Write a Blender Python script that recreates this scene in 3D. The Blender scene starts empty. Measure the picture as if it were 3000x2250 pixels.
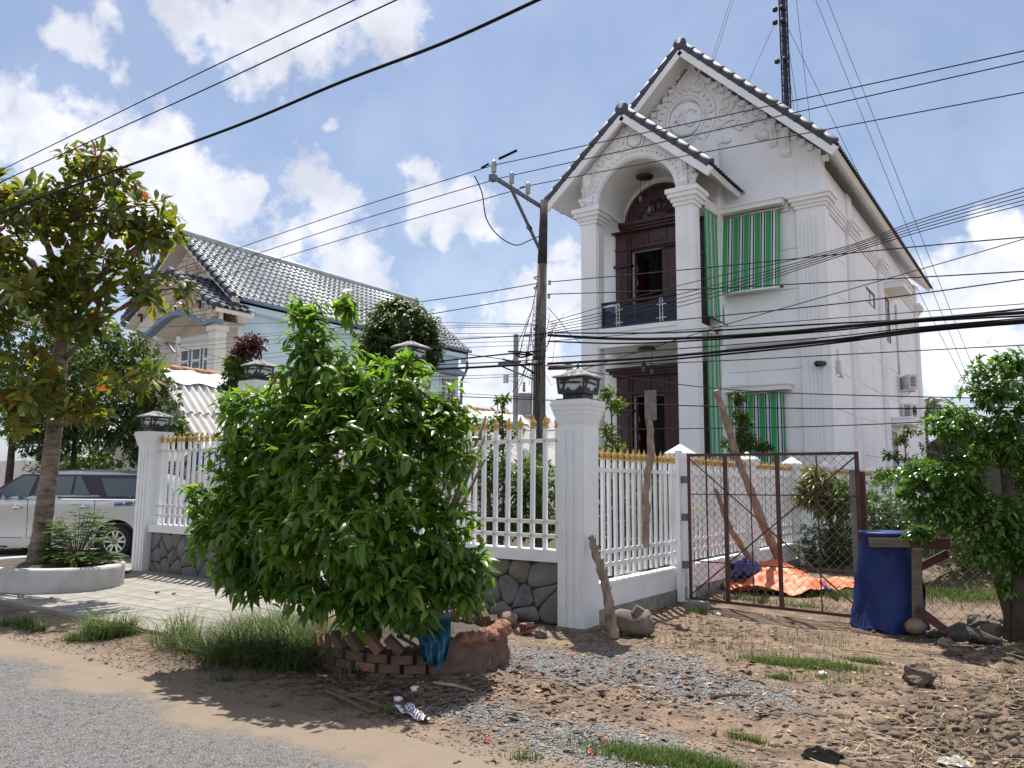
import bpy, math, random
import numpy as np
from mathutils import Vector, Matrix
random.seed(7); RNG = np.random.default_rng(7)
SC = bpy.context.scene
COL = SC.collection
PI = math.pi

# ------------------------------------------------------------------ camera
F = 2300.0; PITCH = math.radians(7.2); ROLL = math.radians(0.5); YAW = math.radians(34.9); EYE = 1.6
fw = Vector((-math.sin(YAW) * math.cos(PITCH), math.cos(YAW) * math.cos(PITCH), math.sin(PITCH)))
r0 = fw.cross(Vector((0, 0, 1))).normalized(); u0 = r0.cross(fw)
cR = r0 * math.cos(ROLL) + u0 * math.sin(ROLL); cU = u0 * math.cos(ROLL) - r0 * math.sin(ROLL)
cam_d = bpy.data.cameras.new('camera'); cam = bpy.data.objects.new('camera', cam_d); COL.objects.link(cam)
cam_d.sensor_width = 36; cam_d.lens = F / 3000 * 36; cam_d.clip_start = 0.05; cam_d.clip_end = 3000
M = Matrix((cR, cU, -fw)).transposed().to_4x4(); M.translation = Vector((0, 0, EYE)); cam.matrix_world = M
SC.camera = cam
CP = Vector((0, 0, EYE))
def ray(px, py): return fw + cR * ((px - 1500) / F) - cU * ((py - 1125) / F)
def atY(px, py, Y): d = ray(px, py); return CP + d * (Y / d.y)
def atX(px, py, X): d = ray(px, py); return CP + d * (X / d.x)
def atD(px, py, D): return CP + ray(px, py) * D
def atZ(px, py, z=0.0): d = ray(px, py); return CP + d * ((z - EYE) / d.z)

# ------------------------------------------------------------------ sun, sky, exposure
SUN_EL = math.radians(66); SUN_AZ = math.radians(41)          # azimuth from +Y towards -X
sd = Vector((-math.sin(SUN_AZ) * math.cos(SUN_EL), math.cos(SUN_AZ) * math.cos(SUN_EL), math.sin(SUN_EL)))
sl = bpy.data.lights.new('sun', 'SUN'); sl.energy = 5.0; sl.angle = math.radians(0.53); sl.color = (1.0, 0.955, 0.88)
so = bpy.data.objects.new('sun', sl); COL.objects.link(so)
so.rotation_euler = (-sd).to_track_quat('-Z', 'Y').to_euler(); so.location = (0, 0, 60)

W = bpy.data.worlds.new('World'); SC.world = W; W.use_nodes = True
SKY_STRENGTH = 0.1
def build_sky():
    nt = W.node_tree; N = nt.nodes; L = nt.links; N.clear()
    out = N.new('ShaderNodeOutputWorld'); bg = N.new('ShaderNodeBackground'); L.new(bg.outputs[0], out.inputs[0])
    bg.inputs[1].default_value = SKY_STRENGTH
    sky = N.new('ShaderNodeTexSky'); sky.sky_type = 'NISHITA'; sky.sun_disc = False
    sky.sun_elevation = SUN_EL; sky.sun_rotation = -SUN_AZ; sky.altitude = 0
    sky.air_density = 1.0; sky.dust_density = 1.5; sky.ozone_density = 1.2
    tc = N.new('ShaderNodeTexCoord')
    def math_(op, a, b=None, c=None, clamp=False):
        n = N.new('ShaderNodeMath'); n.operation = op; n.use_clamp = clamp
        for i, x in enumerate((a, b, c)):
            if x is None: continue
            if isinstance(x, (int, float)): n.inputs[i].default_value = x
            else: L.new(x, n.inputs[i])
        return n.outputs[0]
    def noise(vec, scale, detail, rough=0.55):
        n = N.new('ShaderNodeTexNoise'); n.inputs['Scale'].default_value = scale; n.inputs['Detail'].default_value = detail
        n.inputs['Roughness'].default_value = rough; L.new(vec, n.inputs['Vector']); return n
    g = tc.outputs['Generated']
    w1 = noise(g, 9.0, 3.0)
    off = N.new('ShaderNodeVectorMath'); off.operation = 'MULTIPLY_ADD'
    L.new(w1.outputs['Color'], off.inputs[0]); off.inputs[1].default_value = (0.07, 0.07, 0.07)
    sh = N.new('ShaderNodeVectorMath'); sh.operation = 'SUBTRACT'; L.new(g, sh.inputs[0]); sh.inputs[1].default_value = (0.035, 0.035, 0.035)
    L.new(sh.outputs[0], off.inputs[2]); gw = off.outputs[0]
    fb = noise(g, 16.0, 7.0, 0.6); fine = noise(g, 46.0, 6.0, 0.62)
    P = [(250,130,70),(300,60,66),(310,170,60),(205,105,48),(350,215,40),
         (560,70,130),(750,60,170),(930,60,150),(1110,40,120),(800,150,90),
         (80,400,150),(240,370,125),(400,420,140),(480,370,70),(150,490,150),(450,500,150),(560,530,125),(640,570,100),
         (700,575,66),(300,600,200),(560,690,150),(0,290,60),(60,700,190),
         (920,560,80),(985,600,80),(950,680,110),(1040,720,80),(850,690,100),(780,750,120),(1080,790,66),(1000,770,90),
         (1265,530,64),(1250,600,72),(1340,620,84),(1230,660,64),(1410,680,56),(1310,700,60),(962,380,30),(968,350,22),
         (1650,750,38),(1665,900,120),(1750,860,130),(1560,1010,150),(1440,1010,110),(1400,1110,150),(1600,1150,150),(1290,1040,120),
         (2790,700,66),(2870,660,66),(2935,690,76),(2985,720,60),(2735,770,76),(2850,810,140),(2985,860,150),(2750,920,130),
         (2850,1010,130),(2960,1040,120),(2700,1060,100)]
    blobs = [(ray(x, y).normalized(), 1.2 * r / F * (math.cos(math.atan(math.hypot(x-1500, y-1125) / F))) ** 1.5) for x, y, r in P]
    cur = None
    for d, r in blobs:
        dn = N.new('ShaderNodeVectorMath'); dn.operation = 'DISTANCE'; L.new(gw, dn.inputs[0]); dn.inputs[1].default_value = d
        q = math_('MULTIPLY', dn.outputs['Value'], 1.0 / r)
        cur = q if cur is None else math_('SMOOTH_MIN', cur, q, 0.25)
    e = math_('MULTIPLY_ADD', fb.outputs['Fac'], -2.3, 1.15)
    e2 = math_('MULTIPLY_ADD', fine.outputs['Fac'], -1.0, 0.5)
    d1 = math_('ADD', math_('ADD', cur, e), e2)
    mr = N.new('ShaderNodeMapRange'); mr.interpolation_type = 'SMOOTHSTEP'; L.new(d1, mr.inputs[0])
    mr.inputs[1].default_value = 1.22; mr.inputs[2].default_value = 0.42; mr.inputs[3].default_value = 0.0; mr.inputs[4].default_value = 0.97
    # unseen broken cumulus round the rest of the sky, thickened for fill light
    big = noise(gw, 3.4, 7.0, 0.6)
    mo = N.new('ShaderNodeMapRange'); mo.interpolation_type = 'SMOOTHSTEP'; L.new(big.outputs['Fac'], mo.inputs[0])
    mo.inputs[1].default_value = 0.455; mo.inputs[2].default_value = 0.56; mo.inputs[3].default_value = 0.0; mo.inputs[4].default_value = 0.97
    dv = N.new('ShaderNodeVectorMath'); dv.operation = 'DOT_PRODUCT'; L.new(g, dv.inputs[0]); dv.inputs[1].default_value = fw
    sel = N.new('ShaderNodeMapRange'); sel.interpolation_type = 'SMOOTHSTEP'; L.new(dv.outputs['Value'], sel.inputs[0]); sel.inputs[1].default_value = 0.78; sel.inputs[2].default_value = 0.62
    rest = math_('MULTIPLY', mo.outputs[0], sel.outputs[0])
    # thin veil over everything, denser low down
    veil = noise(g, 3.2, 5.0, 0.6)
    sep = N.new('ShaderNodeSeparateXYZ'); L.new(g, sep.inputs[0])
    vr = N.new('ShaderNodeMapRange'); L.new(sep.outputs['Z'], vr.inputs[0])
    vr.inputs[1].default_value = 0.0; vr.inputs[2].default_value = 0.75; vr.inputs[3].default_value = 0.42; vr.inputs[4].default_value = 0.05
    vv = math_('MULTIPLY', math_('MULTIPLY_ADD', veil.outputs['Fac'], 1.6, 0.1), vr.outputs[0], clamp=True)
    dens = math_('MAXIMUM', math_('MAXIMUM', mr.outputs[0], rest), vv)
    tint = N.new('ShaderNodeMix'); tint.data_type = 'RGBA'; tint.blend_type = 'MULTIPLY'; tint.inputs[0].default_value = 1.0
    L.new(sky.outputs[0], tint.inputs[6]); tint.inputs[7].default_value = (0.60, 0.695, 0.79, 1)
    cs = noise(gw, 11.0, 5.0, 0.55)
    cr = N.new('ShaderNodeValToRGB'); L.new(cs.outputs['Fac'], cr.inputs[0])
    cr.color_ramp.elements[0].position = 0.35; cr.color_ramp.elements[0].color = (0.43, 0.45, 0.51, 1)
    cr.color_ramp.elements[1].position = 0.62; cr.color_ramp.elements[1].color = (0.61, 0.615, 0.67, 1)
    # clouds away from the sun are brightened as front-lit, to lift the shaded walls
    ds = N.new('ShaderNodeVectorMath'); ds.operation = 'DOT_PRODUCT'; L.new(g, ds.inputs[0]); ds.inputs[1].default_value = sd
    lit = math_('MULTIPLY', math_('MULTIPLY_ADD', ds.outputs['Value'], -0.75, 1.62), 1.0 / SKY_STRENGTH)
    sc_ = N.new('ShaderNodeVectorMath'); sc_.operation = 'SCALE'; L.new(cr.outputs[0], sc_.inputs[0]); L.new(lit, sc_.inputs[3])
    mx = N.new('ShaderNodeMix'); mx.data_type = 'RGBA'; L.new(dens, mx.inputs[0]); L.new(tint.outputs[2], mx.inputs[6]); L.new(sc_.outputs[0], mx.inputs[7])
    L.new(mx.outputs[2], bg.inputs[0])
build_sky()
W.cycles.sampling_method = 'MANUAL'; W.cycles.sample_map_resolution = 512
SC.view_settings.view_transform = 'Standard'; SC.view_settings.look = 'None'
SC.view_settings.exposure = 0.64; SC.view_settings.gamma = 1.0; SC.view_settings.use_curve_mapping = False
SC.render.engine = 'CYCLES'
SC.cycles.use_denoising = True; SC.cycles.denoiser = 'OPENIMAGEDENOISE'
SC.cycles.max_bounces = 8; SC.cycles.diffuse_bounces = 4; SC.cycles.glossy_bounces = 3; SC.cycles.transmission_bounces = 5
SC.cycles.transparent_max_bounces = 8; SC.cycles.caustics_reflective = False; SC.cycles.caustics_refractive = False
SC.cycles.sample_clamp_indirect = 6.0

# ------------------------------------------------------------------ materials
def nodes_of(name):
    m = bpy.data.materials.new(name); m.use_nodes = True; nt = m.node_tree
    return m, nt, nt.nodes['Principled BSDF']
def pbr(name, col, rough=0.7, var=0.12, scale=6.0, bump=0.15, bscale=40.0, metal=0.0, col2=None, stretch=None, spec=0.5, detail=5.0):
    """base colour with soft mottling towards col2 (or a darker tone), plus fine relief"""
    m, nt, b = nodes_of(name); N, L = nt.nodes, nt.links
    tc = N.new('ShaderNodeTexCoord'); vec = tc.outputs['Object']
    if stretch:
        mp = N.new('ShaderNodeMapping'); L.new(vec, mp.inputs[0]); mp.inputs['Scale'].default_value = stretch; vec = mp.outputs[0]
    n = N.new('ShaderNodeTexNoise'); n.inputs['Scale'].default_value = scale; n.inputs['Detail'].default_value = detail; L.new(vec, n.inputs[0])
    r = N.new('ShaderNodeMapRange'); L.new(n.outputs['Fac'], r.inputs[0]); r.inputs[1].default_value = 0.3; r.inputs[2].default_value = 0.7
    mx = N.new('ShaderNodeMix'); mx.data_type = 'RGBA'; L.new(r.outputs[0], mx.inputs[0])
    c2 = col2 if col2 else tuple(c * (1 - var * 1.6) for c in col)
    c1 = col if col2 else tuple(min(1, c * (1 + var * 0.4)) for c in col)
    mx.inputs[6].default_value = (*c2, 1); mx.inputs[7].default_value = (*c1, 1)
    L.new(mx.outputs[2], b.inputs['Base Color'])
    b.inputs['Roughness'].default_value = rough; b.inputs['Metallic'].default_value = metal
    b.inputs['Specular IOR Level'].default_value = spec
    if bump:
        n2 = N.new('ShaderNodeTexNoise'); n2.inputs['Scale'].default_value = bscale; n2.inputs['Detail'].default_value = 4; L.new(vec, n2.inputs[0])
        bp = N.new('ShaderNodeBump'); bp.inputs['Strength'].default_value = bump; bp.inputs['Distance'].default_value = 0.02
        L.new(n2.outputs['Fac'], bp.inputs['Height']); L.new(bp.outputs[0], b.inputs['Normal'])
    return m
def leafmat(name, cols, trans, tfac=0.4, rough=0.38, spec=0.5):
    """leaf blades: the colour of each leaf comes from its own random age, light shines through"""
    m, nt, b = nodes_of(name); N, L = nt.nodes, nt.links
    at = N.new('ShaderNodeAttribute'); at.attribute_name = 'age'
    oi = N.new('ShaderNodeObjectInfo')
    ad = N.new('ShaderNodeMath'); ad.operation = 'ADD'; L.new(at.outputs['Fac'], ad.inputs[0]); L.new(oi.outputs['Random'], ad.inputs[1])
    fr = N.new('ShaderNodeMath'); fr.operation = 'FRACT'; L.new(ad.outputs[0], fr.inputs[0])
    cr = N.new('ShaderNodeValToRGB'); L.new(fr.outputs[0], cr.inputs[0]); e = cr.color_ramp.elements
    for i, (p, c) in enumerate(cols):
        if i < 2: el = e[i]; el.position = p
        else: el = e.new(p)
        el.color = (*c, 1)
    L.new(cr.outputs[0], b.inputs['Base Color']); b.inputs['Roughness'].default_value = rough
    b.inputs['Specular IOR Level'].default_value = spec
    tr = N.new('ShaderNodeBsdfTranslucent')
    mc = N.new('ShaderNodeMix'); mc.data_type = 'RGBA'; mc.blend_type = 'MULTIPLY'; mc.inputs[0].default_value = 1
    L.new(cr.outputs[0], mc.inputs[6]); mc.inputs[7].default_value = (*trans, 1); L.new(mc.outputs[2], tr.inputs[0])
    ms = N.new('ShaderNodeMixShader'); ms.inputs[0].default_value = tfac; L.new(b.outputs[0], ms.inputs[1]); L.new(tr.outputs[0], ms.inputs[2])
    L.new(ms.outputs[0], N['Material Output'].inputs[0])
    return m

MAT = {}
MAT['white'] = pbr('white_paint', (0.85, 0.862, 0.868), 0.62, 0.05, 1.3, 0.05, 25, spec=0.35)
def streaks(m):
    """faint rain streaks and grime on the paint"""
    nt = m.node_tree; N, L = nt.nodes, nt.links; b = N['Principled BSDF']; src = b.inputs['Base Color'].links[0].from_socket
    tc = N.new('ShaderNodeTexCoord'); mp = N.new('ShaderNodeMapping'); mp.inputs['Scale'].default_value = (5.5, 5.5, 0.35); L.new(tc.outputs['Object'], mp.inputs[0])
    n = N.new('ShaderNodeTexNoise'); n.inputs['Scale'].default_value = 1.0; n.inputs['Detail'].default_value = 7; n.inputs['Roughness'].default_value = 0.65; L.new(mp.outputs[0], n.inputs[0])
    n2 = N.new('ShaderNodeTexNoise'); n2.inputs['Scale'].default_value = 0.55; n2.inputs['Detail'].default_value = 3; L.new(tc.outputs['Object'], n2.inputs[0])
    r = N.new('ShaderNodeMapRange'); L.new(n.outputs['Fac'], r.inputs[0]); r.inputs[1].default_value = 0.55; r.inputs[2].default_value = 0.78; r.inputs[4].default_value = 0.55
    k = N.new('ShaderNodeMath'); k.operation = 'MULTIPLY'; L.new(r.outputs[0], k.inputs[0]); L.new(n2.outputs['Fac'], k.inputs[1])
    mx = N.new('ShaderNodeMix'); mx.data_type = 'RGBA'; L.new(k.outputs[0], mx.inputs[0]); L.new(src, mx.inputs[6]); mx.inputs[7].default_value = (0.56, 0.555, 0.53, 1); L.new(mx.outputs[2], b.inputs['Base Color'])
streaks(MAT['white'])
MAT['fence_white'] = pbr('fence_white_paint', (0.82, 0.83, 0.838), 0.5, 0.05, 3.0, 0.05, 25, spec=0.4)
MAT['plinth'] = pbr('bare_concrete', (0.33, 0.31, 0.28), 0.9, 0.3, 5, 0.5, 30, col2=(0.16, 0.15, 0.13))
MAT['gold'] = pbr('gold_paint', (0.62, 0.40, 0.12), 0.42, 0.2, 30, 0.1, 60, metal=0.35)
MAT['wood_red'] = pbr('dark_red_wood', (0.055, 0.016, 0.017), 0.4, 0.25, 3, 0.1, 20, stretch=(6, 6, 0.6))
MAT['tile_dark'] = pbr('dark_glazed_tile', (0.060, 0.066, 0.092), 0.62, 0.2, 4, 0.1, 30)
MAT['tile_roof'] = pbr('grey_blue_roof_tile', (0.40, 0.43, 0.44), 0.5, 0.18, 2.5, 0.15, 40)
MAT['blue_wall'] = pbr('pale_blue_wall', (0.56, 0.72, 0.79), 0.8, 0.08, 1.2, 0.08, 20)
MAT['blue_trim'] = pbr('grey_blue_trim', (0.20, 0.27, 0.36), 0.7, 0.1, 4, 0.05, 20)
MAT['cladding'] = pbr('sandstone_cladding', (0.66, 0.57, 0.46), 0.85, 0.25, 2.2, 0.4, 30)
MAT['cream'] = pbr('cream_wall', (0.76, 0.73, 0.66), 0.8, 0.08, 2, 0.05, 20)
MAT['stone'] = pbr('grey_field_stone', (0.20, 0.20, 0.20), 0.6, 0.35, 3.5, 0.8, 12, col2=(0.10, 0.10, 0.105))
MAT['stone_brown'] = pbr('brown_field_stone', (0.20, 0.175, 0.135), 0.6, 0.35, 3.5, 0.7, 12, col2=(0.12, 0.115, 0.105))
MAT['mortar'] = pbr('dark_mortar', (0.045, 0.045, 0.045), 0.95, 0.2, 8, 0.4, 40)
MAT['black_metal'] = pbr('black_metal', (0.035, 0.033, 0.032), 0.45, 0.3, 20, 0.1, 60, metal=0.2)
MAT['bronze'] = pbr('dull_bronze_metal', (0.06, 0.055, 0.05), 0.6, 0.3, 12, 0.15, 60, metal=0.3)
MAT['lamp_roof'] = pbr('weathered_lamp_roof', (0.36, 0.35, 0.33), 0.5, 0.25, 8, 0.2, 50, metal=0.15)
MAT['frosted'] = pbr('frosted_acrylic', (0.46, 0.52, 0.53), 0.35, 0.05, 4, 0.0)
MAT['concrete'] = pbr('weathered_concrete', (0.30, 0.285, 0.265), 0.9, 0.25, 5, 0.3, 30, col2=(0.17, 0.16, 0.15))
MAT['pole'] = pbr('stained_pole_concrete', (0.21, 0.19, 0.17), 0.9, 0.3, 3, 0.3, 30, col2=(0.075, 0.064, 0.058), stretch=(3, 3, 0.5))
MAT['pole_top'] = pbr('tarred_pole_top', (0.06, 0.045, 0.04), 0.85, 0.3, 6, 0.3, 30, col2=(0.022, 0.018, 0.018))
MAT['galv'] = pbr('grey_painted_steel', (0.14, 0.16, 0.20), 0.5, 0.2, 8, 0.1, 40, metal=0.4)
MAT['steel'] = pbr('brushed_steel', (0.60, 0.60, 0.60), 0.3, 0.1, 8, 0.0, metal=0.9)
MAT['ceramic'] = pbr('grey_glazed_ceramic', (0.42, 0.43, 0.42), 0.25, 0.25, 10, 0.0)
MAT['ceramic_d'] = pbr('dark_ceramic_rib', (0.16, 0.165, 0.15), 0.3, 0.2, 10, 0.0)
MAT['cable'] = pbr('black_cable', (0.012, 0.012, 0.014), 0.8, 0.1, 5, 0.0, spec=0.15)
MAT['wire'] = pbr('grey_bare_wire', (0.026, 0.026, 0.03), 0.85, 0.1, 5, 0.0, spec=0.1)
MAT['rust'] = pbr('rusty_red_steel', (0.115, 0.045, 0.032), 0.8, 0.35, 7, 0.3, 60, col2=(0.06, 0.028, 0.022))
MAT['link'] = pbr('dull_link_wire', (0.12, 0.11, 0.10), 0.8, 0.3, 9, 0.0, spec=0.2)
MAT['brick'] = pbr('soft_red_brick', (0.29, 0.135, 0.08), 0.9, 0.3, 14, 0.4, 40, col2=(0.20, 0.105, 0.07))
MAT['brick_dirty'] = pbr('dirty_red_brick', (0.17, 0.10, 0.068), 0.95, 0.3, 9, 0.5, 40, col2=(0.085, 0.065, 0.05))
MAT['terracotta'] = pbr('orange_ridge_tile', (0.52, 0.235, 0.13), 0.8, 0.25, 5, 0.2, 30)
MAT['fibro'] = pbr('fibre_cement_sheet', (0.62, 0.60, 0.57), 0.8, 0.15, 2.0, 0.15, 30)
MAT['tin'] = pbr('white_tin_flashing', (0.84, 0.84, 0.86), 0.4, 0.04, 2, 0.05, 10)
MAT['bark'] = pbr('pale_ringed_bark', (0.30, 0.245, 0.19), 0.9, 0.3, 5, 0.9, 22, col2=(0.085, 0.058, 0.042), stretch=(1, 1, 2.6))
MAT['bark_dark'] = pbr('dark_bark', (0.085, 0.066, 0.05), 0.95, 0.3, 6, 0.8, 24)
MAT['twig'] = pbr('brown_twig', (0.13, 0.095, 0.06), 0.9, 0.2, 10, 0.2, 40)
MAT['stick'] = pbr('peeling_stick_bark', (0.36, 0.28, 0.215), 0.9, 0.3, 7, 0.9, 30, col2=(0.17, 0.115, 0.085), stretch=(2, 2, 0.7))
MAT['plank'] = pbr('weathered_plank', (0.19, 0.145, 0.105), 0.9, 0.3, 4, 0.4, 30, col2=(0.10, 0.078, 0.06), stretch=(1, 6, 6))
MAT['plank_red'] = pbr('reddish_plank', (0.115, 0.05, 0.04), 0.85, 0.3, 5, 0.4, 30)
MAT['board_grey'] = pbr('grey_weathered_board', (0.20, 0.185, 0.17), 0.95, 0.3, 12, 0.6, 40, col2=(0.11, 0.10, 0.09))
MAT['tarp_blue'] = pbr('blue_tarpaulin', (0.010, 0.030, 0.15), 0.58, 0.25, 3, 0.5, 7, col2=(0.007, 0.018, 0.085), spec=0.3)
MAT['tarp_orange'] = pbr('orange_tarpaulin', (0.70, 0.185, 0.075), 0.55, 0.15, 3, 0.3, 10)
MAT['sack'] = pbr('teal_woven_sack', (0.020, 0.115, 0.185), 0.5, 0.2, 5, 0.4, 16, col2=(0.012, 0.075, 0.13))
MAT['rock'] = pbr('dusty_rock', (0.20, 0.165, 0.13), 0.95, 0.3, 5, 0.8, 14, col2=(0.10, 0.08, 0.065))
MAT['clay'] = pbr('dry_clay_lump', (0.155, 0.115, 0.085), 0.95, 0.3, 6, 0.8, 20, col2=(0.085, 0.062, 0.046))
MAT['driftwood'] = pbr('grey_driftwood', (0.10, 0.09, 0.08), 0.95, 0.3, 4, 0.9, 18, col2=(0.04, 0.035, 0.03), stretch=(5, 1, 5))
MAT['husk'] = pbr('coconut_husk', (0.30, 0.22, 0.15), 0.95, 0.3, 8, 0.7, 26, col2=(0.15, 0.10, 0.07))
MAT['dry_leaf'] = pbr('dry_leaf', (0.17, 0.10, 0.065), 0.8, 0.4, 3, 0.2, 20, col2=(0.085, 0.055, 0.04))
MAT['straw'] = pbr('straw', (0.40, 0.30, 0.18), 0.85, 0.3, 9, 0.0)
MAT['gravel'] = pbr('blue_grey_gravel', (0.26, 0.255, 0.25), 0.85, 0.35, 9, 0.3, 60, col2=(0.15, 0.15, 0.155))
MAT['paper'] = pbr('printed_paper', (0.72, 0.70, 0.74), 0.7, 0.1, 6, 0.1, 20)
MAT['plastic_clear'] = pbr('thin_clear_plastic', (0.34, 0.31, 0.28), 0.25, 0.1, 6, 0.4, 10)
MAT['black_rag'] = pbr('black_rag', (0.006, 0.006, 0.006), 0.9, 0.3, 9, 0.4, 20, spec=0.1)
MAT['red_scrap'] = pbr('red_plastic_scrap', (0.45, 0.06, 0.04), 0.5, 0.2, 9, 0.0)
MAT['planter'] = pbr('rendered_planter', (0.52, 0.51, 0.48), 0.85, 0.25, 3, 0.3, 20, col2=(0.36, 0.35, 0.33))
MAT['paving'] = pbr('pale_concrete_paver', (0.32, 0.295, 0.26), 0.85, 0.15, 3, 0.25, 40)
MAT['joint'] = pbr('paver_joint', (0.24, 0.22, 0.19), 0.95, 0.2, 6, 0.2, 40)
MAT['glass_dark'] = pbr('dark_window_glass', (0.03, 0.035, 0.04), 0.08, 0.1, 3, 0.0)
MAT['glass_blue'] = pbr('blue_balcony_glass', (0.035, 0.055, 0.12), 0.06, 0.1, 3, 0.0)
def clear_glass(name, tint, f0):
    m, nt, b = nodes_of(name); N, L = nt.nodes, nt.links
    tr = N.new('ShaderNodeBsdfTransparent'); tr.inputs[0].default_value = (*tint, 1); gl = N.new('ShaderNodeBsdfGlossy'); gl.inputs['Roughness'].default_value = 0.03; gl.inputs[0].default_value = (0.8, 0.85, 0.95, 1)
    fr = N.new('ShaderNodeFresnel'); fr.inputs[0].default_value = f0; ms = N.new('ShaderNodeMixShader'); L.new(fr.outputs[0], ms.inputs[0]); L.new(tr.outputs[0], ms.inputs[1]); L.new(gl.outputs[0], ms.inputs[2]); L.new(ms.outputs[0], N['Material Output'].inputs[0]); return m
MAT['glass_blue'] = clear_glass('tinted_balcony_glass', (0.30, 0.35, 0.47), 1.45)
MAT['glass_grey'] = pbr('grey_lattice_glass', (0.115, 0.125, 0.145), 0.2, 0.1, 3, 0.0)
MAT['plastic_w'] = pbr('offwhite_plastic', (0.62, 0.62, 0.60), 0.5, 0.1, 4, 0.0)
MAT['plastic_b'] = pbr('black_plastic', (0.02, 0.02, 0.022), 0.4, 0.1, 4, 0.0)
MAT['blue_sheet'] = pbr('blue_sheet', (0.03, 0.10, 0.36), 0.5, 0.1, 4, 0.0)
MAT['green_awn'] = pbr('grey_green_awning', (0.30, 0.36, 0.34), 0.7, 0.1, 4, 0.1, 20)
MAT['teal'] = pbr('teal_paint', (0.02, 0.22, 0.20), 0.6, 0.1, 4, 0.0)
MAT['orange_pl'] = pbr('orange_arm', (0.42, 0.11, 0.05), 0.6, 0.2, 6, 0.1, 20)
MAT['transf'] = pbr('grey_transformer', (0.20, 0.215, 0.25), 0.55, 0.15, 4, 0.1, 20)
MAT['car'] = pbr('silver_car_paint', (0.52, 0.525, 0.52), 0.33, 0.02, 2, 0.0, metal=0.6)
MAT['car_glass'] = pbr('tinted_car_glass', (0.10, 0.13, 0.135), 0.06, 0.05, 2, 0.0)
MAT['tyre'] = pbr('tyre_rubber', (0.022, 0.022, 0.022), 0.85, 0.2, 9, 0.2, 60)
MAT['alloy'] = pbr('silver_alloy', (0.62, 0.61, 0.58), 0.32, 0.08, 6, 0.0, metal=0.6)
MAT['chrome'] = pbr('chrome', (0.75, 0.75, 0.76), 0.12, 0.02, 6, 0.0, metal=1.0)
MAT['letter_blue'] = pbr('blue_lettering', (0.02, 0.06, 0.30), 0.5, 0.05, 6, 0.0)
MAT['far_roof'] = pbr('dark_far_roof', (0.07, 0.065, 0.06), 0.8, 0.2, 3, 0.1, 20)
# leaves
G = lambda *a: list(a)
MAT['leaf_bush'] = leafmat('bush_leaf', G((0.0, (0.052, 0.120, 0.018)), (0.45, (0.082, 0.175, 0.024)), (0.75, (0.13, 0.235, 0.034)), (1.0, (0.23, 0.32, 0.06))), (1.8, 1.7, 0.8), 0.52, 0.34)
MAT['leaf_tree'] = leafmat('almond_leaf', G((0.0, (0.060, 0.094, 0.018)), (0.5, (0.11, 0.145, 0.024)), (0.90, (0.22, 0.22, 0.034)), (0.955, (0.21, 0.15, 0.028)), (0.972, (0.25, 0.07, 0.03)), (1.0, (0.20, 0.045, 0.025))), (1.7, 1.6, 0.7), 0.48, 0.42)
MAT['leaf_ficus'] = leafmat('ficus_leaf', G((0.0, (0.042, 0.105, 0.014)), (0.6, (0.066, 0.150, 0.019)), (0.9, (0.11, 0.20, 0.026)), (1.0, (0.17, 0.25, 0.04))), (1.6, 1.7, 0.7), 0.42, 0.28, 0.7)
MAT['leaf_dark'] = leafmat('orchard_leaf', G((0.0, (0.036, 0.062, 0.018)), (0.6, (0.058, 0.092, 0.024)), (1.0, (0.10, 0.135, 0.034))), (1.5, 1.6, 0.8), 0.38, 0.45, 0.3)
MAT['leaf_mid'] = leafmat('garden_leaf', G((0.0, (0.042, 0.085, 0.018)), (0.6, (0.068, 0.125, 0.024)), (1.0, (0.13, 0.19, 0.04))), (1.6, 1.7, 0.8), 0.42, 0.36)
MAT['leaf_lime'] = leafmat('lime_leaf', G((0.0, (0.05, 0.095, 0.012)), (0.6, (0.085, 0.14, 0.016)), (1.0, (0.19, 0.22, 0.03))), (1.6, 1.7, 0.8), 0.4, 0.36)
MAT['leaf_yellow'] = leafmat('variegated_leaf', G((0.0, (0.06, 0.085, 0.016)), (0.45, (0.12, 0.14, 0.03)), (1.0, (0.30, 0.29, 0.09))), (1.4, 1.4, 0.8), 0.35, 0.35)
MAT['leaf_purple'] = leafmat('purple_leaf', G((0.0, (0.045, 0.018, 0.018)), (1.0, (0.11, 0.035, 0.032))), (1.6, 1.2, 1.1), 0.3, 0.4)
MAT['leaf_palm'] = leafmat('palm_frond', G((0.0, (0.045, 0.065, 0.025)), (1.0, (0.15, 0.16, 0.07))), (1.4, 1.5, 0.8), 0.3, 0.4)
MAT['leaf_banana'] = leafmat('banana_leaf', G((0.0, (0.06, 0.14, 0.015)), (1.0, (0.13, 0.24, 0.03))), (1.8, 1.9, 0.7), 0.5, 0.35)
MAT['grass'] = leafmat('grass_blade', G((0.0, (0.038, 0.072, 0.014)), (0.6, (0.065, 0.110, 0.020)), (0.9, (0.13, 0.155, 0.035)), (1.0, (0.25, 0.22, 0.10))), (1.5, 1.6, 0.8), 0.3, 0.5, 0.3)
MAT['grass_short'] = leafmat('short_grass', G((0.0, (0.045, 0.085, 0.016)), (0.6, (0.075, 0.13, 0.024)), (1.0, (0.16, 0.17, 0.05))), (1.5, 1.6, 0.8), 0.3, 0.55, 0.25)

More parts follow.
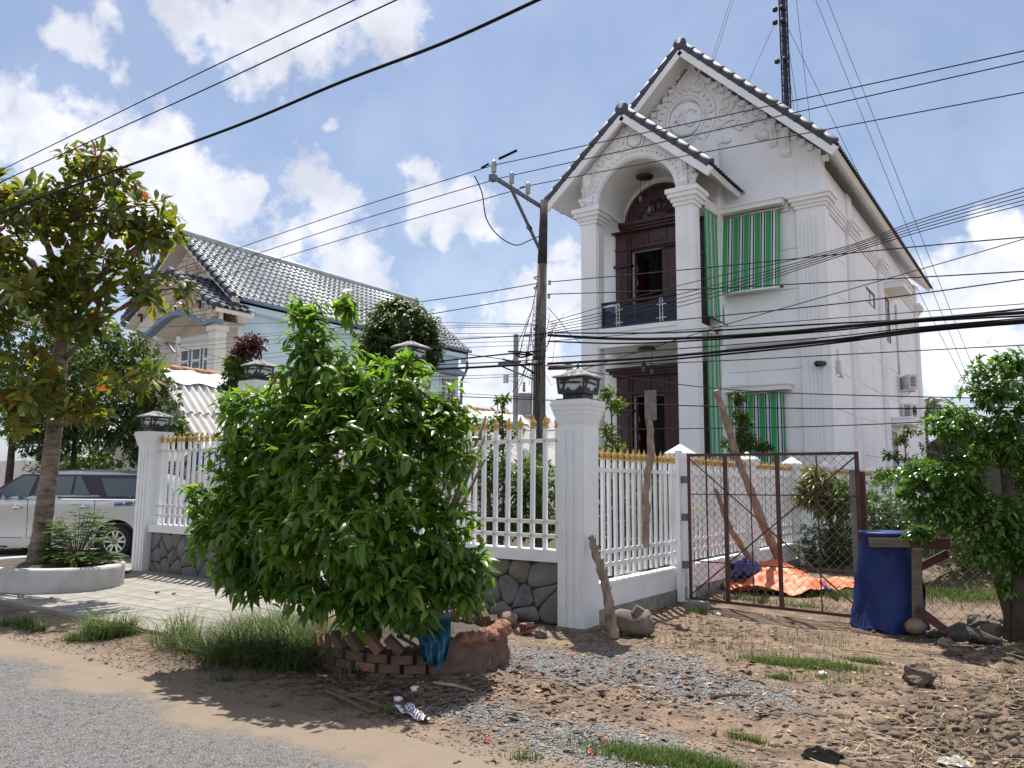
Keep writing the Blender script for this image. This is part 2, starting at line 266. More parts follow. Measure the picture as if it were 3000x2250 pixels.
# ------------------------------------------------------------------ mesh helpers
ORG = {}
def org(o): return ORG.get(o.name, Vector((0, 0, 0))) if o is not None else Vector((0, 0, 0))
class MB:
    def __init__(s): s.v = []; s.f = []; s.m = []; s.mi = 0; s.sm = []; s.smooth = False
    def add(s, vs, fs):
        b = len(s.v); s.v.extend([tuple(q) for q in vs])
        for f in fs: s.f.append(tuple(i + b for i in f)); s.m.append(s.mi); s.sm.append(s.smooth)
        return s
    def box(s, x0, x1, y0, y1, z0, z1):
        return s.add([(x0,y0,z0),(x1,y0,z0),(x1,y1,z0),(x0,y1,z0),(x0,y0,z1),(x1,y0,z1),(x1,y1,z1),(x0,y1,z1)],
                     [(0,3,2,1),(4,5,6,7),(0,1,5,4),(1,2,6,5),(2,3,7,6),(3,0,4,7)])
    def frustum(s, cx, cy, z0, hx0, hy0, z1, hx1, hy1):
        return s.add([(cx-hx0,cy-hy0,z0),(cx+hx0,cy-hy0,z0),(cx+hx0,cy+hy0,z0),(cx-hx0,cy+hy0,z0),
                      (cx-hx1,cy-hy1,z1),(cx+hx1,cy-hy1,z1),(cx+hx1,cy+hy1,z1),(cx-hx1,cy+hy1,z1)],
                     [(0,3,2,1),(4,5,6,7),(0,1,5,4),(1,2,6,5),(2,3,7,6),(3,0,4,7)])
    def beam(s, p, q, w, h, up=(0, 0, 1)):
        p, q = Vector(p), Vector(q); d = (q - p).normalized(); u = Vector(up)
        sx = d.cross(u)
        if sx.length < 1e-4: sx = d.cross(Vector((1, 0, 0)))
        sx.normalize(); u = sx.cross(d)
        a, b = sx * (w / 2), u * (h / 2)
        return s.add([p-a-b, p+a-b, p+a+b, p-a+b, q-a-b, q+a-b, q+a+b, q-a+b],
                     [(0,3,2,1),(4,5,6,7),(0,1,5,4),(1,2,6,5),(2,3,7,6),(3,0,4,7)])
    def tube(s, pts, r, n=6, cap=True):
        pts = [Vector(p) for p in pts]; rs = r if isinstance(r, (list, tuple)) else [r] * len(pts)
        rings = []; u = None
        for i, p in enumerate(pts):
            d = (pts[min(i+1, len(pts)-1)] - pts[max(i-1, 0)]).normalized()
            if u is None:
                u = d.cross(Vector((0, 0, 1)))
                if u.length < 0.05: u = d.cross(Vector((1, 0, 0)))
            else: u = u - d * u.dot(d)
            u.normalize(); w = d.cross(u)
            rings.append([p + (u * math.cos(2*PI*k/n) + w * math.sin(2*PI*k/n)) * rs[i] for k in range(n)])
        vs = [v for rg in rings for v in rg]; fs = []
        for i in range(len(pts)-1):
            for k in range(n):
                a, b = i*n+k, i*n+(k+1) % n
                fs.append((a, b, b+n, a+n))
        if cap: fs.append(tuple(range(n-1, -1, -1))); fs.append(tuple(range((len(pts)-1)*n, len(pts)*n)))
        return s.add(vs, fs)
    def lathe(s, prof, c=(0, 0, 0), n=16, axis='z'):
        vs = []; fs = []; c = Vector(c)
        for r, z in prof:
            for k in range(n):
                a = 2*PI*k/n; x, y = r*math.cos(a), r*math.sin(a)
                vs.append(c + (Vector((x, y, z)) if axis == 'z' else Vector((x, z, y)) if axis == 'y' else Vector((z, x, y))))
        for i in range(len(prof)-1):
            for k in range(n):
                a, b = i*n+k, i*n+(k+1) % n
                fs.append((a, b, b+n, a+n))
        fs.append(tuple(range(n-1, -1, -1))); fs.append(tuple(range((len(prof)-1)*n, len(prof)*n)))
        return s.add(vs, fs)
    def prism(s, poly, a0, a1, mp):
        """polygon poly (u, v) pushed from a0 to a1; mp(u, v, a) gives the point"""
        n = len(poly)
        vs = [mp(u, v, a0) for u, v in poly] + [mp(u, v, a1) for u, v in poly]
        return s.add(vs, [tuple(range(n)), tuple(range(2*n-1, n-1, -1))] + [(i, i+n, (i+1) % n+n, (i+1) % n) for i in range(n)])
    def sheet(s, fn, nu, nv, thick=None):
        vs = [fn(i/nu, j/nv) for j in range(nv+1) for i in range(nu+1)]
        fs = [(j*(nu+1)+i, j*(nu+1)+i+1, (j+1)*(nu+1)+i+1, (j+1)*(nu+1)+i) for j in range(nv) for i in range(nu)]
        return s.add(vs, fs)
    def build(s, name, mat, parent=None, loc=None, fix=True, weld=False):
        o0 = org(parent) if parent is not None else (Vector(loc) if loc is not None else Vector((0, 0, 0)))
        me = bpy.data.meshes.new(name)
        me.from_pydata([(x-o0.x, y-o0.y, z-o0.z) for x, y, z in s.v], [], s.f)
        for m in (mat if isinstance(mat, (list, tuple)) else [mat]): me.materials.append(MAT[m] if isinstance(m, str) else m)
        me.polygons.foreach_set('material_index', s.m); me.polygons.foreach_set('use_smooth', s.sm)
        if fix:
            import bmesh
            bm = bmesh.new(); bm.from_mesh(me)
            if weld: bmesh.ops.remove_doubles(bm, verts=bm.verts, dist=1e-5)
            bmesh.ops.recalc_face_normals(bm, faces=bm.faces); bm.to_mesh(me); bm.free()
        me.update()
        o = bpy.data.objects.new(name, me); COL.objects.link(o)
        if parent is not None: o.parent = parent; ORG[o.name] = org(parent)
        else: o.location = o0; ORG[o.name] = o0
        return o
def tag(o, label=None, cat=None, group=None, kind=None):
    if label: o['label'] = label
    if cat: o['category'] = cat
    if group: o['group'] = group
    if kind: o['kind'] = kind
    return o
def thing(name, label, cat, loc, group=None):
    o = bpy.data.objects.new(name, None); COL.objects.link(o); o.location = Vector(loc); o.empty_display_size = 0.2
    ORG[o.name] = Vector(loc); return tag(o, label, cat, group)
def inst(name, me, parent, loc, rot=None, scale=None, quat=None):
    o = bpy.data.objects.new(name, me); COL.objects.link(o); o.parent = parent; ORG[o.name] = org(parent)
    o.location = Vector(loc) - org(parent)
    if rot: o.rotation_euler = rot
    if quat: o.rotation_mode = 'QUATERNION'; o.rotation_quaternion = quat
    if scale: o.scale = scale
    return o
def mesh_of(mb, name, mat):
    """mesh data only, for pieces that share it"""
    o = mb.build(name, mat); me = o.data; bpy.data.objects.remove(o); return me
def fbm(x, y, seed=0, octs=4, f=1.0):
    """cheap value noise on numpy arrays, about -1..1"""
    rs = np.random.RandomState(seed); out = np.zeros_like(x, dtype=float); a = 1.0; tot = 0
    for o in range(octs):
        T = rs.rand(64, 64) * 2 - 1
        xx, yy = x * f + o * 17.3, y * f + o * 9.1
        xi, yi = np.floor(xx).astype(int), np.floor(yy).astype(int); fx, fy = xx - xi, yy - yi
        fx = fx*fx*(3-2*fx); fy = fy*fy*(3-2*fy)
        g = lambda i, j: T[(xi+i) % 64, (yi+j) % 64]
        out += a * ((g(0,0)*(1-fx)+g(1,0)*fx)*(1-fy) + (g(0,1)*(1-fx)+g(1,1)*fx)*fy)
        tot += a; a *= 0.5; f *= 2.03
    return out / tot * 1.6
def f1(x, y, seed=0, octs=3, f=1.0): return float(fbm(np.array([x]), np.array([y]), seed, octs, f)[0])
# ------------------------------------------------------------------ ground, road, paving
MOUNDS = [(0.55, 6.6, 1.7, 0.30), (1.6, 8.6, 1.6, 0.28), (-0.1, 9.3, 0.9, 0.10), (-3.1, 17.2, 1.3, 0.45), (-1.2, 15.8, 0.9, 0.4), (0.4, 17.0, 1.2, 0.3)]
def gz(x, y):
    x = np.asarray(x, dtype=float); y = np.asarray(y, dtype=float)
    z = -0.015 + 0.030 * fbm(x, y, 1, 4, 0.55) + 0.012 * fbm(x, y, 2, 3, 3.1)
    rough = np.zeros_like(x)
    for cx, cy, r, h in MOUNDS:
        q = np.clip(1 - ((x-cx)**2 + (y-cy)**2) / r**2, 0, 1); z = z + h * q * q * (3 - 2*q); rough = np.maximum(rough, np.clip(q * 3, 0, 1))
    z = z + rough * 0.05 * fbm(x, y, 5, 4, 3.0)
    t = np.clip((y - 3.2) / 1.0, 0, 1); z = z * t - 0.012 * (1 - t)
    far = np.clip((np.hypot(x, y) - 40) / 60, 0, 1)
    z = z * (1 - far)
    pav = (x < -6.0) & (x > -30) & (y > 4.7) & (y < 14)
    return np.where(pav, np.minimum(z, -0.02), z)
def gz1(x, y): return float(gz(np.array([x]), np.array([y]))[0])

def ground_mat():
    m, nt, b = nodes_of('bare_earth'); N, L = nt.nodes, nt.links
    tc = N.new('ShaderNodeTexCoord'); v = tc.outputs['Object']
    sep = N.new('ShaderNodeSeparateXYZ'); L.new(v, sep.inputs[0])
    def noise(s, d=5, r=0.6, vec=v):
        n = N.new('ShaderNodeTexNoise'); n.inputs['Scale'].default_value = s; n.inputs['Detail'].default_value = d; n.inputs['Roughness'].default_value = r
        L.new(vec, n.inputs[0]); return n.outputs['Fac']
    def ma(op, a, bb=None, clamp=False):
        n = N.new('ShaderNodeMath'); n.operation = op; n.use_clamp = clamp
        for i, x in enumerate((a, bb)):
            if x is None: continue
            if isinstance(x, (int, float)): n.inputs[i].default_value = x
            else: L.new(x, n.inputs[i])
        return n.outputs[0]
    def mr(x, a, bb, c=0.0, d=1.0):
        n = N.new('ShaderNodeMapRange'); n.interpolation_type = 'SMOOTHSTEP'
        L.new(x, n.inputs[0])
        for i, q in enumerate((a, bb, c, d)): n.inputs[1+i].default_value = q
        return n.outputs[0]
    def mix(f, c1, c2):
        n = N.new('ShaderNodeMix'); n.data_type = 'RGBA'
        L.new(f, n.inputs[0])
        for i, c in ((6, c1), (7, c2)):
            if isinstance(c, tuple): n.inputs[i].default_value = (*c, 1)
            else: L.new(c, n.inputs[i])
        return n.outputs[2]
    def spot(x, y, rx, ry, nz):
        s = N.new('ShaderNodeVectorMath'); s.operation = 'SUBTRACT'; L.new(v, s.inputs[0]); s.inputs[1].default_value = (x, y, 0)
        k = N.new('ShaderNodeVectorMath'); k.operation = 'MULTIPLY'; L.new(s.outputs[0], k.inputs[0]); k.inputs[1].default_value = (1/rx, 1/ry, 0)
        l = N.new('ShaderNodeVectorMath'); l.operation = 'LENGTH'; L.new(k.outputs[0], l.inputs[0])
        return mr(ma('ADD', l.outputs['Value'], ma('MULTIPLY', ma('SUBTRACT', nz, 0.5), 2.2)), 1.15, 0.55)
    n1 = noise(0.9, 6); n2 = noise(3.5, 6); n3 = noise(22, 4); n4 = noise(70, 3)
    base = mix(mr(n2, 0.36, 0.64), (0.135, 0.097, 0.071), (0.235, 0.172, 0.125))
    base = mix(ma('MULTIPLY', mr(n1, 0.52, 0.68), 0.7), base, (0.245, 0.180, 0.125))          # sandy orange patches
    # sand verge along the road
    ys = ma('ADD', sep.outputs['Y'], ma('MULTIPLY', ma('SUBTRACT', n1, 0.5), 1.6))
    sand = mr(ys, 4.55, 3.75)
    base = mix(sand, base, mix(n2, (0.172, 0.134, 0.100), (0.218, 0.172, 0.130)))
    def maxall(ls):
        c = ls[0]
        for q in ls[1:]: c = ma('MAXIMUM', c, q)
        return c
    gp = [atZ(*p) for p in ((2080, 2010), (1700, 1960), (1500, 1925), (1780, 2175), (1420, 2085), (1900, 1930))]
    gr = maxall([spot(p.x, p.y, rx, ry, n2) for p, (rx, ry) in zip(gp, ((0.75, .5), (0.8, .5), (0.7, .5), (0.7, .42), (0.5, .25), (0.6, .4)))])
    base = mix(ma('MULTIPLY', gr, 0.75), base, mix(n3, (0.15, 0.145, 0.14), (0.29, 0.28, 0.27)))
    so_ = maxall([spot(x, y, r * 1.15, r * 1.15, n2) for x, y, r, h in MOUNDS])
    base = mix(ma('MULTIPLY', so_, 0.8), base, mix(mr(n2, .35, .65), (0.078, 0.055, 0.039), (0.155, 0.112, 0.078)))
    # green tinge of low weeds behind the gate
    gg = maxall([spot(-2.4, 14.2, 1.6, 1.0, n2), spot(-0.2, 15.0, 2.6, 1.6, n2)])
    base = mix(ma('MULTIPLY', gg, 0.45), base, (0.085, 0.095, 0.03))
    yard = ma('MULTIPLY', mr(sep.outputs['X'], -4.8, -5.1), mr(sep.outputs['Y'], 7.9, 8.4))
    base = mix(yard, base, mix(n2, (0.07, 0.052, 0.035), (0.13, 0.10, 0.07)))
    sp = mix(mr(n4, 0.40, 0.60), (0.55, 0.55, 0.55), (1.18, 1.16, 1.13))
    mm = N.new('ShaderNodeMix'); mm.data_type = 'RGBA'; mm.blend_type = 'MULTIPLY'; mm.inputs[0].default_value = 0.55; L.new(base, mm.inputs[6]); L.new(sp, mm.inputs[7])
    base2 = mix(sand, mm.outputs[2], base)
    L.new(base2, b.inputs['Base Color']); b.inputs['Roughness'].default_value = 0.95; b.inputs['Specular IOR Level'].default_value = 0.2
    hb = ma('ADD', ma('MULTIPLY', n3, 0.6), ma('MULTIPLY', n4, 0.4))
    hb = ma('MULTIPLY', hb, mr(sand, 0, 1, 1.0, 0.3))
    bp = N.new('ShaderNodeBump'); bp.inputs['Strength'].default_value = 0.8; bp.inputs['Distance'].default_value = 0.035
    L.new(hb, bp.inputs['Height']); L.new(bp.outputs[0], b.inputs['Normal'])
    return m
def road_mat():
    m, nt, b = nodes_of('chip_asphalt'); N, L = nt.nodes, nt.links
    tc = N.new('ShaderNodeTexCoord'); v = tc.outputs['Object']
    sep = N.new('ShaderNodeSeparateXYZ'); L.new(v, sep.inputs[0])
    def noise(s, d=4, vec=v):
        n = N.new('ShaderNodeTexNoise'); n.inputs['Scale'].default_value = s; n.inputs['Detail'].default_value = d; L.new(vec, n.inputs[0]); return n.outputs['Fac']
    def mix(f, c1, c2, bl='MIX'):
        n = N.new('ShaderNodeMix'); n.data_type = 'RGBA'; n.blend_type = bl
        if isinstance(f, float): n.inputs[0].default_value = f
        else: L.new(f, n.inputs[0])
        for i, c in ((6, c1), (7, c2)):
            if isinstance(c, tuple): n.inputs[i].default_value = (*c, 1)
            else: L.new(c, n.inputs[i])
        return n.outputs[2]
    vo = N.new('ShaderNodeTexVoronoi'); vo.inputs['Scale'].default_value = 44; L.new(v, vo.inputs['Vector'])
    vd = N.new('ShaderNodeTexVoronoi'); vd.feature = 'DISTANCE_TO_EDGE'; vd.inputs['Scale'].default_value = 44; L.new(v, vd.inputs['Vector'])
    bw = N.new('ShaderNodeRGBToBW'); L.new(vo.outputs['Color'], bw.inputs[0])
    chip = mix(bw.outputs[0], (0.120, 0.118, 0.119), (0.210, 0.206, 0.206))
    ed = N.new('ShaderNodeMapRange'); L.new(vd.outputs['Distance'], ed.inputs[0]); ed.inputs[1].default_value = 0.02; ed.inputs[2].default_value = 0.14
    pit = N.new('ShaderNodeMapRange'); L.new(noise(19, 2), pit.inputs[0]); pit.inputs[1].default_value = 0.50; pit.inputs[2].default_value = 0.60
    iv0 = N.new('ShaderNodeMath'); iv0.operation = 'SUBTRACT'; iv0.inputs[0].default_value = 1.0; L.new(ed.outputs[0], iv0.inputs[1])
    pm = N.new('ShaderNodeMath'); pm.operation = 'MULTIPLY'; L.new(iv0.outputs[0], pm.inputs[0]); L.new(pit.outputs[0], pm.inputs[1])
    asp = mix(pm.outputs[0], chip, (0.035, 0.034, 0.033))
    big = noise(1.3, 5); md = noise(5, 5)
    asp = mix(big, asp, mix(0.5, asp, (0.16, 0.15, 0.14)))
    ad = N.new('ShaderNodeMath'); ad.operation = 'MULTIPLY_ADD'; L.new(big, ad.inputs[0]); ad.inputs[1].default_value = 1.3; L.new(sep.outputs['Y'], ad.inputs[2])
    ad2 = N.new('ShaderNodeMath'); ad2.operation = 'MULTIPLY_ADD'; L.new(md, ad2.inputs[0]); ad2.inputs[1].default_value = 0.5; L.new(ad.outputs[0], ad2.inputs[2])
    s = N.new('ShaderNodeMapRange'); s.interpolation_type = 'SMOOTHSTEP'; L.new(ad2.outputs[0], s.inputs[0]); s.inputs[1].default_value = 3.75; s.inputs[2].default_value = 4.6
    fn = noise(45, 3)
    # sand fills the gaps between the chips first
    t = N.new('ShaderNodeMath'); t.operation = 'MULTIPLY_ADD'; L.new(fn, t.inputs[0]); t.inputs[1].default_value = 0.7; t.inputs[2].default_value = -0.35; 
    a3 = N.new('ShaderNodeMath'); a3.operation = 'ADD'; a3.use_clamp = True; L.new(t.outputs[0], a3.inputs[0]); L.new(s.outputs[0], a3.inputs[1])
    k = N.new('ShaderNodeMath'); k.operation = 'MULTIPLY'; k.use_clamp = True; L.new(a3.outputs[0], k.inputs[0]); L.new(s.outputs[0], k.inputs[1])
    kk = N.new('ShaderNodeMapRange'); L.new(k.outputs[0], kk.inputs[0]); kk.inputs[1].default_value = 0.0; kk.inputs[2].default_value = 0.75
    col = mix(kk.outputs[0], asp, mix(md, (0.172, 0.134, 0.100), (0.218, 0.172, 0.130)))
    L.new(col, b.inputs['Base Color']); b.inputs['Roughness'].default_value = 0.9; b.inputs['Specular IOR Level'].default_value = 0.25
    iv = N.new('ShaderNodeMath'); iv.operation = 'MULTIPLY_ADD'; L.new(kk.outputs[0], iv.inputs[0]); iv.inputs[1].default_value = -0.85; iv.inputs[2].default_value = 1.0
    hh = N.new('ShaderNodeMath'); hh.operation = 'MULTIPLY'; L.new(ed.outputs[0], hh.inputs[0]); L.new(iv.outputs[0], hh.inputs[1])
    bp = N.new('ShaderNodeBump'); bp.inputs['Strength'].default_value = 0.9; bp.inputs['Distance'].default_value = 0.008
    L.new(hh.outputs[0], bp.inputs['Height']); L.new(bp.outputs[0], b.inputs['Normal'])
    return m
def axis_pts(lo, hi, step, far):
    a = list(np.arange(lo, hi + 1e-6, step)); d = step; x = hi
    while x < far: d *= 1.25; x += d; a.append(x)
    d = step; x = lo; pre = []
    while x > -far: d *= 1.25; x -= d; pre.append(x)
    return np.array(pre[::-1] + a)
def build_ground():
    xs = axis_pts(-9, 3.2, 0.055, 900); ys = axis_pts(3.0, 11, 0.055, 900)
    X, Y = np.meshgrid(xs, ys); Z = gz(X, Y)
    n, mm = len(xs), len(ys)
    me = bpy.data.meshes.new('ground')
    vs = np.stack([X.ravel(), Y.ravel(), Z.ravel()], 1)
    i, j = np.meshgrid(np.arange(n-1), np.arange(mm-1)); a = (j*n + i).ravel()
    fs = np.stack([a, a+1, a+1+n, a+n], 1)
    mesh_np(me, vs, fs); me.materials.append(ground_mat()); me.polygons.foreach_set('use_smooth', [True]*len(fs))
    o = bpy.data.objects.new('ground', me); COL.objects.link(o); tag(o, kind='structure')
def mesh_np(me, vs, fs):
    me.vertices.add(len(vs)); me.vertices.foreach_set('co', vs.astype(np.float32).ravel())
    k = fs.shape[1]
    me.loops.add(fs.size); me.loops.foreach_set('vertex_index', fs.astype(np.int32).ravel())
    me.polygons.add(len(fs)); me.polygons.foreach_set('loop_start', np.arange(0, fs.size, k, dtype=np.int32))
    try: me.polygons.foreach_set('loop_total', np.full(len(fs), k, dtype=np.int32))
    except Exception: pass
    me.update(calc_edges=True)
build_ground()
b = MB()
edge = [(x, 3.85 + 0.22 * f1(x, 3, 11, 3, 0.8)) for x in np.arange(-60, 60, 0.25)]
n_ = len(edge)
b.add([(x, -7.0, 0.0) for x, y in edge] + [(x, y - 0.5, 0.0) for x, y in edge] + [(x, y, -0.006) for x, y in edge],
      [(i, i+1, n_+i+1, n_+i) for i in range(n_-1)] + [(n_+i, n_+i+1, 2*n_+i+1, 2*n_+i) for i in range(n_-1)])
tag(b.build('road', road_mat(), fix=False), kind='structure')
MAT['paving'] = pbr('pale_concrete_paver', (0.265, 0.245, 0.215), 0.85, 0.2, 3, 0.25, 40)
def build_paving():
    b = MB(); b.box(-26, -6.25, 4.85, 13.5, -0.06, 0.012)
    base = tag(b.build('pavement', 'joint'), kind='structure')
    t = MB(); t.frustum(0, 0, 0.0, 0.1985, 0.1985, 0.016, 0.195, 0.195)
    me = mesh_of(t, 'paver', 'paving'); k = 0
    rest = MB()
    for j in range(21):
        for i in range(49):
            x, y = -6.45 - i*0.4 - (0.2 if j % 2 else 0), 5.05 + j*0.4
            if x < -25.8: continue
            loc = (x, y, 0.013 + 0.003 * random.uniform(-1, 1))
            if (y < 8.3 and x > -13.0) and k < 280:
                k += 1; inst('paver', me, base, loc, rot=(random.uniform(-.006, .006), random.uniform(-.006, .006), 0))
            else: rest.frustum(loc[0], loc[1], loc[2], .1985, .1985, loc[2]+.016, .195, .195)
    tag(rest.build('paver_field', 'paving', base), kind='stuff')
build_paving()

# ------------------------------------------------------------------ relief helpers
def spiral(b, cx, cz, r, turns, a0, dirn, y, rad, n=22, taper=True):
    pts = []; rr = []
    for i in range(n+1):
        t = i / n; a = a0 + dirn * 2*PI*turns*t; q = r * (1 - 0.86*t)
        pts.append((cx + q*math.cos(a), y, cz + q*math.sin(a))); rr.append(rad * (1 - 0.45*t))
    b.tube(pts, rr, 6)
def scroll_leaf(b, x, z, ang, ln, wd, y, n=7):
    """acanthus lobe: a fan of short ribs"""
    for k in range(n):
        a = ang + (k - (n-1)/2) * 0.17; l = ln * (1 - 0.09 * abs(k - (n-1)/2))
        p0 = Vector((x, y, z)); d = Vector((math.cos(a), 0, math.sin(a)))
        b.tube([p0, p0 + d*l*0.55 + Vector((0, -wd*0.4, 0)), p0 + d*l], [wd*0.5, wd*0.75, wd*0.25], 5)
def corbel(b, x, y, z0, z1, w=0.2):
    """scrolled bracket hanging on a wall that faces -Y"""
    h = z1 - z0
    pr = [(0.0, 1.0), (0.22, 1.0), (0.25, 0.93), (0.17, 0.86), (0.2, 0.78), (0.21, 0.66), (0.14, 0.55), (0.08, 0.44), (0.06, 0.3), (0.10, 0.16), (0.10, 0.06), (0.05, 0.0), (0.0, 0.0)]
    b.prism([(-p*1.0, z0 + q*h) for p, q in pr], x-w/2, x+w/2, lambda u, v, a: (a, y+u, v))
    for zz, rr in ((z1-0.11, 0.07), (z0+0.12, 0.05)):
        b.tube([(x-w/2-0.02, y-0.16*(1 if zz > z0+h/2 else 0.6), zz), (x+w/2+0.02, y-0.16*(1 if zz > z0+h/2 else 0.6), zz)], rr, 8)
    b.tube([(x, y-0.21, z1-0.2), (x, y-0.2, z0+h*0.6), (x, y-0.10, z0+h*0.3)], [0.03, 0.035, 0.02], 6)

# ------------------------------------------------------------------ the white house
HX0, HX1, HY, HYB = -13.0, -5.2, 23.0, 41.0          # main block
PX0, PX1, PYF, PYD = -11.8, -8.15, 20.6, 22.4        # porch
F0, F1Z, CAP0, CAP1 = 0.7, 6.23, 9.62, 10.05
RX, RZ, EX0, EX1, EZ = -9.09, 15.45, -13.57, -4.61, 11.04
QX, QZ, QX0, QX1, QZE = -10.2, 12.80, -12.9, -7.5, 10.45
RY0, RY1, QY0 = 22.2, 41.8, 20.3
house = thing('house', 'tall white two-storey house with carved gables and green striped blinds', 'house', (-9, 23, 0))
GRV = [0.0, 1.4, 2.6, 3.8, 4.95, 6.15, 7.3, 8.5, 9.62]
def wall_rows(mk, u0, u1, rows, holes=(), gap=0.016):
    """courses of rendered wall with open grooves between them; mk(u0,u1,z0,z1) adds one block"""
    for z0, z1 in zip(rows[:-1], rows[1:]):
        zs = sorted({z0, z1, *[z for h in holes for z in h[2:] if z0 < z < z1]})
        for a, c in zip(zs[:-1], zs[1:]):
            us = sorted({u0, u1, *[u for h in holes for u in h[:2] if u0 < u < u1]})
            for p, q in zip(us[:-1], us[1:]):
                if any(h[0] <= p+1e-6 and q-1e-6 <= h[1] and h[2] <= a+1e-6 and c-1e-6 <= h[3] for h in holes): continue
                mk(p, q, a + (gap/2 if a == z0 else 0), c - (gap/2 if c == z1 else 0))
# backing shell
b = MB()
b.box(PX1+0.1, HX1-0.04, HY+0.05, HY+0.2, 0.0, 11.0); b.box(HX0, PX0, HY+0.05, HY+0.2, 0, 11)
b.box(HX0, HX0+0.2, HY+0.2, HYB, 0, 11); b.box(HX0+0.2, HX1-0.2, HYB-0.2, HYB, 0, 11)
b.box(HX0+0.2, HX1-0.25, HY+0.3, HYB-0.2, 0, F0-0.02); b.box(HX0+0.2, HX1-0.25, PYD+0.3, HYB-0.2, 5.72, F1Z-0.02); b.box(HX0+0.2, HX1-0.25, HY+0.3, HYB-0.2, 10.85, 10.98)
b.box(HX1-0.2, HX1-0.04, HY+0.2, HYB, 0.0, 11.0)
b.build('wall_core', 'white', house)
# right-hand wall: blocks between pilasters
PIL = [(22.95, 23.4), (26.1, 26.95), (31.25, 32.1), (40.2, 41.0)]
holes = [(29.0, 30.6, 7.98, 8.56), (32.35, 33.6, 7.15, 8.95), (32.6, 33.9, 0.9, 3.7)]
b = MB()
for (a0, a1), (c0, c1) in zip(PIL[:-1], PIL[1:]):
    wall_rows(lambda u0, u1, z0, z1: b.box(HX1-0.04, HX1, u0, u1, z0, z1), a1+0.06, c0-0.06, GRV, holes)
b.box(HX1-0.04, HX1, PIL[0][1], PIL[-1][0], 10.05, 11.0)
b.build('wall', 'white', house)
# front wall right of the porch
b = MB()
wall_rows(lambda u0, u1, z0, z1: b.box(u0, u1, HY, HY+0.05, z0, z1), PX1-0.1, -5.92, GRV)
b.box(PX1-0.1, HX1, HY, HY+0.05, 10.05, 11.0)
b.build('wall', 'white', house)
# gable wall of the main roof
b = MB()
b.prism([(HX0, 11.0), (HX1, 11.0), (HX1, EZ - 0.3 + (EX1-HX1)/(EX1-RX)*(RZ-EZ)), (RX, RZ-0.35), (HX0, EZ - 0.3 + (HX0-EX0)/(RX-EX0)*(RZ-EZ))], HY, HY+0.15, lambda u, v, a: (u, a, v))
b.build('gable_wall', 'white', house)
# pilasters with flutes
def pilaster_side(y0, y1, z0, z1):
    b = MB(); x = HX1
    b.box(x-0.05, x+0.09, y0, y1, z0, z1)
    w = (y1-y0); k = 4
    for i in range(k):
        yy = y0 + w*(0.25 + 0.5*i/(k-1)); b.box(x+0.09, x+0.115, yy-0.045, yy+0.045, z0+0.5, z1-0.25)
    b.box(x-0.05, x+0.13, y0-0.04, y1+0.04, z0, z0+0.35)
    b.build('pilaster', 'white', house)
for y0, y1 in PIL[1:]: pilaster_side(y0, y1, 0.0, CAP0); 
for y0, y1 in PIL[1:]:
    b = MB(); b.box(HX1-0.05, HX1+0.07, y0+0.1, y1-0.1, CAP1, 11.0); b.build('pilaster', 'white', house)
b = MB()                                                       # corner pilaster, fluted on its front
b.box(-5.9, HX1+0.10, 22.92, 23.42, 0, CAP0); b.box(-5.85, HX1+0.05, 22.95, 23.38, CAP1, 11.15)
for i in range(5):
    x = -5.74 + 0.105*i; b.box(x-0.032, x+0.032, 22.895, 22.92, 0.6, CAP0-0.25)
    b.box(x-0.03, x+0.03, 22.93, 22.95, CAP1+0.15, 11.0)
b.build('pilaster', 'white', house)
# cornice and capitals
def cap_ring(b, x0, x1, y0, y1, z0=CAP0, z1=CAP1):
    for g, a, c in ((0.05, 0.0, 0.22), (0.10, 0.22, 0.46), (0.17, 0.46, 0.72), (0.22, 0.72, 1.0)):
        b.box(x0-g, x1+g, y0-g, y1+g, z0 + a*(z1-z0), z0 + c*(z1-z0))
b = MB(); cap_ring(b, -5.9, HX1+0.10, 22.92, 23.42); b.build('capital', 'white', house)
for y0, y1 in PIL[1:]: b = MB(); cap_ring(b, HX1-0.05, HX1+0.09, y0, y1); b.build('capital', 'white', house)
b = MB()
for g, a, c in ((0.03, 0.0, 0.25), (0.07, 0.25, 0.55), (0.11, 0.55, 0.8), (0.14, 0.8, 1.0)):
    z0, z1 = CAP0+0.04 + a*(CAP1-CAP0-0.08), CAP0+0.04 + c*(CAP1-CAP0-0.08)
    for (q0, q1), (s0, s1) in zip(PIL[:-1], PIL[1:]): b.box(HX1-0.04, HX1+g, q1+0.23, s0-0.23, z0, z1)
    b.box(-8.1, -6.13, HY-g, HY+0.05, z0, z1)
b.build('cornice', 'white', house)
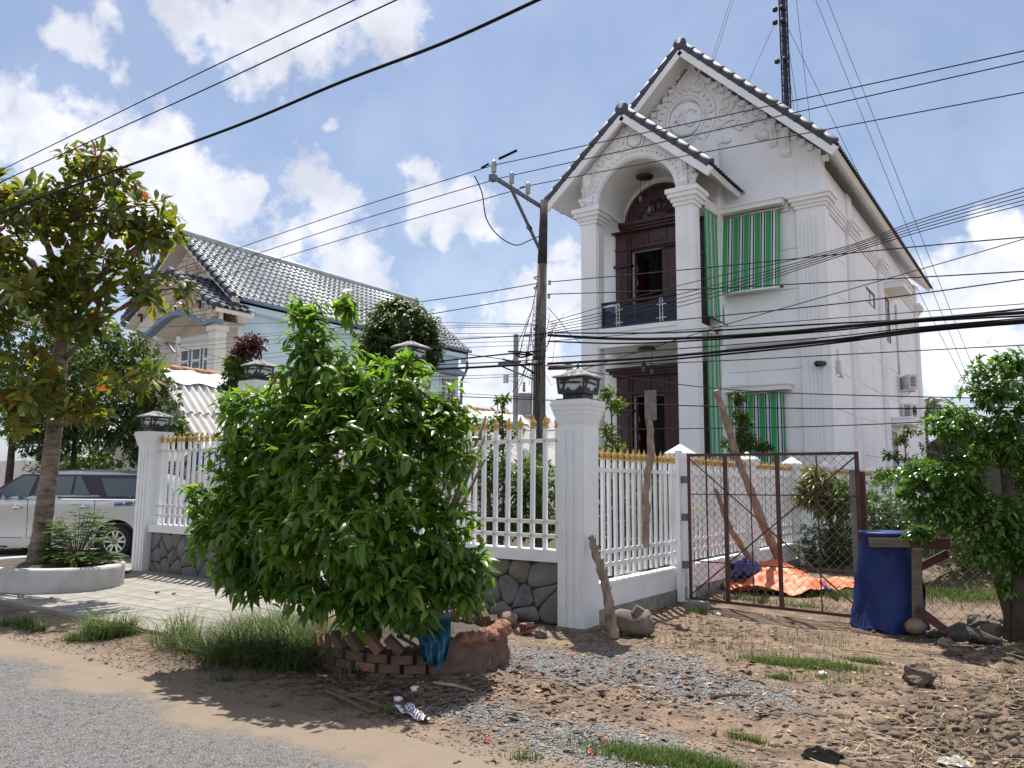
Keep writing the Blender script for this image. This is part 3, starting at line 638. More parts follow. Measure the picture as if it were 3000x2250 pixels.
# windows in the right wall
def side_window(y0, y1, z0, z1, bars, canopy=None):
    f = MB(); x = HX1-0.06
    for a, c, d, e in ((y0, y1, z0, z0+0.07), (y0, y1, z1-0.07, z1), (y0, y0+0.07, z0+0.07, z1-0.07), (y1-0.07, y1, z0+0.07, z1-0.07)): f.box(x-0.05, x+0.05, a, c, d, e)
    nb, nr = bars
    for i in range(1, nb): yy = y0 + (y1-y0)*i/nb; f.box(x-0.03, x+0.04, yy-0.025, yy+0.025, z0+0.07, z1-0.07)
    for i in range(1, nr): zz = z0 + (z1-z0)*i/nr; f.box(x-0.03, x+0.035, y0+0.07, y1-0.07, zz-0.02, zz+0.02)
    o = f.build('window', 'wood_red', house)
    p = MB(); p.box(x-0.05, x-0.035, y0+0.07, y1-0.07, z0+0.07, z1-0.07); p.build('pane', 'glass_dark', o)
    if canopy:
        c = MB(); c.box(HX1, HX1+0.75, canopy[0], canopy[1], canopy[2], canopy[2]+0.22); c.box(HX1, HX1+0.79, canopy[0]-0.04, canopy[1]+0.04, canopy[2]+0.22, canopy[2]+0.28); c.build('canopy', 'white', house)
side_window(29.0, 30.6, 7.98, 8.56, (2, 1))
side_window(32.35, 33.6, 7.15, 8.95, (4, 4), (32.15, 34.3, 9.12))
side_window(32.6, 33.9, 0.9, 3.7, (4, 5), (32.2, 34.6, 3.9))
# canopies over the front windows, dark windows behind the blinds
for zc in (9.80, 4.32):
    c = MB(); c.box(-8.3, -6.2, HY-0.45, HY, zc, zc+0.14); c.box(-8.34, -6.15, HY-0.50, HY, zc+0.14, zc+0.20); c.build('canopy', 'white', house)
    f = MB(); z0, z1 = zc-2.25, zc-0.15
    for a, q, d, e in ((-7.95, -6.45, z0, z0+0.08), (-7.95, -6.45, z1-0.08, z1), (-7.95, -7.87, z0, z1), (-6.53, -6.45, z0, z1), (-7.24, -7.16, z0, z1)): f.box(a, q, HY-0.03, HY+0.03, d, e)
    o = f.build('window', 'wood_red', house)
    p = MB(); p.box(-7.87, -6.53, HY-0.012, HY+0.0, z0+0.08, z1-0.08); p.build('pane', 'glass_dark', o)
# porch columns
def column(x0, x1, y0, y1, flutes):
    b = MB(); b.box(x0, x1, y0, y1, 0, CAP0)
    k = 4
    for i in range(k):
        yy = y0 + (y1-y0)*(0.22 + 0.56*i/(k-1)); b.box(x1, x1+0.03, yy-0.035, yy+0.035, 0.7, CAP0-0.2)
        xx = x0 + (x1-x0)*(0.22 + 0.56*i/(k-1))
    b.box(x0-0.05, x1+0.05, y0-0.05, y1+0.05, 0, 0.5)
    o = b.build('column', 'white', house)
    c = MB(); cap_ring(c, x0, x1, y0, y1, CAP0-0.05, CAP1); c.build('capital', 'white', o)
column(PX0, PX0+0.53, PYF, PYF+0.5, 4); column(-8.68, PX1, PYF, PYF+0.5, 4)
# porch: beams, floors, vault, door walls
b = MB()
b.box(PX0+0.1, PX1-0.1, PYF+0.22, PYD, 5.72, F1Z); b.box(PX0+0.53, -8.68, PYF+0.10, PYF+0.22, 5.66, F1Z); b.box(PX0+0.53, -8.68, PYF+0.06, PYF+0.10, F1Z-0.12, F1Z+0.01)
b.build('balcony_slab', 'white', house)
b = MB(); b.box(PX0-0.1, PX1+0.1, PYF, PYD, 0, F0); b.build('porch_floor', 'white', house)
AX, AR, AZ = -9.95, 1.28, CAP1                                 # arch
def arch_face(b, y0, y1, outer):
    """wall with an arched cut-out below the porch gable"""
    n = 20
    inner = [(AX + AR*math.cos(PI - PI*i/n), AZ + AR*math.sin(PI - PI*i/n)) for i in range(n+1)]
    def top(x): return outer(x)
    for (xa, za), (xb, zb) in zip(inner[:-1], inner[1:]):
        b.prism([(xa, za), (xb, zb), (xb, top(xb)), (xa, top(xa))], y0, y1, lambda u, v, a: (u, a, v))
    b.prism([(PX0, AZ), (inner[0][0], AZ), (inner[0][0], top(inner[0][0])), (PX0, top(PX0))], y0, y1, lambda u, v, a: (u, a, v))
    b.prism([(inner[-1][0], AZ), (PX1, AZ), (PX1, top(PX1)), (inner[-1][0], top(inner[-1][0]))], y0, y1, lambda u, v, a: (u, a, v))
qtop = lambda x: QZ - 0.28 - abs(x-QX) * (QZ-QZE)/(QX1-QX)
b = MB(); arch_face(b, PYF+0.05, PYF+0.3, qtop); b.build('arch_wall', 'white', house)
b = MB(); b.smooth = True
n = 24
b.sheet(lambda u, v: (AX - AR*math.cos(PI*u), PYF+0.3 + v*(PYD-PYF-0.32), AZ + AR*math.sin(PI*u)), n, 1)
b.build('vault', 'white', house, fix=False)
b = MB()
b.box(AX+AR, PX1, PYF+0.5, PYD, AZ-0.35, AZ+0.02); b.build('porch_beam', 'white', house)
b = MB(); b.box(PX0, AX-AR, PYF+0.5, PYD, AZ-0.35, AZ+0.02)
b.box(PX0-0.02, AX-AR+0.12, PYF+0.5, PYD, AZ-0.12, AZ-0.02)
b.build('porch_beam', 'white', house)
b = MB()                                                       # raised archivolt with little blocks
pts = [(AX + (AR+0.10)*math.cos(PI*i/28), PYF+0.04, AZ + (AR+0.10)*math.sin(PI*i/28)) for i in range(29)]
b.tube(pts, 0.075, 6)
pts = [(AX + (AR+0.27)*math.cos(PI*i/28), PYF+0.04, AZ + (AR+0.27)*math.sin(PI*i/28)) for i in range(29)]
b.tube(pts, 0.05, 6)
for i in range(27):
    a = PI*(i+0.5)/27; c = Vector((AX + (AR+0.19)*math.cos(a), PYF+0.02, AZ + (AR+0.19)*math.sin(a)))
    b.tube([c - Vector((math.sin(a)*-0.05, 0, math.cos(a)*0.05)), c + Vector((math.sin(a)*-0.05, 0, math.cos(a)*0.05))], 0.035, 5)
b.build('archivolt', 'white', house)
DX0, DX1 = -10.95, -8.95
b = MB()
for z0, z1, oz in ((F0, 5.72, 4.35), (F1Z, 12.2, 9.05)):
    b.box(PX0, DX0, PYD, PYD+0.2, z0, z1); b.box(DX1, PX1+0.1, PYD, PYD+0.2, z0, z1); b.box(DX0, DX1, PYD, PYD+0.2, oz, z1)
b.box(PX0, PX0+0.15, PYD+0.2, HY+0.05, 0, 11); b.box(PX1-0.05, PX1+0.1, PYD+0.2, HY+0.05, 0, 11)
for z in (1.4, 2.6, 3.8, 7.3, 8.5): b.box(PX0, PX0+0.52, PYD-0.012, PYD, z+0.012, z+1.1)
b.build('porch_wall', 'white', house)
def door(z0, zo, arch):
    cx = (DX0+DX1)/2
    f = MB(); y = PYD
    for s in (-1, 1):                                          # pilasters of the frame
        x0, x1 = sorted((cx + s*0.98, cx + s*1.52))
        f.box(x0, x1, y-0.14, y, z0, zo+0.05); f.box(x0+0.08, x1-0.08, y-0.18, y-0.14, z0+0.9, zo-0.55); f.box(x0+0.1, x1-0.1, y-0.18, y-0.14, zo-0.4, zo-0.05)
        f.box(x0, x1, y-0.13, y, zo+0.05, zo+0.62); f.box(x0+0.1, x1-0.1, y-0.16, y-0.13, zo+0.12, zo+0.55)
        f.box(x0-0.05, x1+0.05, y-0.21, y, zo-0.50, zo-0.42); f.box(x0-0.04, x1+0.04, y-0.22, y, z0, z0+0.55)
        f.lathe([(0.0, -0.05), (0.11, -0.03), (0.13, 0.0)], ((x0+x1)/2, y-0.15, zo-0.75), 12, 'y')
        f.tube([(x0+0.16, y-0.18, z0+1.0), (x0+0.16, y-0.18, zo-0.65)], 0.03, 6); f.tube([(x1-0.16, y-0.18, z0+1.0), (x1-0.16, y-0.18, zo-0.65)], 0.03, 6)
    f.box(cx-1.0, cx+1.0, y-0.10, y, zo, zo+0.62)
    for k in (-0.62, 0.0, 0.62):
        f.box(cx+k-0.27, cx+k+0.27, y-0.13, y-0.10, zo+0.12, zo+0.52)
        f.prism([(cx+k-0.2, zo+0.2), (cx+k+0.2, zo+0.2), (cx+k, zo+0.42)], y-0.16, y-0.13, lambda u, v, a: (u, a, v))
    for g, a, c in ((0.02, 0.05, 0.12), (0.10, 0.62, 0.70), (0.18, 0.70, 0.78), (0.26, 0.78, 0.88)):
        f.box(cx-1.5-g, cx+1.5+g, y-0.16-g, y, zo+a, zo+c)
    o = f.build('door_frame', 'wood_red', house)
    if arch:
        t = MB(); nn = 20; R = 1.22; zz = zo+0.88
        t.prism([(cx-R*math.cos(PI*i/nn), zz+R*math.sin(PI*i/nn)*1.0) for i in range(nn+1)], y-0.05, y, lambda u, v, a: (u, a, v))
        for rr, th in ((1.17, 0.05), (1.02, 0.03)): t.tube([(cx-rr*math.cos(PI*i/nn), y-0.07, zz+rr*math.sin(PI*i/nn)) for i in range(nn+1)], th, 6)
        for k in range(7): a = PI*(k+1)/8; scroll_leaf(t, cx+0.35*math.cos(a), zz+0.3*math.sin(a), a, 0.45, 0.06, y-0.07, 5)
        t.build('tympanum', 'wood_red', o)
    def leaf(x0, x1, yy, nm, rot=None):
        l = MB(); l.box(x0, x1, yy, yy+0.06, z0+0.02, zo)
        w = x1-x0
        for a, c in ((0.06, 0.28), (0.32, 0.46), (0.52, 0.94)):
            za, zb = z0+(zo-z0)*a, z0+(zo-z0)*c
            for q in (0.0, 1.0):
                l.box(x0+0.1*w, x1-0.1*w, yy-0.015, yy, za + (zb-za-0.05)*q, za + (zb-za-0.05)*q + 0.05)
            l.box(x0+0.1*w, x0+0.18*w, yy-0.015, yy, za+.05, zb-.05); l.box(x1-0.18*w, x1-0.1*w, yy-0.015, yy, za+.05, zb-.05)
            l.box(x0+0.28*w, x1-0.28*w, yy-0.03, yy, za+(zb-za)*0.25, zb-(zb-za)*0.25)
        return l.build(nm, 'wood_red', house)
    leaf(cx+0.02, DX1, PYD+0.06, 'door')
    # left leaf swung inwards, seen edge on
    l = MB(); l.box(DX0+0.02, DX0+0.08, PYD+0.2, PYD+1.1, z0+0.02, zo)
    o2 = l.build('door', 'wood_red', house)
    h = MB()
    for zz in (z0+0.35, z0+(zo-z0)*0.62, z0+(zo-z0)*0.78): h.box(DX0+0.08, DX0+0.10, PYD+0.2, PYD+0.27, zz, zz+0.2)
    h.build('hinge', 'steel', o2)
door(F1Z, 9.03, True); door(F0, 4.35, False)
# railing
RYB = PYF + 0.28
b = MB(); b.smooth = True
b.tube([(-11.35, RYB, 7.05), (-8.68, RYB, 7.05)], 0.045, 10); b.build('handrail', 'wood_red', house)
b = MB(); b.smooth = True
b.tube([(-11.3, RYB+0.06, 6.9), (-11.3, PYD-0.5, 6.9)], 0.045, 10); b.build('handrail', 'wood_red', house)
for x in (-10.68, -9.28):
    b = MB(); b.box(x-0.055, x-0.03, RYB-0.02, RYB+0.02, F1Z, 7.0); b.box(x+0.03, x+0.055, RYB-0.02, RYB+0.02, F1Z, 7.0)
    b.smooth = True; b.tube([(x, RYB, 6.95), (x, RYB, 7.10)], 0.03, 8)
    for z in (6.42, 6.82): b.tube([(x-0.16, RYB-0.01, z), (x+0.16, RYB-0.01, z)], 0.022, 8)
    b.build('rail_post', 'steel', house)
for x0, x1 in ((-11.25, -10.78), (-10.58, -9.38), (-9.18, -8.70)):
    b = MB(); b.box(x0, x1, RYB-0.006, RYB+0.006, 6.32, 6.94); b.build('glass_panel', 'glass_blue', house)
b = MB(); b.box(-11.31, -11.29, RYB+0.15, PYD-0.5, 6.32, 6.85); b.build('glass_panel', 'frosted', house)
# roofs: white soffit slab, tiles on top
def gable_roof(rx, rz, ex0, ex1, ez, y0, y1, wave, name_y1_open=True):
    th = 0.14
    s = MB()
    for ex in (ex0, ex1):
        d = Vector((ex-rx, 0, ez-rz)).normalized(); nrm = Vector((-d.z, 0, d.x)) if ex > rx else Vector((d.z, 0, -d.x))
        if nrm.z < 0: nrm = -nrm
        p0, p1 = Vector((rx, 0, rz)), Vector((ex, 0, ez)); q0, q1 = Vector((rx, 0, rz-th*1.35)), p1 - nrm*th
        s.prism([(p0.x, p0.z), (p1.x, p1.z), (q1.x, q1.z), (q0.x, q0.z)], y0+0.03, y1, lambda u, v, a: (u, a, v))
    o = s.build('roof', 'white', house)
    t = MB(); L_ = math.hypot(ex1-rx, ez-rz)
    for ex in (ex0, ex1):
        sg = 1 if ex > rx else -1; d = Vector(((ex-rx), 0, ez-rz)); ln = d.length; d /= ln; nrm = Vector((-d.z*sg, 0, d.x*sg))
        rows = int(ln/0.36)+1; ny = int((y1-y0)/0.055)
        def fn(u, v, d=d, nrm=nrm, ln=ln):
            s_ = v*rows; r = math.floor(min(s_, rows-1e-6)); f = s_-r
            y = y0 + u*(y1-y0)
            h = 0.035 + 0.035*math.sin(2*PI*y/0.22) + 0.035*f
            return Vector((rx, y, rz)) + d*(ln+0.07)*v + nrm*h
        t.sheet(fn, ny, rows*2)
    t.build('tile_sheet', 'tile_dark', o, fix=False)
    tag(o.children[0], kind='stuff')
    # barge boards
    for ex in (ex0, ex1):
        p, q = Vector((rx, y0, rz-0.02)), Vector((ex, y0, ez-0.02)); d = (q-p).normalized()
        bb = MB(); bb.beam(p + Vector((0, 0.0, -0.17)), q + d*0.02 + Vector((0, 0, -0.17)), 0.09, 0.26, (0, 0, 1)); bb.build('barge_board', 'white', house)
    # barge tiles, one by one
    ln = L_; k = int(ln/0.43); m = MB(); m.smooth = True
    m.lathe([(0.150, 0.0), (0.163, 0.015), (0.161, 0.05), (0.155, 0.07), (0.150, 0.46)], (0, 0, 0), 14)
    me = mesh_of(m, 'barge_tile', 'tile_dark')
    for ex in (ex0, ex1):
        d = Vector((rx-ex, 0, rz-ez)).normalized()
        for i in range(k):
            p = Vector((ex, y0+0.06, ez+0.05)) + d*(ln-0.1)*i/k
            inst('barge_tile', me, house, p, quat=d.to_track_quat('Z', 'Y'), scale=(1, 1, (ln/k)/0.43))
    m = MB(); m.smooth = True; m.lathe([(0.0, -0.05), (0.19, -0.04), (0.22, 0.0), (0.19, 0.1), (0.15, 0.14), (0.15, 1.0)], (rx, y0-0.04, rz+0.04), 18, 'y')
    m.tube([(rx, y0+0.9, rz+0.04), (rx, y1, rz+0.04)], 0.15, 10)
    m.build('ridge_cap', 'tile_dark', house)
gable_roof(RX, RZ, EX0, EX1, EZ, RY0, RY1, 1)
gable_roof(QX, QZ, QX0, QX1, QZE, QY0, HY-0.02, 1)
# reliefs on the gables
def main_relief():
    b = MB(); b.smooth = True; y = HY-0.015; cx, cz = -9.28, 13.35
    ring = lambda rx, rz, r, n=36: b.tube([(cx + rx*math.cos(2*PI*i/n), y, cz + rz*math.sin(2*PI*i/n)) for i in range(n+1)], r, 6)
    ring(0.62, 0.72, 0.05); ring(0.72, 0.83, 0.03); ring(0.98, 1.05, 0.06)
    for i in range(26):
        a = 2*PI*i/26; b.tube([(cx + 0.80*math.cos(a), y, cz+0.9*math.sin(a)), (cx + 0.93*math.cos(a+.05), y-.02, cz+1.02*math.sin(a+.05))], [0.035, 0.05], 5)
    b.lathe([(0.0, -0.05), (0.5, -0.03), (0.62, 0.0)], (cx, y, cz), 24, 'y')
    for p in (((-.34, -.06), (-.12, .26)), ((-.30, .20), (-.18, -.16)), ((-.04, .30), (-.22, -.2))): b.tube([(cx+u, y-0.06, cz+v) for u, v in p], 0.035, 5)
    b.tube([(cx+0.2+0.2*math.cos(a), y-0.06, cz+0.28*math.sin(a)) for a in np.linspace(0.5, 2*PI-0.4, 18)], 0.04, 5)
    for s in (-1, 1):
        spiral(b, cx+s*0.52, cz+1.02, 0.26, 1.4, PI/2, s, y, 0.06); spiral(b, cx+s*1.02, cz+0.75, 0.2, 1.4, PI/2, -s, y, 0.05)
        spiral(b, cx+s*0.30, cz+1.55, 0.24, 1.5, -PI/2, s, y, 0.055)
        x0 = cx + s*1.05
        pts = [(x0 + s*t*1.75, y, cz-0.62 + 0.16*math.sin(t*7) + 0.25*t) for t in np.linspace(0, 1, 14)]; b.tube(pts, [0.07*(1-0.5*i/13) for i in range(14)], 6)
        for t, r, dv in ((0.15, 0.26, 1), (0.45, 0.24, -1), (0.72, 0.2, 1), (0.98, 0.16, -1)):
            px_, pz = x0 + s*t*1.75, cz-0.58 + 0.16*math.sin(t*7) + 0.25*t
            spiral(b, px_, pz+0.22*dv*0.8+0.05, r, 1.5, PI/2*dv, s*dv, y, 0.05)
            scroll_leaf(b, px_, pz-0.05, (PI/2 - s*0.9) if dv > 0 else (-PI/2 + s*0.6), 0.34, 0.055, y)
            scroll_leaf(b, px_+s*0.15, pz-0.1, -PI/2 + s*0.9, 0.28, 0.05, y)
        spiral(b, cx+s*1.35, cz+0.15, 0.3, 1.5, -PI/2, s, y, 0.055); scroll_leaf(b, cx+s*1.25, cz+0.5, PI/2 - s*0.7, 0.35, 0.05, y)
        spiral(b, cx+s*1.85, cz-0.12, 0.22, 1.4, -PI/2, s, y, 0.05)
        for k in range(4): scroll_leaf(b, cx+s*(0.25+0.32*k), cz-1.02+0.03*k, -PI/2 + s*(0.35+0.15*k), 0.34, 0.06, y)
        b.tube([(cx+s*t, y, cz-1.06+0.05*math.sin(t*16)) for t in np.linspace(0.05, 1.5, 14)], 0.04, 5)
    for k in range(9): a = PI*(k+0.5)/9; scroll_leaf(b, cx+0.14*math.cos(a), cz+1.62+0.1*math.sin(a), a, 0.34, 0.05, y, 2)
    for t, s in ((0, 1),):                                     # shell at the right end
        for k in range(8): a = -PI*0.95 + k*0.2; b.tube([(-6.75, y, 12.35), (-6.75+0.34*math.cos(a+0.4), y-0.03, 12.35+0.34*math.sin(a+0.4))], [0.03, 0.05], 5)
    b.build('relief', 'white', house)
    m = MB(); m.beam((0, -0.05, 0), (0, -0.05, -0.16), 0.17, 0.1, (0, 1, 0)); me = mesh_of(m, 'dentil', 'white')   # stepped blocks under the slopes
    for s in (-1, 1):
        for i in range(17):
            t = 0.14 + 0.048*i; x = RX + s*t*(EX1-RX); z = RZ - t*(RZ-EZ) - 0.36
            inst('dentil', me, house, (x, HY, z))
main_relief()
b = MB(); corbel(b, -6.5, HY, 11.72, 12.55); b.build('bracket', 'white', house)
b = MB(); corbel(b, -6.12, HY, 11.32, 12.15); b.build('bracket', 'white', house)
def porch_relief():
    b = MB(); b.smooth = True; y = PYF+0.035; cx = AX
    for s in (-1, 1):
        for k in range(7):
            a = PI/2 + s*(0.28+0.19*k); r = AR+0.52; px_, pz = cx + r*math.cos(a), AZ + r*math.sin(a)
            spiral(b, px_, pz, 0.16-0.008*k, 1.4, a, s, y, 0.04); scroll_leaf(b, px_, pz, a - s*0.4, 0.24, 0.045, y, 5)
            scroll_leaf(b, px_, pz, a + s*1.3, 0.2, 0.04, y, 4)
    cz = AZ+AR+0.62
    b.tube([(cx+0.30*math.cos(2*PI*i/24), y, cz+0.34*math.sin(2*PI*i/24)) for i in range(25)], 0.045, 6)
    b.lathe([(0.0, -0.05), (0.2, -0.03), (0.26, 0.0)], (cx, y, cz), 18, 'y')
    for s in (-1, 1): spiral(b, cx+s*0.34, cz+0.3, 0.15, 1.4, PI/2, -s, y, 0.04); scroll_leaf(b, cx+s*0.36, cz, PI/2 - s*0.8, 0.3, 0.045, y); scroll_leaf(b, cx+s*.3, cz-.25, PI/2-s*1.4, .3, .045, y)
    for a in (PI/2-0.6, PI/2-0.3, PI/2, PI/2+0.3, PI/2+0.6): scroll_leaf(b, cx, cz+0.32, a, 0.34, 0.05, y, 3)
    b.build('relief', 'white', house)
    c = MB(); corbel(c, -11.5, PYF+0.05, AZ+0.1, AZ+1.05, 0.22); c.build('bracket', 'white', house)
    c = MB(); corbel(c, -8.4, PYF+0.05, AZ+0.1, AZ+1.05, 0.22); c.build('bracket', 'white', house)
porch_relief()
# lamps under the porch
def pendant(z, label, drops, y):
    t = thing('pendant_lamp', label, 'ceiling lamp', (AX-0.1, y, z))
    b = MB(); b.smooth = True; b.lathe([(0.0, 0.0), (0.27, 0.0), (0.27, 0.05), (0.0, 0.06)], (AX-0.1, y, z), 20); b.build('ceiling_plate', 'black_metal', t)
    for dx, l in drops:
        b = MB(); b.tube([(AX-0.1+dx, y, z), (AX-0.1+dx, y, z-l)], 0.008, 4); o = b.build('cord', 'black_metal', t)
        b = MB(); b.smooth = True; b.lathe([(0.02, 0.0), (0.04, -0.02), (0.07, -0.1), (0.085, -0.12)], (AX-0.1+dx, y, z-l), 12); b.build('lamp_cap', 'black_metal', t)
        b = MB(); b.smooth = True; b.lathe([(0.05, -0.1), (0.06, -0.2), (0.055, -0.28), (0.03, -0.31)], (AX-0.1+dx, y, z-l), 12); b.build('lamp_shade', 'glass_grey', t)
pendant(11.05, 'black round plate with two hanging lanterns inside the upper arch', ((-0.14, 0.45), (0.16, 0.85)), 21.5)
pendant(5.62, 'black round plate with small pendant bulbs under the balcony slab', ((-0.1, 0.35), (0.16, 0.45)), 21.5)

# striped roll-down blinds
def stripe_mat():
    m, nt, b = nodes_of('striped_blind_cloth'); N, L = nt.nodes, nt.links
    uv = N.new('ShaderNodeUVMap'); sp = N.new('ShaderNodeSeparateXYZ'); L.new(uv.outputs[0], sp.inputs[0])
    fr = N.new('ShaderNodeMath'); fr.operation = 'FRACT'; L.new(sp.outputs[0], fr.inputs[0])
    cr = N.new('ShaderNodeValToRGB'); cr.color_ramp.interpolation = 'CONSTANT'; L.new(fr.outputs[0], cr.inputs[0])
    g, w, n = (0.045, 0.40, 0.13, 1), (0.74, 0.84, 0.84, 1), (0.012, 0.018, 0.04, 1)
    e = cr.color_ramp.elements; st = [(0, g), (0.43, n), (0.445, w), (0.49, n), (0.60, w), (0.80, n), (0.91, w), (0.965, n), (0.98, g)]
    e[0].position, e[0].color = st[0]; e[1].position, e[1].color = st[1]
    for p, c in st[2:]: q = e.new(p); q.color = c
    L.new(cr.outputs[0], b.inputs['Base Color']); b.inputs['Roughness'].default_value = 0.75
    tr = N.new('ShaderNodeBsdfTranslucent'); L.new(cr.outputs[0], tr.inputs[0])
    ms = N.new('ShaderNodeMixShader'); ms.inputs[0].default_value = 0.25; L.new(b.outputs[0], ms.inputs[1]); L.new(tr.outputs[0], ms.inputs[2]); L.new(ms.outputs[0], N['Material Output'].inputs[0])
    return m
MAT['stripe'] = stripe_mat()
def blind(label, p0, p1, z1, z0, out, nrm, periods, phase=0.0, wav=0.02, dz=0.0):
    """cloth from p0 to p1 (ground plan), top z1, bottom z0, leaning out by out along nrm"""
    p0, p1, nrm = Vector((*p0, 0)), Vector((*p1, 0)), Vector((*nrm, 0)); t = thing('roll_down_blind', label, 'window blind', (p0 + p1)/2 + Vector((0, 0, z1)), 'green striped blinds')
    b = MB(); b.smooth = True; nu, nv = 60, 10
    def fn(u, v):
        p = p0.lerp(p1, u) + nrm*(0.10 + out*(1-v) + wav*math.sin(u*periods*2*PI*0.5+1)*(1-v*0.7)); return (p.x, p.y, z0 + (z1-z0)*v)
    b.sheet(fn, nu, nv); o = b.build('blind_cloth', 'stripe', t, fix=False)
    uvl = o.data.uv_layers.new(name='UVMap'); k = 0
    for j in range(nv):
        for i in range(nu):
            for (a, c) in ((i, j), (i+1, j), (i+1, j+1), (i, j+1)): uvl.data[k].uv = (a/nu*periods + phase, c/nv); k += 1
    d = (p1-p0).normalized()
    b = MB(); b.smooth = True; b.tube([p0 - d*0.08 + nrm*(0.1+out) + Vector((0, 0, z0)), p1 + d*0.08 + nrm*(0.1+out) + Vector((0, 0, z0))], 0.03, 8); b.build('bottom_bar', 'white' if out > 0.2 else 'plastic_b', t)
    b = MB()
    for q in (p0 - d*0.06, p1 + d*0.06): b = MB(); b.box(q.x-0.04, q.x+0.04, q.y-0.04+nrm.y*(0.1+out), q.y+0.04+nrm.y*(0.1+out), z0-0.04, z0+0.04); b.build('bar_end', 'plastic_b', t)
    b = MB(); b.smooth = True; b.tube([p0 + nrm*0.1 + Vector((0, 0, z1+0.02)), p1 + nrm*0.1 + Vector((0, 0, z1+0.02))], 0.035, 8); b.build('roller', 'steel', t)
    b = MB()
    for q in (p0 - d*0.05, p1 + d*0.05): b = MB(); b.beam(q + Vector((0, 0, z1+0.02)), q + nrm*0.16 + Vector((0, 0, z1+0.02)), 0.03, 0.07); b.build('bracket', 'steel', t)
    return t
blind('upper front striped blind hanging open below its white canopy', (-8.06, HY-0.05), (-6.34, HY-0.05), 9.72, 7.30, 0.30, (0, -1), 5.2, 0.0)
blind('lower front striped blind half hidden behind the small citrus tree', (-8.12, HY-0.05), (-6.42, HY-0.05), 4.26, 0.9, 0.05, (0, -1), 5.1, 0.0)
blind('narrow upper striped blind closing the side of the balcony', (PX1-0.05, PYF+0.72), (PX1-0.05, HY-0.12), 9.66, 6.42, 0.04, (1, 0), 5.0, 0.0)
blind('narrow lower striped blind closing the side of the ground floor porch', (PX1-0.05, PYF+0.72), (PX1-0.05, HY-0.05), 5.95, 0.8, 0.04, (1, 0), 5.0, 0.0)
b = MB(); b.box(PX1-0.2, PX1-0.15, PYF+0.5, PYF+0.62, F1Z, 9.6); b.box(PX1-0.2, PX1-0.15, PYF+0.5, PYF+0.62, F0, 5.7); b.build('screen_post', 'wood_red', house)
# air conditioners, camera, pipe
def ac(label, y, z, ang):
    t = thing('air_conditioner', label, 'air conditioner', (HX1, y, z-0.1), 'air conditioners on the side wall')
    q = Matrix.Rotation(ang, 4, 'Z'); c = Vector((HX1+0.34, y, z))
    def P(x, yy, zz): return c + q @ Vector((x, yy, zz))
    b = MB(); w, d, h = 0.42, 0.16, 0.29
    b.add([P(sx*d, sy*w, sz*h) for sz in (-1, 1) for sx, sy in ((-1,-1),(1,-1),(1,1),(-1,1))], [(0,3,2,1),(4,5,6,7),(0,1,5,4),(1,2,6,5),(2,3,7,6),(3,0,4,7)]); b.build('casing', 'plastic_w', t)
    b = MB()
    for k in range(4):
        r = 0.06+0.055*k; b.tube([P(d+0.02, -0.1 + r*math.cos(2*PI*i/18), r*math.sin(2*PI*i/18)) for i in range(19)], 0.008, 4)
    for k in range(8): a = PI*k/4; b.tube([P(d+0.02, -0.1, 0), P(d+0.02, -0.1+0.23*math.cos(a), 0.23*math.sin(a))], 0.006, 4)
    b.build('fan_grille', 'plastic_b', t)
    b = MB()
    for k in range(7): b.add([P(sx, -w-0.012+sy, -0.2+0.06*k+sz) for sz in (0, 0.028) for sx, sy in ((-0.1,0),(0.1,0),(0.1,0.011),(-0.1,0.011))], [(0,3,2,1),(4,5,6,7),(0,1,5,4),(1,2,6,5),(2,3,7,6),(3,0,4,7)])
    b.build('louvre', 'plastic_b', t)
    b = MB()
    for s in (-1, 1): b = MB(); b.beam((HX1, y+s*0.28, z-0.33), (HX1+0.55, y+s*0.28, z-0.33), 0.04, 0.05); b.beam((HX1, y+s*0.28, z-0.6), (HX1+0.35, y+s*0.28, z-0.35), 0.03, 0.03); b.build('bracket', 'steel', t)
ac('upper white air conditioner on wall brackets, turned away from the wall', 35.1, 5.78, 0.5)
ac('lower white air conditioner on wall brackets with a louvred side', 35.2, 4.62, -0.15)
b = MB(); b.smooth = True
b.tube([(HX1+0.04, 34.9, 9.0), (HX1+0.05, 34.8, 8.0), (HX1+0.04, 34.95, 7.0), (HX1+0.05, 34.85, 6.1)], 0.035, 6)
b.tube([(HX1+0.04, 34.4, 6.0), (HX1+0.05, 34.3, 5.0), (HX1+0.2, 34.5, 4.6)], 0.02, 6); b.build('drain_pipe', 'plastic_w', house)
t = thing('security_camera', 'white security camera with dark lens on the house corner', 'security camera', (HX1+0.05, 23.9, 4.9))
b = MB(); b.smooth = True; b.tube([(HX1+0.08, 23.9, 4.75), (HX1+0.2, 23.8, 4.7), (HX1+0.12, 23.4, 4.95), (HX1-0.1, 22.9, 5.0)], 0.025, 6); b.build('arm', 'plastic_w', t)
b = MB(); b.smooth = True; b.tube([(HX1-0.1, 22.95, 5.02), (HX1-0.22, 22.62, 4.98)], 0.085, 10); b.build('camera_body', 'plastic_b', t)
b = MB(); b.box(HX1, HX1+0.14, 23.82, 24.0, 4.85, 5.2); b.tube([(HX1+0.07, 23.86, 5.2), (HX1+0.07, 23.84, 5.6)], 0.012, 5); b.tube([(HX1+0.07, 23.96, 5.2), (HX1+0.07, 23.98, 5.55)], 0.012, 5); b.build('receiver_box', 'plastic_w', t)
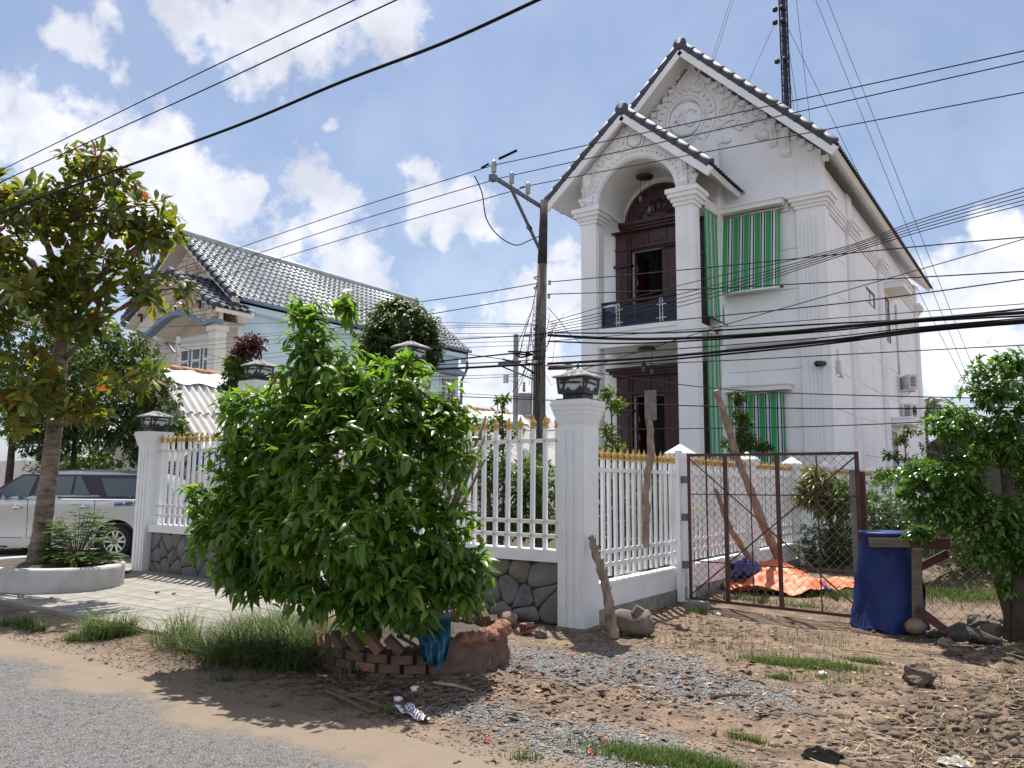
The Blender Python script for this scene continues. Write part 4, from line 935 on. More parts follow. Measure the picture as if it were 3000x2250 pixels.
# ------------------------------------------------------------------ neighbour's house with the tiled roof
nh = thing('house', 'pale blue house with stone clad gable and long grey tiled roof', 'house', (-23, 14, 0))
LRX, LRZ, LE0, LE1, LEZ, LY0, LY1 = -23.0, 9.5, -26.0, -20.0, 7.07, 14.0, 25.45
def tiled_slope(rx, rz, ex, ez, y0, y1, mat, parent, tw=0.24, th=0.32, nx=6):
    d = Vector((ex-rx, 0, ez-rz)); ln = d.length; d /= ln; sg = 1 if ex > rx else -1; nrm = Vector((-d.z*sg, 0, d.x*sg))
    rows = int(ln/th); ny = int((y1-y0)/tw)*nx; t = MB()
    vs, fs = [], []
    for r in range(rows):
        for e in (0, 1):
            s = ln*(r + e)/rows + (0.03 if e else 0)
            for i in range(ny+1):
                y = y0 + (y1-y0)*i/ny; q = (y/tw) % 1.0
                h = 0.03 + 0.035*(math.sin(2*PI*q) + 0.35*math.sin(4*PI*q)) + (0.05 if e else 0.0)
                vs.append(Vector((rx, y, rz)) + d*(s - (0.02*math.cos(2*PI*q) if e else 0)) + nrm*h)
        b0 = r*2*(ny+1)
        fs += [(b0+i, b0+i+1, b0+ny+2+i, b0+ny+1+i) for i in range(ny)]
        if r: p0 = (r*2-1)*(ny+1); fs += [(p0+i, p0+i+1, b0+i+1, b0+i) for i in range(ny)]
    t.add(vs, fs); o = t.build('tile_field', mat, parent, fix=False); tag(o, kind='stuff'); return o
b = MB()
sl_ = (LRZ-LEZ)/(LE1-LRX)
for ex in (LE0, LE1):
    b.prism([(LRX, LRZ), (ex, LEZ), (ex, LEZ-0.16), (LRX, LRZ-0.2)], LY0+0.02, LY1, lambda u, v, a: (u, a, v))
nroof = b.build('roof', 'cream', nh)
tiled_slope(LRX, LRZ, LE1+0.05, LEZ-0.04, LY0+0.1, LY1+0.02, 'tile_roof', nroof); tiled_slope(LRX, LRZ, LE0, LEZ, LY0+0.1, LY1, 'tile_roof', nroof)
def barge_row(parent, rx, rz, ex, ez, y, mat='tile_dark', n=None, r=0.11, depth=0.3):
    d = Vector((rx-ex, 0, rz-ez)); ln = d.length; d.normalize(); n = n or int(ln/0.3)
    m = MB(); m.smooth = True; m.lathe([(r*1.1, 0), (r*1.2, 0.03), (r*0.95, 0.06), (r*0.85, 0.34)], (0, 0, 0), 10); me = mesh_of(m, 'barge_tile', mat)
    for i in range(n): inst('barge_tile', me, parent, Vector((ex, y, ez+0.03)) + d*ln*i/n, quat=d.to_track_quat('Z', 'Y'), scale=(1, 1, ln/n/0.31))
for ex in (LE0, LE1): barge_row(nh, LRX, LRZ, ex, LEZ, LY0+0.05)
b = MB(); b.smooth = True; b.tube([(LRX, LY0-0.03, LRZ+0.07), (LRX, LY1+0.05, LRZ+0.07)], 0.13, 10); b.build('ridge_cap', 'tile_roof', nh)
b = MB()
b.box(-20.45, -20.3, 14.6, 25.2, 0, 6.95); b.box(-25.6, -20.45, 25.05, 25.2, 0, 6.95); b.box(-25.6, -25.45, 14.6, 25.05, 0, 6.95)
nwall = b.build('wall', 'blue_wall', nh)
b = MB(); b.box(-20.06, -20.0, LY0+0.3, LY1-0.02, 6.72, 7.0); b.box(-20.3, -20.06, LY0+0.3, LY1-0.02, 6.70, 6.76); b.box(-20.3, -20.0, LY1-0.1, LY1, 6.55, 6.98); b.build('eave_box', 'blue_wall', nh)
b = MB(); b.smooth = True; b.tube([(-19.93, LY0+0.3, 7.03), (-19.93, LY1+0.1, 7.03)], 0.07, 8); b.build('gutter', 'blue_trim', nh)
b = MB(); b.smooth = True; b.tube([(-20.0, 25.4, 6.6), (-20.0, 25.4, 6.3), (-20.2, 25.3, 5.8), (-20.22, 25.28, 0.0)], 0.055, 8); b.build('drain_pipe', 'galv', nh)
# side window near the far end, with its own little hood
f = MB(); x = -20.3
f.box(x, x+0.06, 24.0, 25.0, 3.6, 5.85)
o = f.build('window', 'plastic_w', nh)
p = MB()
for i in range(3):
    for j in range(6): p.box(x+0.06, x+0.07, 24.08+i*0.31, 24.31+i*0.31, 3.7+j*0.36, 3.98+j*0.36)
p.build('pane', 'glass_grey', o)
b = MB(); b.prism([(23.6, 5.95), (25.1, 5.95), (25.1, 6.05), (24.4, 6.25), (23.6, 6.15)], x, x+0.5, lambda u, v, a: (a, u, v)); b.build('canopy', 'blue_trim', nh)
# gable front
gtop = lambda X: LRZ - 0.22 - abs(X-LRX)*sl_
b = MB(); b.prism([(-25.6, 0), (-20.3, 0), (-20.3, gtop(-20.3)), (LRX, gtop(LRX)), (-25.6, gtop(-25.6))], 14.5, 14.6, lambda u, v, a: (u, a, v)); b.build('gable_wall', 'cream', nh)
MAT['cladding2'] = pbr('pale_sandstone', (0.66, 0.59, 0.50), 0.85, 0.2, 2.4, 0.4, 30)
MAT['cladding3'] = pbr('rosy_sandstone', (0.50, 0.39, 0.31), 0.85, 0.2, 2.4, 0.4, 30)
def clad(x0, x1, z0, ztop, yface, zbot=None, limit=300, bw=0.36, bh=0.125):
    """individual cladding stones, courses broken at random"""
    n = 0; z = z0
    rr = random.Random(int(abs(x0)*100))
    while z < 9.4 and n < limit:
        x = x0 + rr.uniform(-0.2, 0)
        while x < x1 and n < limit:
            w = bw * rr.uniform(0.6, 1.3)
            a, c = max(x, x0), min(x+w, x1)
            if c - a > 0.06:
                zt = min(z+bh, ztop(a), ztop(c)); zb = max(z, zbot(a), zbot(c)) if zbot else z
                if zt - zb > 0.04:
                    d = 0.03 + rr.uniform(0, 0.035); b = MB(); b.box(a+0.008, c-0.008, yface-d, yface+0.01, zb+0.006, zt-0.006)
                    b.build('cladding_stone', rr.choice(['cladding', 'cladding', 'cladding2', 'cladding3']), nh, fix=False); n += 1
            x += w
        z += bh
    return n
clad(-24.3, -20.35, 6.75, lambda X: gtop(X)-0.05, 14.5, zbot=lambda X: 8.25 - abs(X+22.0)*0.55)
b = MB(); b.box(-20.62, -20.03, 14.27, 14.6, 6.3, 7.04); b.build('wall', 'cream', nh)
clad(-20.62, -20.02, 6.40, lambda X: 7.05, 14.28, limit=12)
# small porch gable in front
PRX, PRZ, PE0, PE1, PEZ = -22.0, 7.96, -24.45, -19.55, 6.53
b = MB()
for ex in (PE0, PE1): b.prism([(PRX, PRZ), (ex, PEZ), (ex, PEZ-0.12), (PRX, PRZ-0.15)], 13.2, 14.5, lambda u, v, a: (u, a, v))
prf = b.build('roof', 'cream', nh)
tiled_slope(PRX, PRZ, PE1, PEZ, 13.25, 14.5, 'tile_dark', prf); tiled_slope(PRX, PRZ, PE0, PEZ, 13.25, 14.5, 'tile_dark', prf)
for ex in (PE0, PE1): barge_row(nh, PRX, PRZ, ex, PEZ, 13.2)
def arch_z(X): u = abs(X-PRX); return 6.22 + 0.50*max(0, math.cos(min(u/1.55, 1)*PI/2))**1.2 + (0.0 if u < 1.55 else 0.06*math.sin(min((u-1.55)/0.8, 1)*PI))
ptop = lambda X: PRZ - 0.17 - abs(X-PRX)*(PRZ-PEZ)/(PE1-PRX)
xs_ = [-24.2 + 4.4*i/44 for i in range(45)]
b = MB()
for a, c in zip(xs_[:-1], xs_[1:]): b.prism([(a, arch_z(a)), (c, arch_z(c)), (c, ptop(c)), (a, ptop(a))], 13.5, 13.62, lambda u, v, w: (u, w, v))
b.build('porch_gable', 'cream', nh)
b = MB()
for a, c in zip(xs_[:-1], xs_[1:]): b.prism([(a, arch_z(a)-0.11), (c, arch_z(c)-0.11), (c, arch_z(c)+0.01), (a, arch_z(a)+0.01)], 13.40, 13.66, lambda u, v, w: (u, w, v))
b.build('arch_trim', 'blue_trim', nh)
clad(-23.2, -19.85, 6.22, lambda X: ptop(X)-0.03, 13.5, zbot=lambda X: arch_z(X)+0.02, limit=150, bw=0.38, bh=0.125)
b = MB(); b.sheet(lambda u, v: (-24.0 + 4.1*u, 13.62 + v*0.9, arch_z(-24.0+4.1*u) - 0.02), 30, 1); b.build('vault', 'cream', nh, fix=False)
for x0 in (-20.3, -24.2):
    b = MB(); b.box(x0, x0+0.36, 13.5, 13.86, 0, 6.2); b.box(x0-0.05, x0+0.41, 13.45, 13.91, 5.95, 6.12); b.build('column', 'cream', nh)
for s in (-1.6, 1.5, 0.6):
    b = MB(); b.beam((PRX+s, 13.3, ptop(PRX+s)-0.05), (PRX+s, 13.3, ptop(PRX+s)-0.3), 0.05, 0.06, (0, 1, 0)); b.beam((PRX+s, 13.3, ptop(PRX+s)-0.08), (PRX+s-0.2, 13.3, ptop(PRX+s)-0.06), 0.08, 0.06, (0, 1, 0)); b.build('bracket', 'black_metal', nh)
b = MB(); b.box(-21.0, -20.0, 14.42, 14.48, 5.18, 5.34); b.build('wall_band', 'plank_red', nh)
# white lattice screen with grey openings
t = MB(); t.box(-23.1, -21.15, 14.36, 14.44, 2.6, 6.15); lat = t.build('lattice_screen', 'white', nh)
g = MB()
rr = random.Random(4)
for i in range(3):
    x0 = -22.95 + i*0.62
    for z0 in (5.40, 5.0): g.box(x0, x0+0.32, 14.345, 14.36, z0-0.55+0.55, z0+0.30)
    g.box(x0+0.42, x0+0.50, 14.345, 14.36, 4.98, 5.72)
for i in range(9):
    x0 = -22.98 + i*0.205
    for k, z0 in enumerate((4.35, 3.70, 3.05)): g.box(x0, x0+0.075, 14.345, 14.36, z0 + (0.25 if i % 2 else 0) - (0.0), z0 + (0.25 if i % 2 else 0) + 0.48)
g.build('pane', 'glass_grey', lat)

nh.location = (-28.75, 17.5, -0.4); nh.scale = (1.25, 1.25, 1.25)
# long outbuilding with corrugated roof
sh = thing('outbuilding', 'long low outbuilding with corrugated cement roof and orange ridge tiles', 'shed', (-18.75, 11, 0))
SX, SZ, SE, SEZ, SY0, SY1 = -18.75, 4.38, -16.5, 2.3, 11.0, 30.0
def corr(rx, rz, ex, ez, y0, y1, parent):
    d = Vector((ex-rx, 0, ez-rz)); ln = d.length; d /= ln; sg = 1 if ex > rx else -1; nrm = Vector((-d.z*sg, 0, d.x*sg)); ny = int((y1-y0)/0.03)
    for k, (a, c) in enumerate(((0, 0.55), (0.5, 1.0))):
        t = MB(); t.smooth = True
        t.sheet(lambda u, v: Vector((rx, y0+u*(y1-y0), rz)) + d*ln*(a+(c-a)*v) + nrm*(0.045*math.sin(2*PI*u*(y1-y0)/0.23) + 0.03*(1-k)), ny, 2); t.build('roof_sheet', 'fibro', parent, fix=False)
corr(SX, SZ, SE, SEZ, SY0, SY1, sh); corr(SX, SZ, -21.0, SEZ, SY0, SY1, sh)
b = MB(); b.box(-20.7, -16.8, 11.2, 29.8, 0, 2.4); b.prism([(-20.7, 2.4), (-16.8, 2.4), (SX, SZ-0.1)], 11.2, 11.3, lambda u, v, a: (u, a, v)); b.build('wall', 'cream', sh)
m = MB(); m.smooth = True; m.lathe([(0.11, 0), (0.12, 0.05), (0.10, 0.4)], (0, 0, 0), 10); me = mesh_of(m, 'ridge_tile', 'terracotta')
for i in range(52):
    y = SY0 + 0.36*i; inst('ridge_tile', me, sh, (SX, y, SZ + 0.06 + 0.015*math.sin(i*0.7)), quat=Vector((0, 1, 0.02*math.sin(i*2.1))).to_track_quat('Z', 'Y'))
d_ = Vector((SE-SX, 0, SEZ-SZ)).normalized()
for ya, yb in ((11.1, 12.6), (12.5, 14.0), (13.9, 15.9), (15.8, 18.0), (17.9, 21.3), (21.2, 24.5), (24.4, 27.5)):
    t = MB(); t.sheet(lambda u, v: Vector((SX+0.08, ya+u*(yb-ya), SZ+0.02)) + d_*(0.55*v*(1 + 0.08*math.sin(u*9+ya))) + Vector((0, 0, 0.075 - 0.03*v + 0.02*math.sin(u*11+ya*3))), 16, 3); t.build('flashing', 'tin', sh, fix=False)

# things glimpsed behind the fence on the left
b = MB(); b.box(-34, -24.5, 13.2, 13.4, 0, 2.25); tag(b.build('boundary_wall', 'cream', loc=(-24, 12.3, 0)), 'low cream boundary wall behind the silver car', 'wall')
t = thing('banner', 'blue printed banner hanging behind the left fence panel', 'banner', (-11.9, 9.4, 1.6))
p0, p1, p2, p3 = [atY(x, y, 9.6) for x, y in ((560, 1322), (690, 1300), (690, 1375), (560, 1385))]
b = MB(); b.add([p0, p1, p2, p3] + [q + Vector((0, 0.02, 0)) for q in (p0, p1, p2, p3)], [(0, 1, 2, 3), (7, 6, 5, 4), (0, 3, 7, 4), (1, 5, 6, 2), (0, 4, 5, 1), (3, 2, 6, 7)]); b.build('cloth', 'blue_sheet', t)
b = MB(); q0, q1 = atY(563, 1330, 9.58), atY(690, 1312, 9.58)
for i in range(6):
    c = q0.lerp(q1, 0.08 + i*0.16) + Vector((0, 0, -0.16)); b.box(c.x-0.03, c.x+0.03, c.y-0.01, c.y, c.z-0.06, c.z+0.06)
b.build('lettering', 'plastic_w', t)
t = thing('awning', 'grey green awning sheet behind the left fence panel', 'awning', (-13, 9.0, 1.9))
b = MB(); pa, pb = atY(485, 1318, 9.2), atY(562, 1318, 9.2); b.sheet(lambda u, v: pa.lerp(pb, u) + Vector((0.0, -0.25*v, -0.18*v - 0.05*v*v + 0.01*math.sin(u*30))), 20, 4); b.build('sheet', 'green_awn', t, fix=False)
for x in (490, 556): q = atY(x, 1320, 9.2); b = MB(); b.box(q.x-0.03, q.x+0.03, q.y-0.03, q.y+0.03, 0, q.z); b.build('leg', 'galv', t)
# small bracket pole in front of the neighbour's lattice
t = thing('bracket_pole', 'thin grey pole with slanted bracket before the lattice screen', 'pole', (-20, 12.6, 0))
b = MB(); q = atY(521, 1000, 14.0); b.smooth = True; b.tube([(q.x, q.y, 0), (q.x, q.y, q.z+0.15)], 0.06, 8); b.build('shaft', 'concrete', t)
b = MB(); q1, q2, q3 = atY(478, 1010, 14.0), atY(486, 1003, 14.0), atY(522, 1043, 14.0); b.beam(q2, q3, 0.05, 0.05); b.beam(q2, q + Vector((0.1, 0, -0.1)), 0.05, 0.05); b.build('bracket', 'galv', t)

# ------------------------------------------------------------------ gate pillars with lanterns
def pillar(label, cx, cy, h, w=0.172):
    t = thing('gate_pillar', label, 'pillar', (cx, cy, 0), 'white lantern pillars along the front fence')
    b = MB(); b.box(cx-w, cx+w, cy-w, cy+w, -0.05, h-0.28)
    for s in (-0.5, 0, 0.5):
        b.box(cx+s*w*1.1-0.032, cx+s*w*1.1+0.032, cy-w-0.016, cy-w, 0.0, h-0.34); b.box(cx-w-0.016, cx-w, cy+s*w*1.1-0.032, cy+s*w*1.1+0.032, 0.0, h-0.34)
    b.build('shaft', 'fence_white', t)
    b = MB()
    for g, z0, z1 in ((0.012, h-0.28, h-0.25), (0.022, h-0.25, h-0.21), (0.032, h-0.21, h-0.17), (0.046, h-0.17, h-0.12), (0.060, h-0.12, h-0.07), (0.074, h-0.07, h-0.04), (0.066, h-0.04, h)):
        b.frustum(cx, cy, z0, w+g-0.008, w+g-0.008, z1, w+g, w+g)
    b.build('capital', 'fence_white', t)
    if label.startswith('front'):
        b = MB(); b.box(cx-w-0.012, cx+w+0.012, cy-w-0.02, cy+w+0.01, -0.08, 0.012); b.build('plinth', 'plinth', t)
    return t
def lantern(label, cx, cy, z):
    t = thing('lantern', label, 'lantern', (cx, cy, z), 'black pagoda lanterns on the fence pillars')
    b = MB(); b.box(cx-0.25, cx+0.25, cy-0.25, cy+0.25, z+0.002, z+0.025); b.box(cx-0.17, cx+0.17, cy-0.17, cy+0.17, z+0.025, z+0.10); b.build('base', 'black_metal', t)
    z0, z1, h0, h1 = z+0.10, z+0.335, 0.215, 0.235
    b = MB(); b.frustum(cx, cy, z0, h0-0.012, h0-0.012, z1, h1-0.012, h1-0.012); b.build('frosted_pane', 'frosted', t)
    b = MB()
    for sx in (-1, 1):
        for sy in (-1, 1): b.beam((cx+sx*h0, cy+sy*h0, z0), (cx+sx*h1, cy+sy*h1, z1), 0.03, 0.03)
    for zz, hh in ((z0+0.012, h0), (z1-0.012, h1)):
        for s in (-1, 1): b.box(cx-hh, cx+hh, cy+s*hh-0.014, cy+s*hh+0.014, zz-0.014, zz+0.014); b.box(cx+s*hh-0.014, cx+s*hh+0.014, cy-hh, cy+hh, zz-0.014, zz+0.014)
    b.build('frame', 'black_metal', t)
    b = MB(); rr = random.Random(5)
    def face(mp):
        hh = 0.20
        b.prism([(-hh, 0.0), (hh, 0.0), (hh, 0.05), (0.16, 0.10), (0.12, 0.06), (0.06, 0.03), (0.0, 0.035), (-0.05, 0.08), (-0.1, 0.045), (-0.15, 0.085), (-hh, 0.04)], 0, 0.012, mp)
        b.prism([(-0.15, 0.04), (-0.125, 0.04), (-0.10, 0.13), (-0.115, 0.19), (-0.14, 0.13)], 0, 0.014, mp)
        for u, v, r, q in ((-0.13, 0.185, 0.05, 0.022), (-0.075, 0.195, 0.05, 0.02), (-0.10, 0.15, 0.06, 0.018), (-0.01, 0.15, 0.055, 0.016), (0.06, 0.145, 0.06, 0.017), (0.13, 0.14, 0.055, 0.015), (-0.165, 0.15, 0.03, 0.02)):
            b.prism([(u + r*math.cos(2*PI*k/9)*rr.uniform(.8, 1.15), v + q*math.sin(2*PI*k/9)*rr.uniform(.8, 1.2)) for k in range(9)], 0, 0.014, mp)
        b.prism([(-0.12, 0.14), (-0.11, 0.15), (0.14, 0.146), (0.14, 0.138)], 0, 0.012, mp)
    tl = (h1-h0)/(z1-z0)
    face(lambda u, v, a: (cx+u, cy-h0-tl*v-a+0.010, z0+v+0.01)); face(lambda u, v, a: (cx+h0+tl*v+a-0.010, cy+u, z0+v+0.01)); face(lambda u, v, a: (cx-h0-tl*v-a+0.010, cy-u, z0+v+0.01)); face(lambda u, v, a: (cx-u, cy+h0+tl*v+a-0.010, z0+v+0.01))
    b.build('pine_cutout', 'bronze', t)
    b = MB(); n = 6; prof = [(0.30, 0.0), (0.295, 0.016), (0.23, 0.045), (0.16, 0.072), (0.10, 0.10), (0.05, 0.128), (0.03, 0.135)]
    for (ra, za), (rb, zb) in zip(prof[:-1], prof[1:]): b.frustum(cx, cy, z1+za, ra, ra, z1+zb, rb, rb)
    for s in range(-9, 10):
        if s == 0: continue
        u = s*0.03
        for mp in (lambda p, q, zz: (cx+p, cy-q, zz), lambda p, q, zz: (cx+q, cy+p, zz)):
            pts = [mp(u*r/0.30, r*1.0, z1+zz+0.006) for r, zz in prof[1:6]]; b.tube(pts, 0.006, 4)
    b.build('roof', 'lamp_roof', t)
    b = MB(); b.smooth = True; b.lathe([(0.012, 0.13), (0.03, 0.145), (0.014, 0.16), (0.028, 0.18), (0.03, 0.195), (0.014, 0.215), (0.0, 0.225)], (cx, cy, z1), 10); b.build('finial', 'black_metal', t)
    t.scale = (0.76, 0.76, 0.80)
PILS = [(-4.60, 7.95, 2.56), (-8.35, 9.15, 3.44), (-11.55, 8.72, 3.34), (-13.42, 7.95, 2.46)]
for (x, y, h), a, c in zip(PILS, ('front right white pillar beside the dirt lot, nearest to the gate', 'tall white pillar rising behind the big bush', 'white pillar almost hidden behind the bush top, beside the corrugated roof', 'white pillar standing behind the silver car at the left end of the fence'),
                           ('black pagoda lantern on the front right pillar, closest and fully visible', 'black pagoda lantern above the top of the big bush', 'black pagoda lantern half hidden by bush leaves near the corrugated roof', 'black pagoda lantern on the pillar right of the silver car')):
    pillar(a, x, y, h); lantern(c, x, y, h)

# ------------------------------------------------------------------ fences
m = MB(); m.box(-0.027, 0.027, -0.017, 0.017, 0, 1); BAR = mesh_of(m, 'bar', 'fence_white')
m = MB()
m.frustum(0, 0, 0, .033, .026, .025, .033, .026); m.frustum(0, 0, .025, .020, .018, .035, .024, .02); m.frustum(0, 0, .035, .024, .02, .075, .034, .026); m.frustum(0, 0, .075, .034, .026, .105, .016, .014); m.frustum(0, 0, .105, .016, .014, .165, .001, .001)
SPIKE = mesh_of(m, 'spike', 'gold')
m = MB(); m.smooth = True; m.lathe([(0.0, -0.012), (0.013, -0.008), (0.017, 0.0)], (0, 0, 0), 8, 'y'); BOLT = mesh_of(m, 'bolt', 'gold')
def bars_along(parent, p, q, zb, zt, step=0.168, rails=(), bolts=False, inset=0.09):
    p, q = Vector((*p, 0)), Vector((*q, 0)); d = (q-p); ln = d.length; d.normalize(); ang = math.atan2(d.y, d.x); nrm = Vector((d.y, -d.x, 0))
    n = max(2, int(round((ln-2*inset)/step)) + 1)
    for i in range(n):
        c = p + d*(inset + (ln-2*inset)*i/(n-1)) + Vector((0, 0, zb + random.uniform(-.004, .004)))
        o = inst('bar', BAR, parent, c, rot=(random.gauss(0, .004), random.gauss(0, .004), ang + random.gauss(0, .03)), scale=(1, 1, zt-zb))
        s = bpy.data.objects.new('spike', SPIKE); COL.objects.link(s); s.parent = o; ORG[s.name] = org(parent); s.location = (0, 0, 1.0); s.scale = (1, 1, 1/(zt-zb))
        if bolts:
            for z in rails:
                k = bpy.data.objects.new('bolt', BOLT); COL.objects.link(k); k.parent = o; ORG[k.name] = org(parent)
                k.location = (0, -0.034 if nrm.y < 0 else 0.034, (z-zb)/(zt-zb)); k.scale = (1, 1, 1/(zt-zb))
    for z in rails:
        b = MB(); b.beam(p + Vector((0, 0, z)), q + Vector((0, 0, z)), 0.032, 0.048, (0, 0, 1)); b.build('rail', 'fence_white', parent)
def voronoi_stones(parent, p, q, z0, z1, seed, size=0.23, mats=('stone', 'stone', 'stone_brown')):
    """each fitted field stone of a wall face as one bevelled piece"""
    p, q = Vector((*p, 0)), Vector((*q, 0)); d = q-p; W_ = d.length; d.normalize(); nrm = Vector((d.y, -d.x, 0)); H_ = z1-z0; rr = random.Random(seed)
    nx, nz = max(1, int(W_/size)), max(1, int(round(H_/size)))
    pts = [((i+0.5+rr.uniform(-.5, .5) + (0.25 if j % 2 else -0.2))*W_/nx, (j+0.5+rr.uniform(-.46, .46))*H_/nz) for j in range(nz) for i in range(nx) if rr.random() > 0.2]
    for k, c in enumerate(pts):
        poly = [(0, 0), (W_, 0), (W_, H_), (0, H_)]
        for m_, e in enumerate(pts):
            if m_ == k: continue
            mx, mz = (c[0]+e[0])/2, (c[1]+e[1])/2; ax, az = e[0]-c[0], e[1]-c[1]; out = []
            for i in range(len(poly)):
                A, B = poly[i], poly[(i+1) % len(poly)]
                fa, fb = (A[0]-mx)*ax+(A[1]-mz)*az, (B[0]-mx)*ax+(B[1]-mz)*az
                if fa <= 0: out.append(A)
                if fa*fb < 0: t = fa/(fa-fb); out.append((A[0]+(B[0]-A[0])*t, A[1]+(B[1]-A[1])*t))
            poly = out
            if len(poly) < 3: break
        if len(poly) < 3: continue
        cx, cz = sum(a[0] for a in poly)/len(poly), sum(a[1] for a in poly)/len(poly)
        fine = []
        for i in range(len(poly)):                              # rounded outline
            A, B = poly[i], poly[(i+1) % len(poly)]
            for t in (0.2, 0.5, 0.8): fine.append((A[0]+(B[0]-A[0])*t + rr.uniform(-.006, .006), A[1]+(B[1]-A[1])*t + rr.uniform(-.006, .006)))
        rad = max(0.08, min(math.hypot(a[0]-cx, a[1]-cz) for a in fine))
        n = len(fine); bul = rr.uniform(0.012, 0.03); b = MB(); vs = []
        for sc_, dep in ((1 - 0.004/rad, -0.02), (1 - 0.006/rad, 0.010), (0.86, bul*0.75)):
            for a in fine: P_ = p + d*(cx+(a[0]-cx)*sc_) + nrm*dep; vs.append((P_.x, P_.y, z0 + cz+(a[1]-cz)*sc_))
        P_ = p + d*cx + nrm*(bul + rr.uniform(-.008, .012)); vs.append((P_.x, P_.y, z0+cz))
        fs = [(r*n+i, r*n+(i+1) % n, (r+1)*n+(i+1) % n, (r+1)*n+i) for r in range(2) for i in range(n)] + [(2*n+i, 2*n+(i+1) % n, 3*n) for i in range(n)]
        b.smooth = True; b.add(vs, fs); b.build('stone', rr.choice(mats), parent)
def stone_panel(label, p, q, seed, zt=0.70):
    t = thing('fence', label, 'fence', (*p, 0), 'white iron fence panels on stone footing')
    a, c = Vector((*p, 0)), Vector((*q, 0)); d = (c-a).normalized(); n = Vector((-d.y, d.x, 0))
    b = MB(); b.beam(a + n*0.06 + Vector((0, 0, zt/2-0.03)), c + n*0.06 + Vector((0, 0, zt/2-0.03)), 0.16, zt+0.06, (0, 0, 1)); b.build('footing', 'mortar', t)
    voronoi_stones(t, (a - n*0.02)[:2], (c - n*0.02)[:2], 0.0, zt, seed)
    b = MB(); b.beam(a + n*0.03 + Vector((0, 0, zt+0.065)), c + n*0.03 + Vector((0, 0, zt+0.065)), 0.26, 0.13, (0, 0, 1)); b.build('sill', 'fence_white', t)
    bars_along(t, (a + n*0.02)[:2], (c + n*0.02)[:2], zt+0.13, 2.26, rails=(2.11, 1.15, 0.985), bolts=True)
    return t
stone_panel('white iron fence panel with gold spikes between the bush and the front pillar', (-6.05, 7.93), (-4.78, 7.93), 3)
stone_panel('white iron fence panel slanting back from the stone panel behind the bush', (-8.2, 9.0), (-6.1, 7.98), 5)
stone_panel('white iron fence panel on grey stones left of the bush', (-13.22, 7.93), (-10.9, 7.93), 8)
sf = thing('fence', 'long white fence with gold spikes and square posts beside the dirt lot', 'fence', (-4.6, 8.1, 0))
POSTS = [10.95, 13.95, 16.8, 19.6, 22.4, 25.2]
for y in POSTS:
    b = MB(); b.box(-4.72, -4.48, y-0.12, y+0.12, -0.05, 1.94); b.box(-4.74, -4.46, y-0.14, y+0.14, 0, 0.5); po = b.build('post', 'fence_white', sf)
    b = MB()
    for g, z0, z1 in ((0.02, 1.94, 1.97), (0.045, 1.97, 2.01), (0.06, 2.01, 2.06)): b.box(-4.72-g, -4.48+g, y-0.12-g, y+0.12+g, z0, z1)
    b.frustum(-4.6, y, 2.06, 0.175, 0.175, 2.19, 0.01, 0.01); b.build('cap', 'fence_white', po)
ys_ = [8.12] + POSTS
for i in range(len(POSTS)):
    y0 = ys_[i] + (0.12 if i else 0.0); y1 = ys_[i+1]-0.12
    b = MB(); b.box(-4.69, -4.51, y0, y1, 0.13, 0.41); b.box(-4.70, -4.50, y0, y1, 0.41, 0.435); b.build('low_wall', 'fence_white', sf)
    b = MB(); b.box(-4.71, -4.485, y0-0.0, y1, -0.12, 0.13 if i else 0.15); b.build('plinth', 'plinth', sf)
    bars_along(sf, (-4.6, y0), (-4.6, y1), 0.49, 1.90, rails=(1.77, 0.785, 0.63))

# ------------------------------------------------------------------ rusty chain-link gate
def link_mesh(parent, p, q, z0, z1, pitch=0.11, r=0.0032, name='link_wire'):
    """one zigzag wire is shared and stepped along"""
    p, q = Vector((*p, 0)), Vector((*q, 0)); d = q-p; ln = d.length; d.normalize(); ang = math.atan2(d.y, d.x); nz = int((z1-z0)/(pitch*0.5))
    m = MB(); pts = []
    for i in range(nz+1): pts.append((pitch*0.5*(i % 2) + (0.003 if i % 2 else -0.003), 0.004*(1 if i % 2 else -1), (z1-z0)*i/nz))
    m.tube(pts, r, 4); me = mesh_of(m, name, 'link')
    n = int(ln/(pitch*0.5)); k = 0
    for i in range(0, n, 1):
        if i % 2: continue
        inst(name, me, parent, p + d*(i*pitch*0.5) + Vector((0, 0, z0)), rot=(0, 0, ang)); 
        o = inst(name, me, parent, p + d*(i*pitch*0.5 + pitch*0.5*2) + Vector((0, 0, z0)), rot=(0, 0, ang + PI)); k += 1
gt = thing('gate', 'rusty red chain link gate across the entrance of the dirt lot', 'gate', (-4.3, 10.5, 0))
GL, GR = Vector((-4.31, 10.5, 0)), Vector((-2.03, 10.3, 0)); gd = (GR-GL).normalized(); gn = Vector((gd.y, -gd.x, 0)); GW = (GR-GL).length
def gp_(u, z): return GL + gd*(GW*u) + Vector((0, 0, z))
def gpart(name, pts, w):
    b = MB(); b.beam(*pts, w, w, (gn.x, gn.y, 0)); return b.build(name, 'rust', gt)
gpart('frame_bar', (gp_(0, 2.01), gp_(1, 2.0)), 0.038); gpart('frame_bar', (gp_(0, 0.05), gp_(1, 0.05)), 0.038)
gpart('frame_bar', (gp_(0.008, 0.03), gp_(0.008, 2.03)), 0.034); gpart('frame_bar', (gp_(0.992, 0.03), gp_(0.992, 2.02)), 0.042)
for u in (0.245, 0.56): gpart('upright', (gp_(u, 0.05), gp_(u, 2.0)), 0.045)
for u in (0.125, 0.40, 0.78): gpart('rod', (gp_(u, 0.05), gp_(u, 2.0)), 0.013)
for z in (1.47, 0.56): gpart('rod', (gp_(0, z), gp_(1, z+0.01)), 0.015)
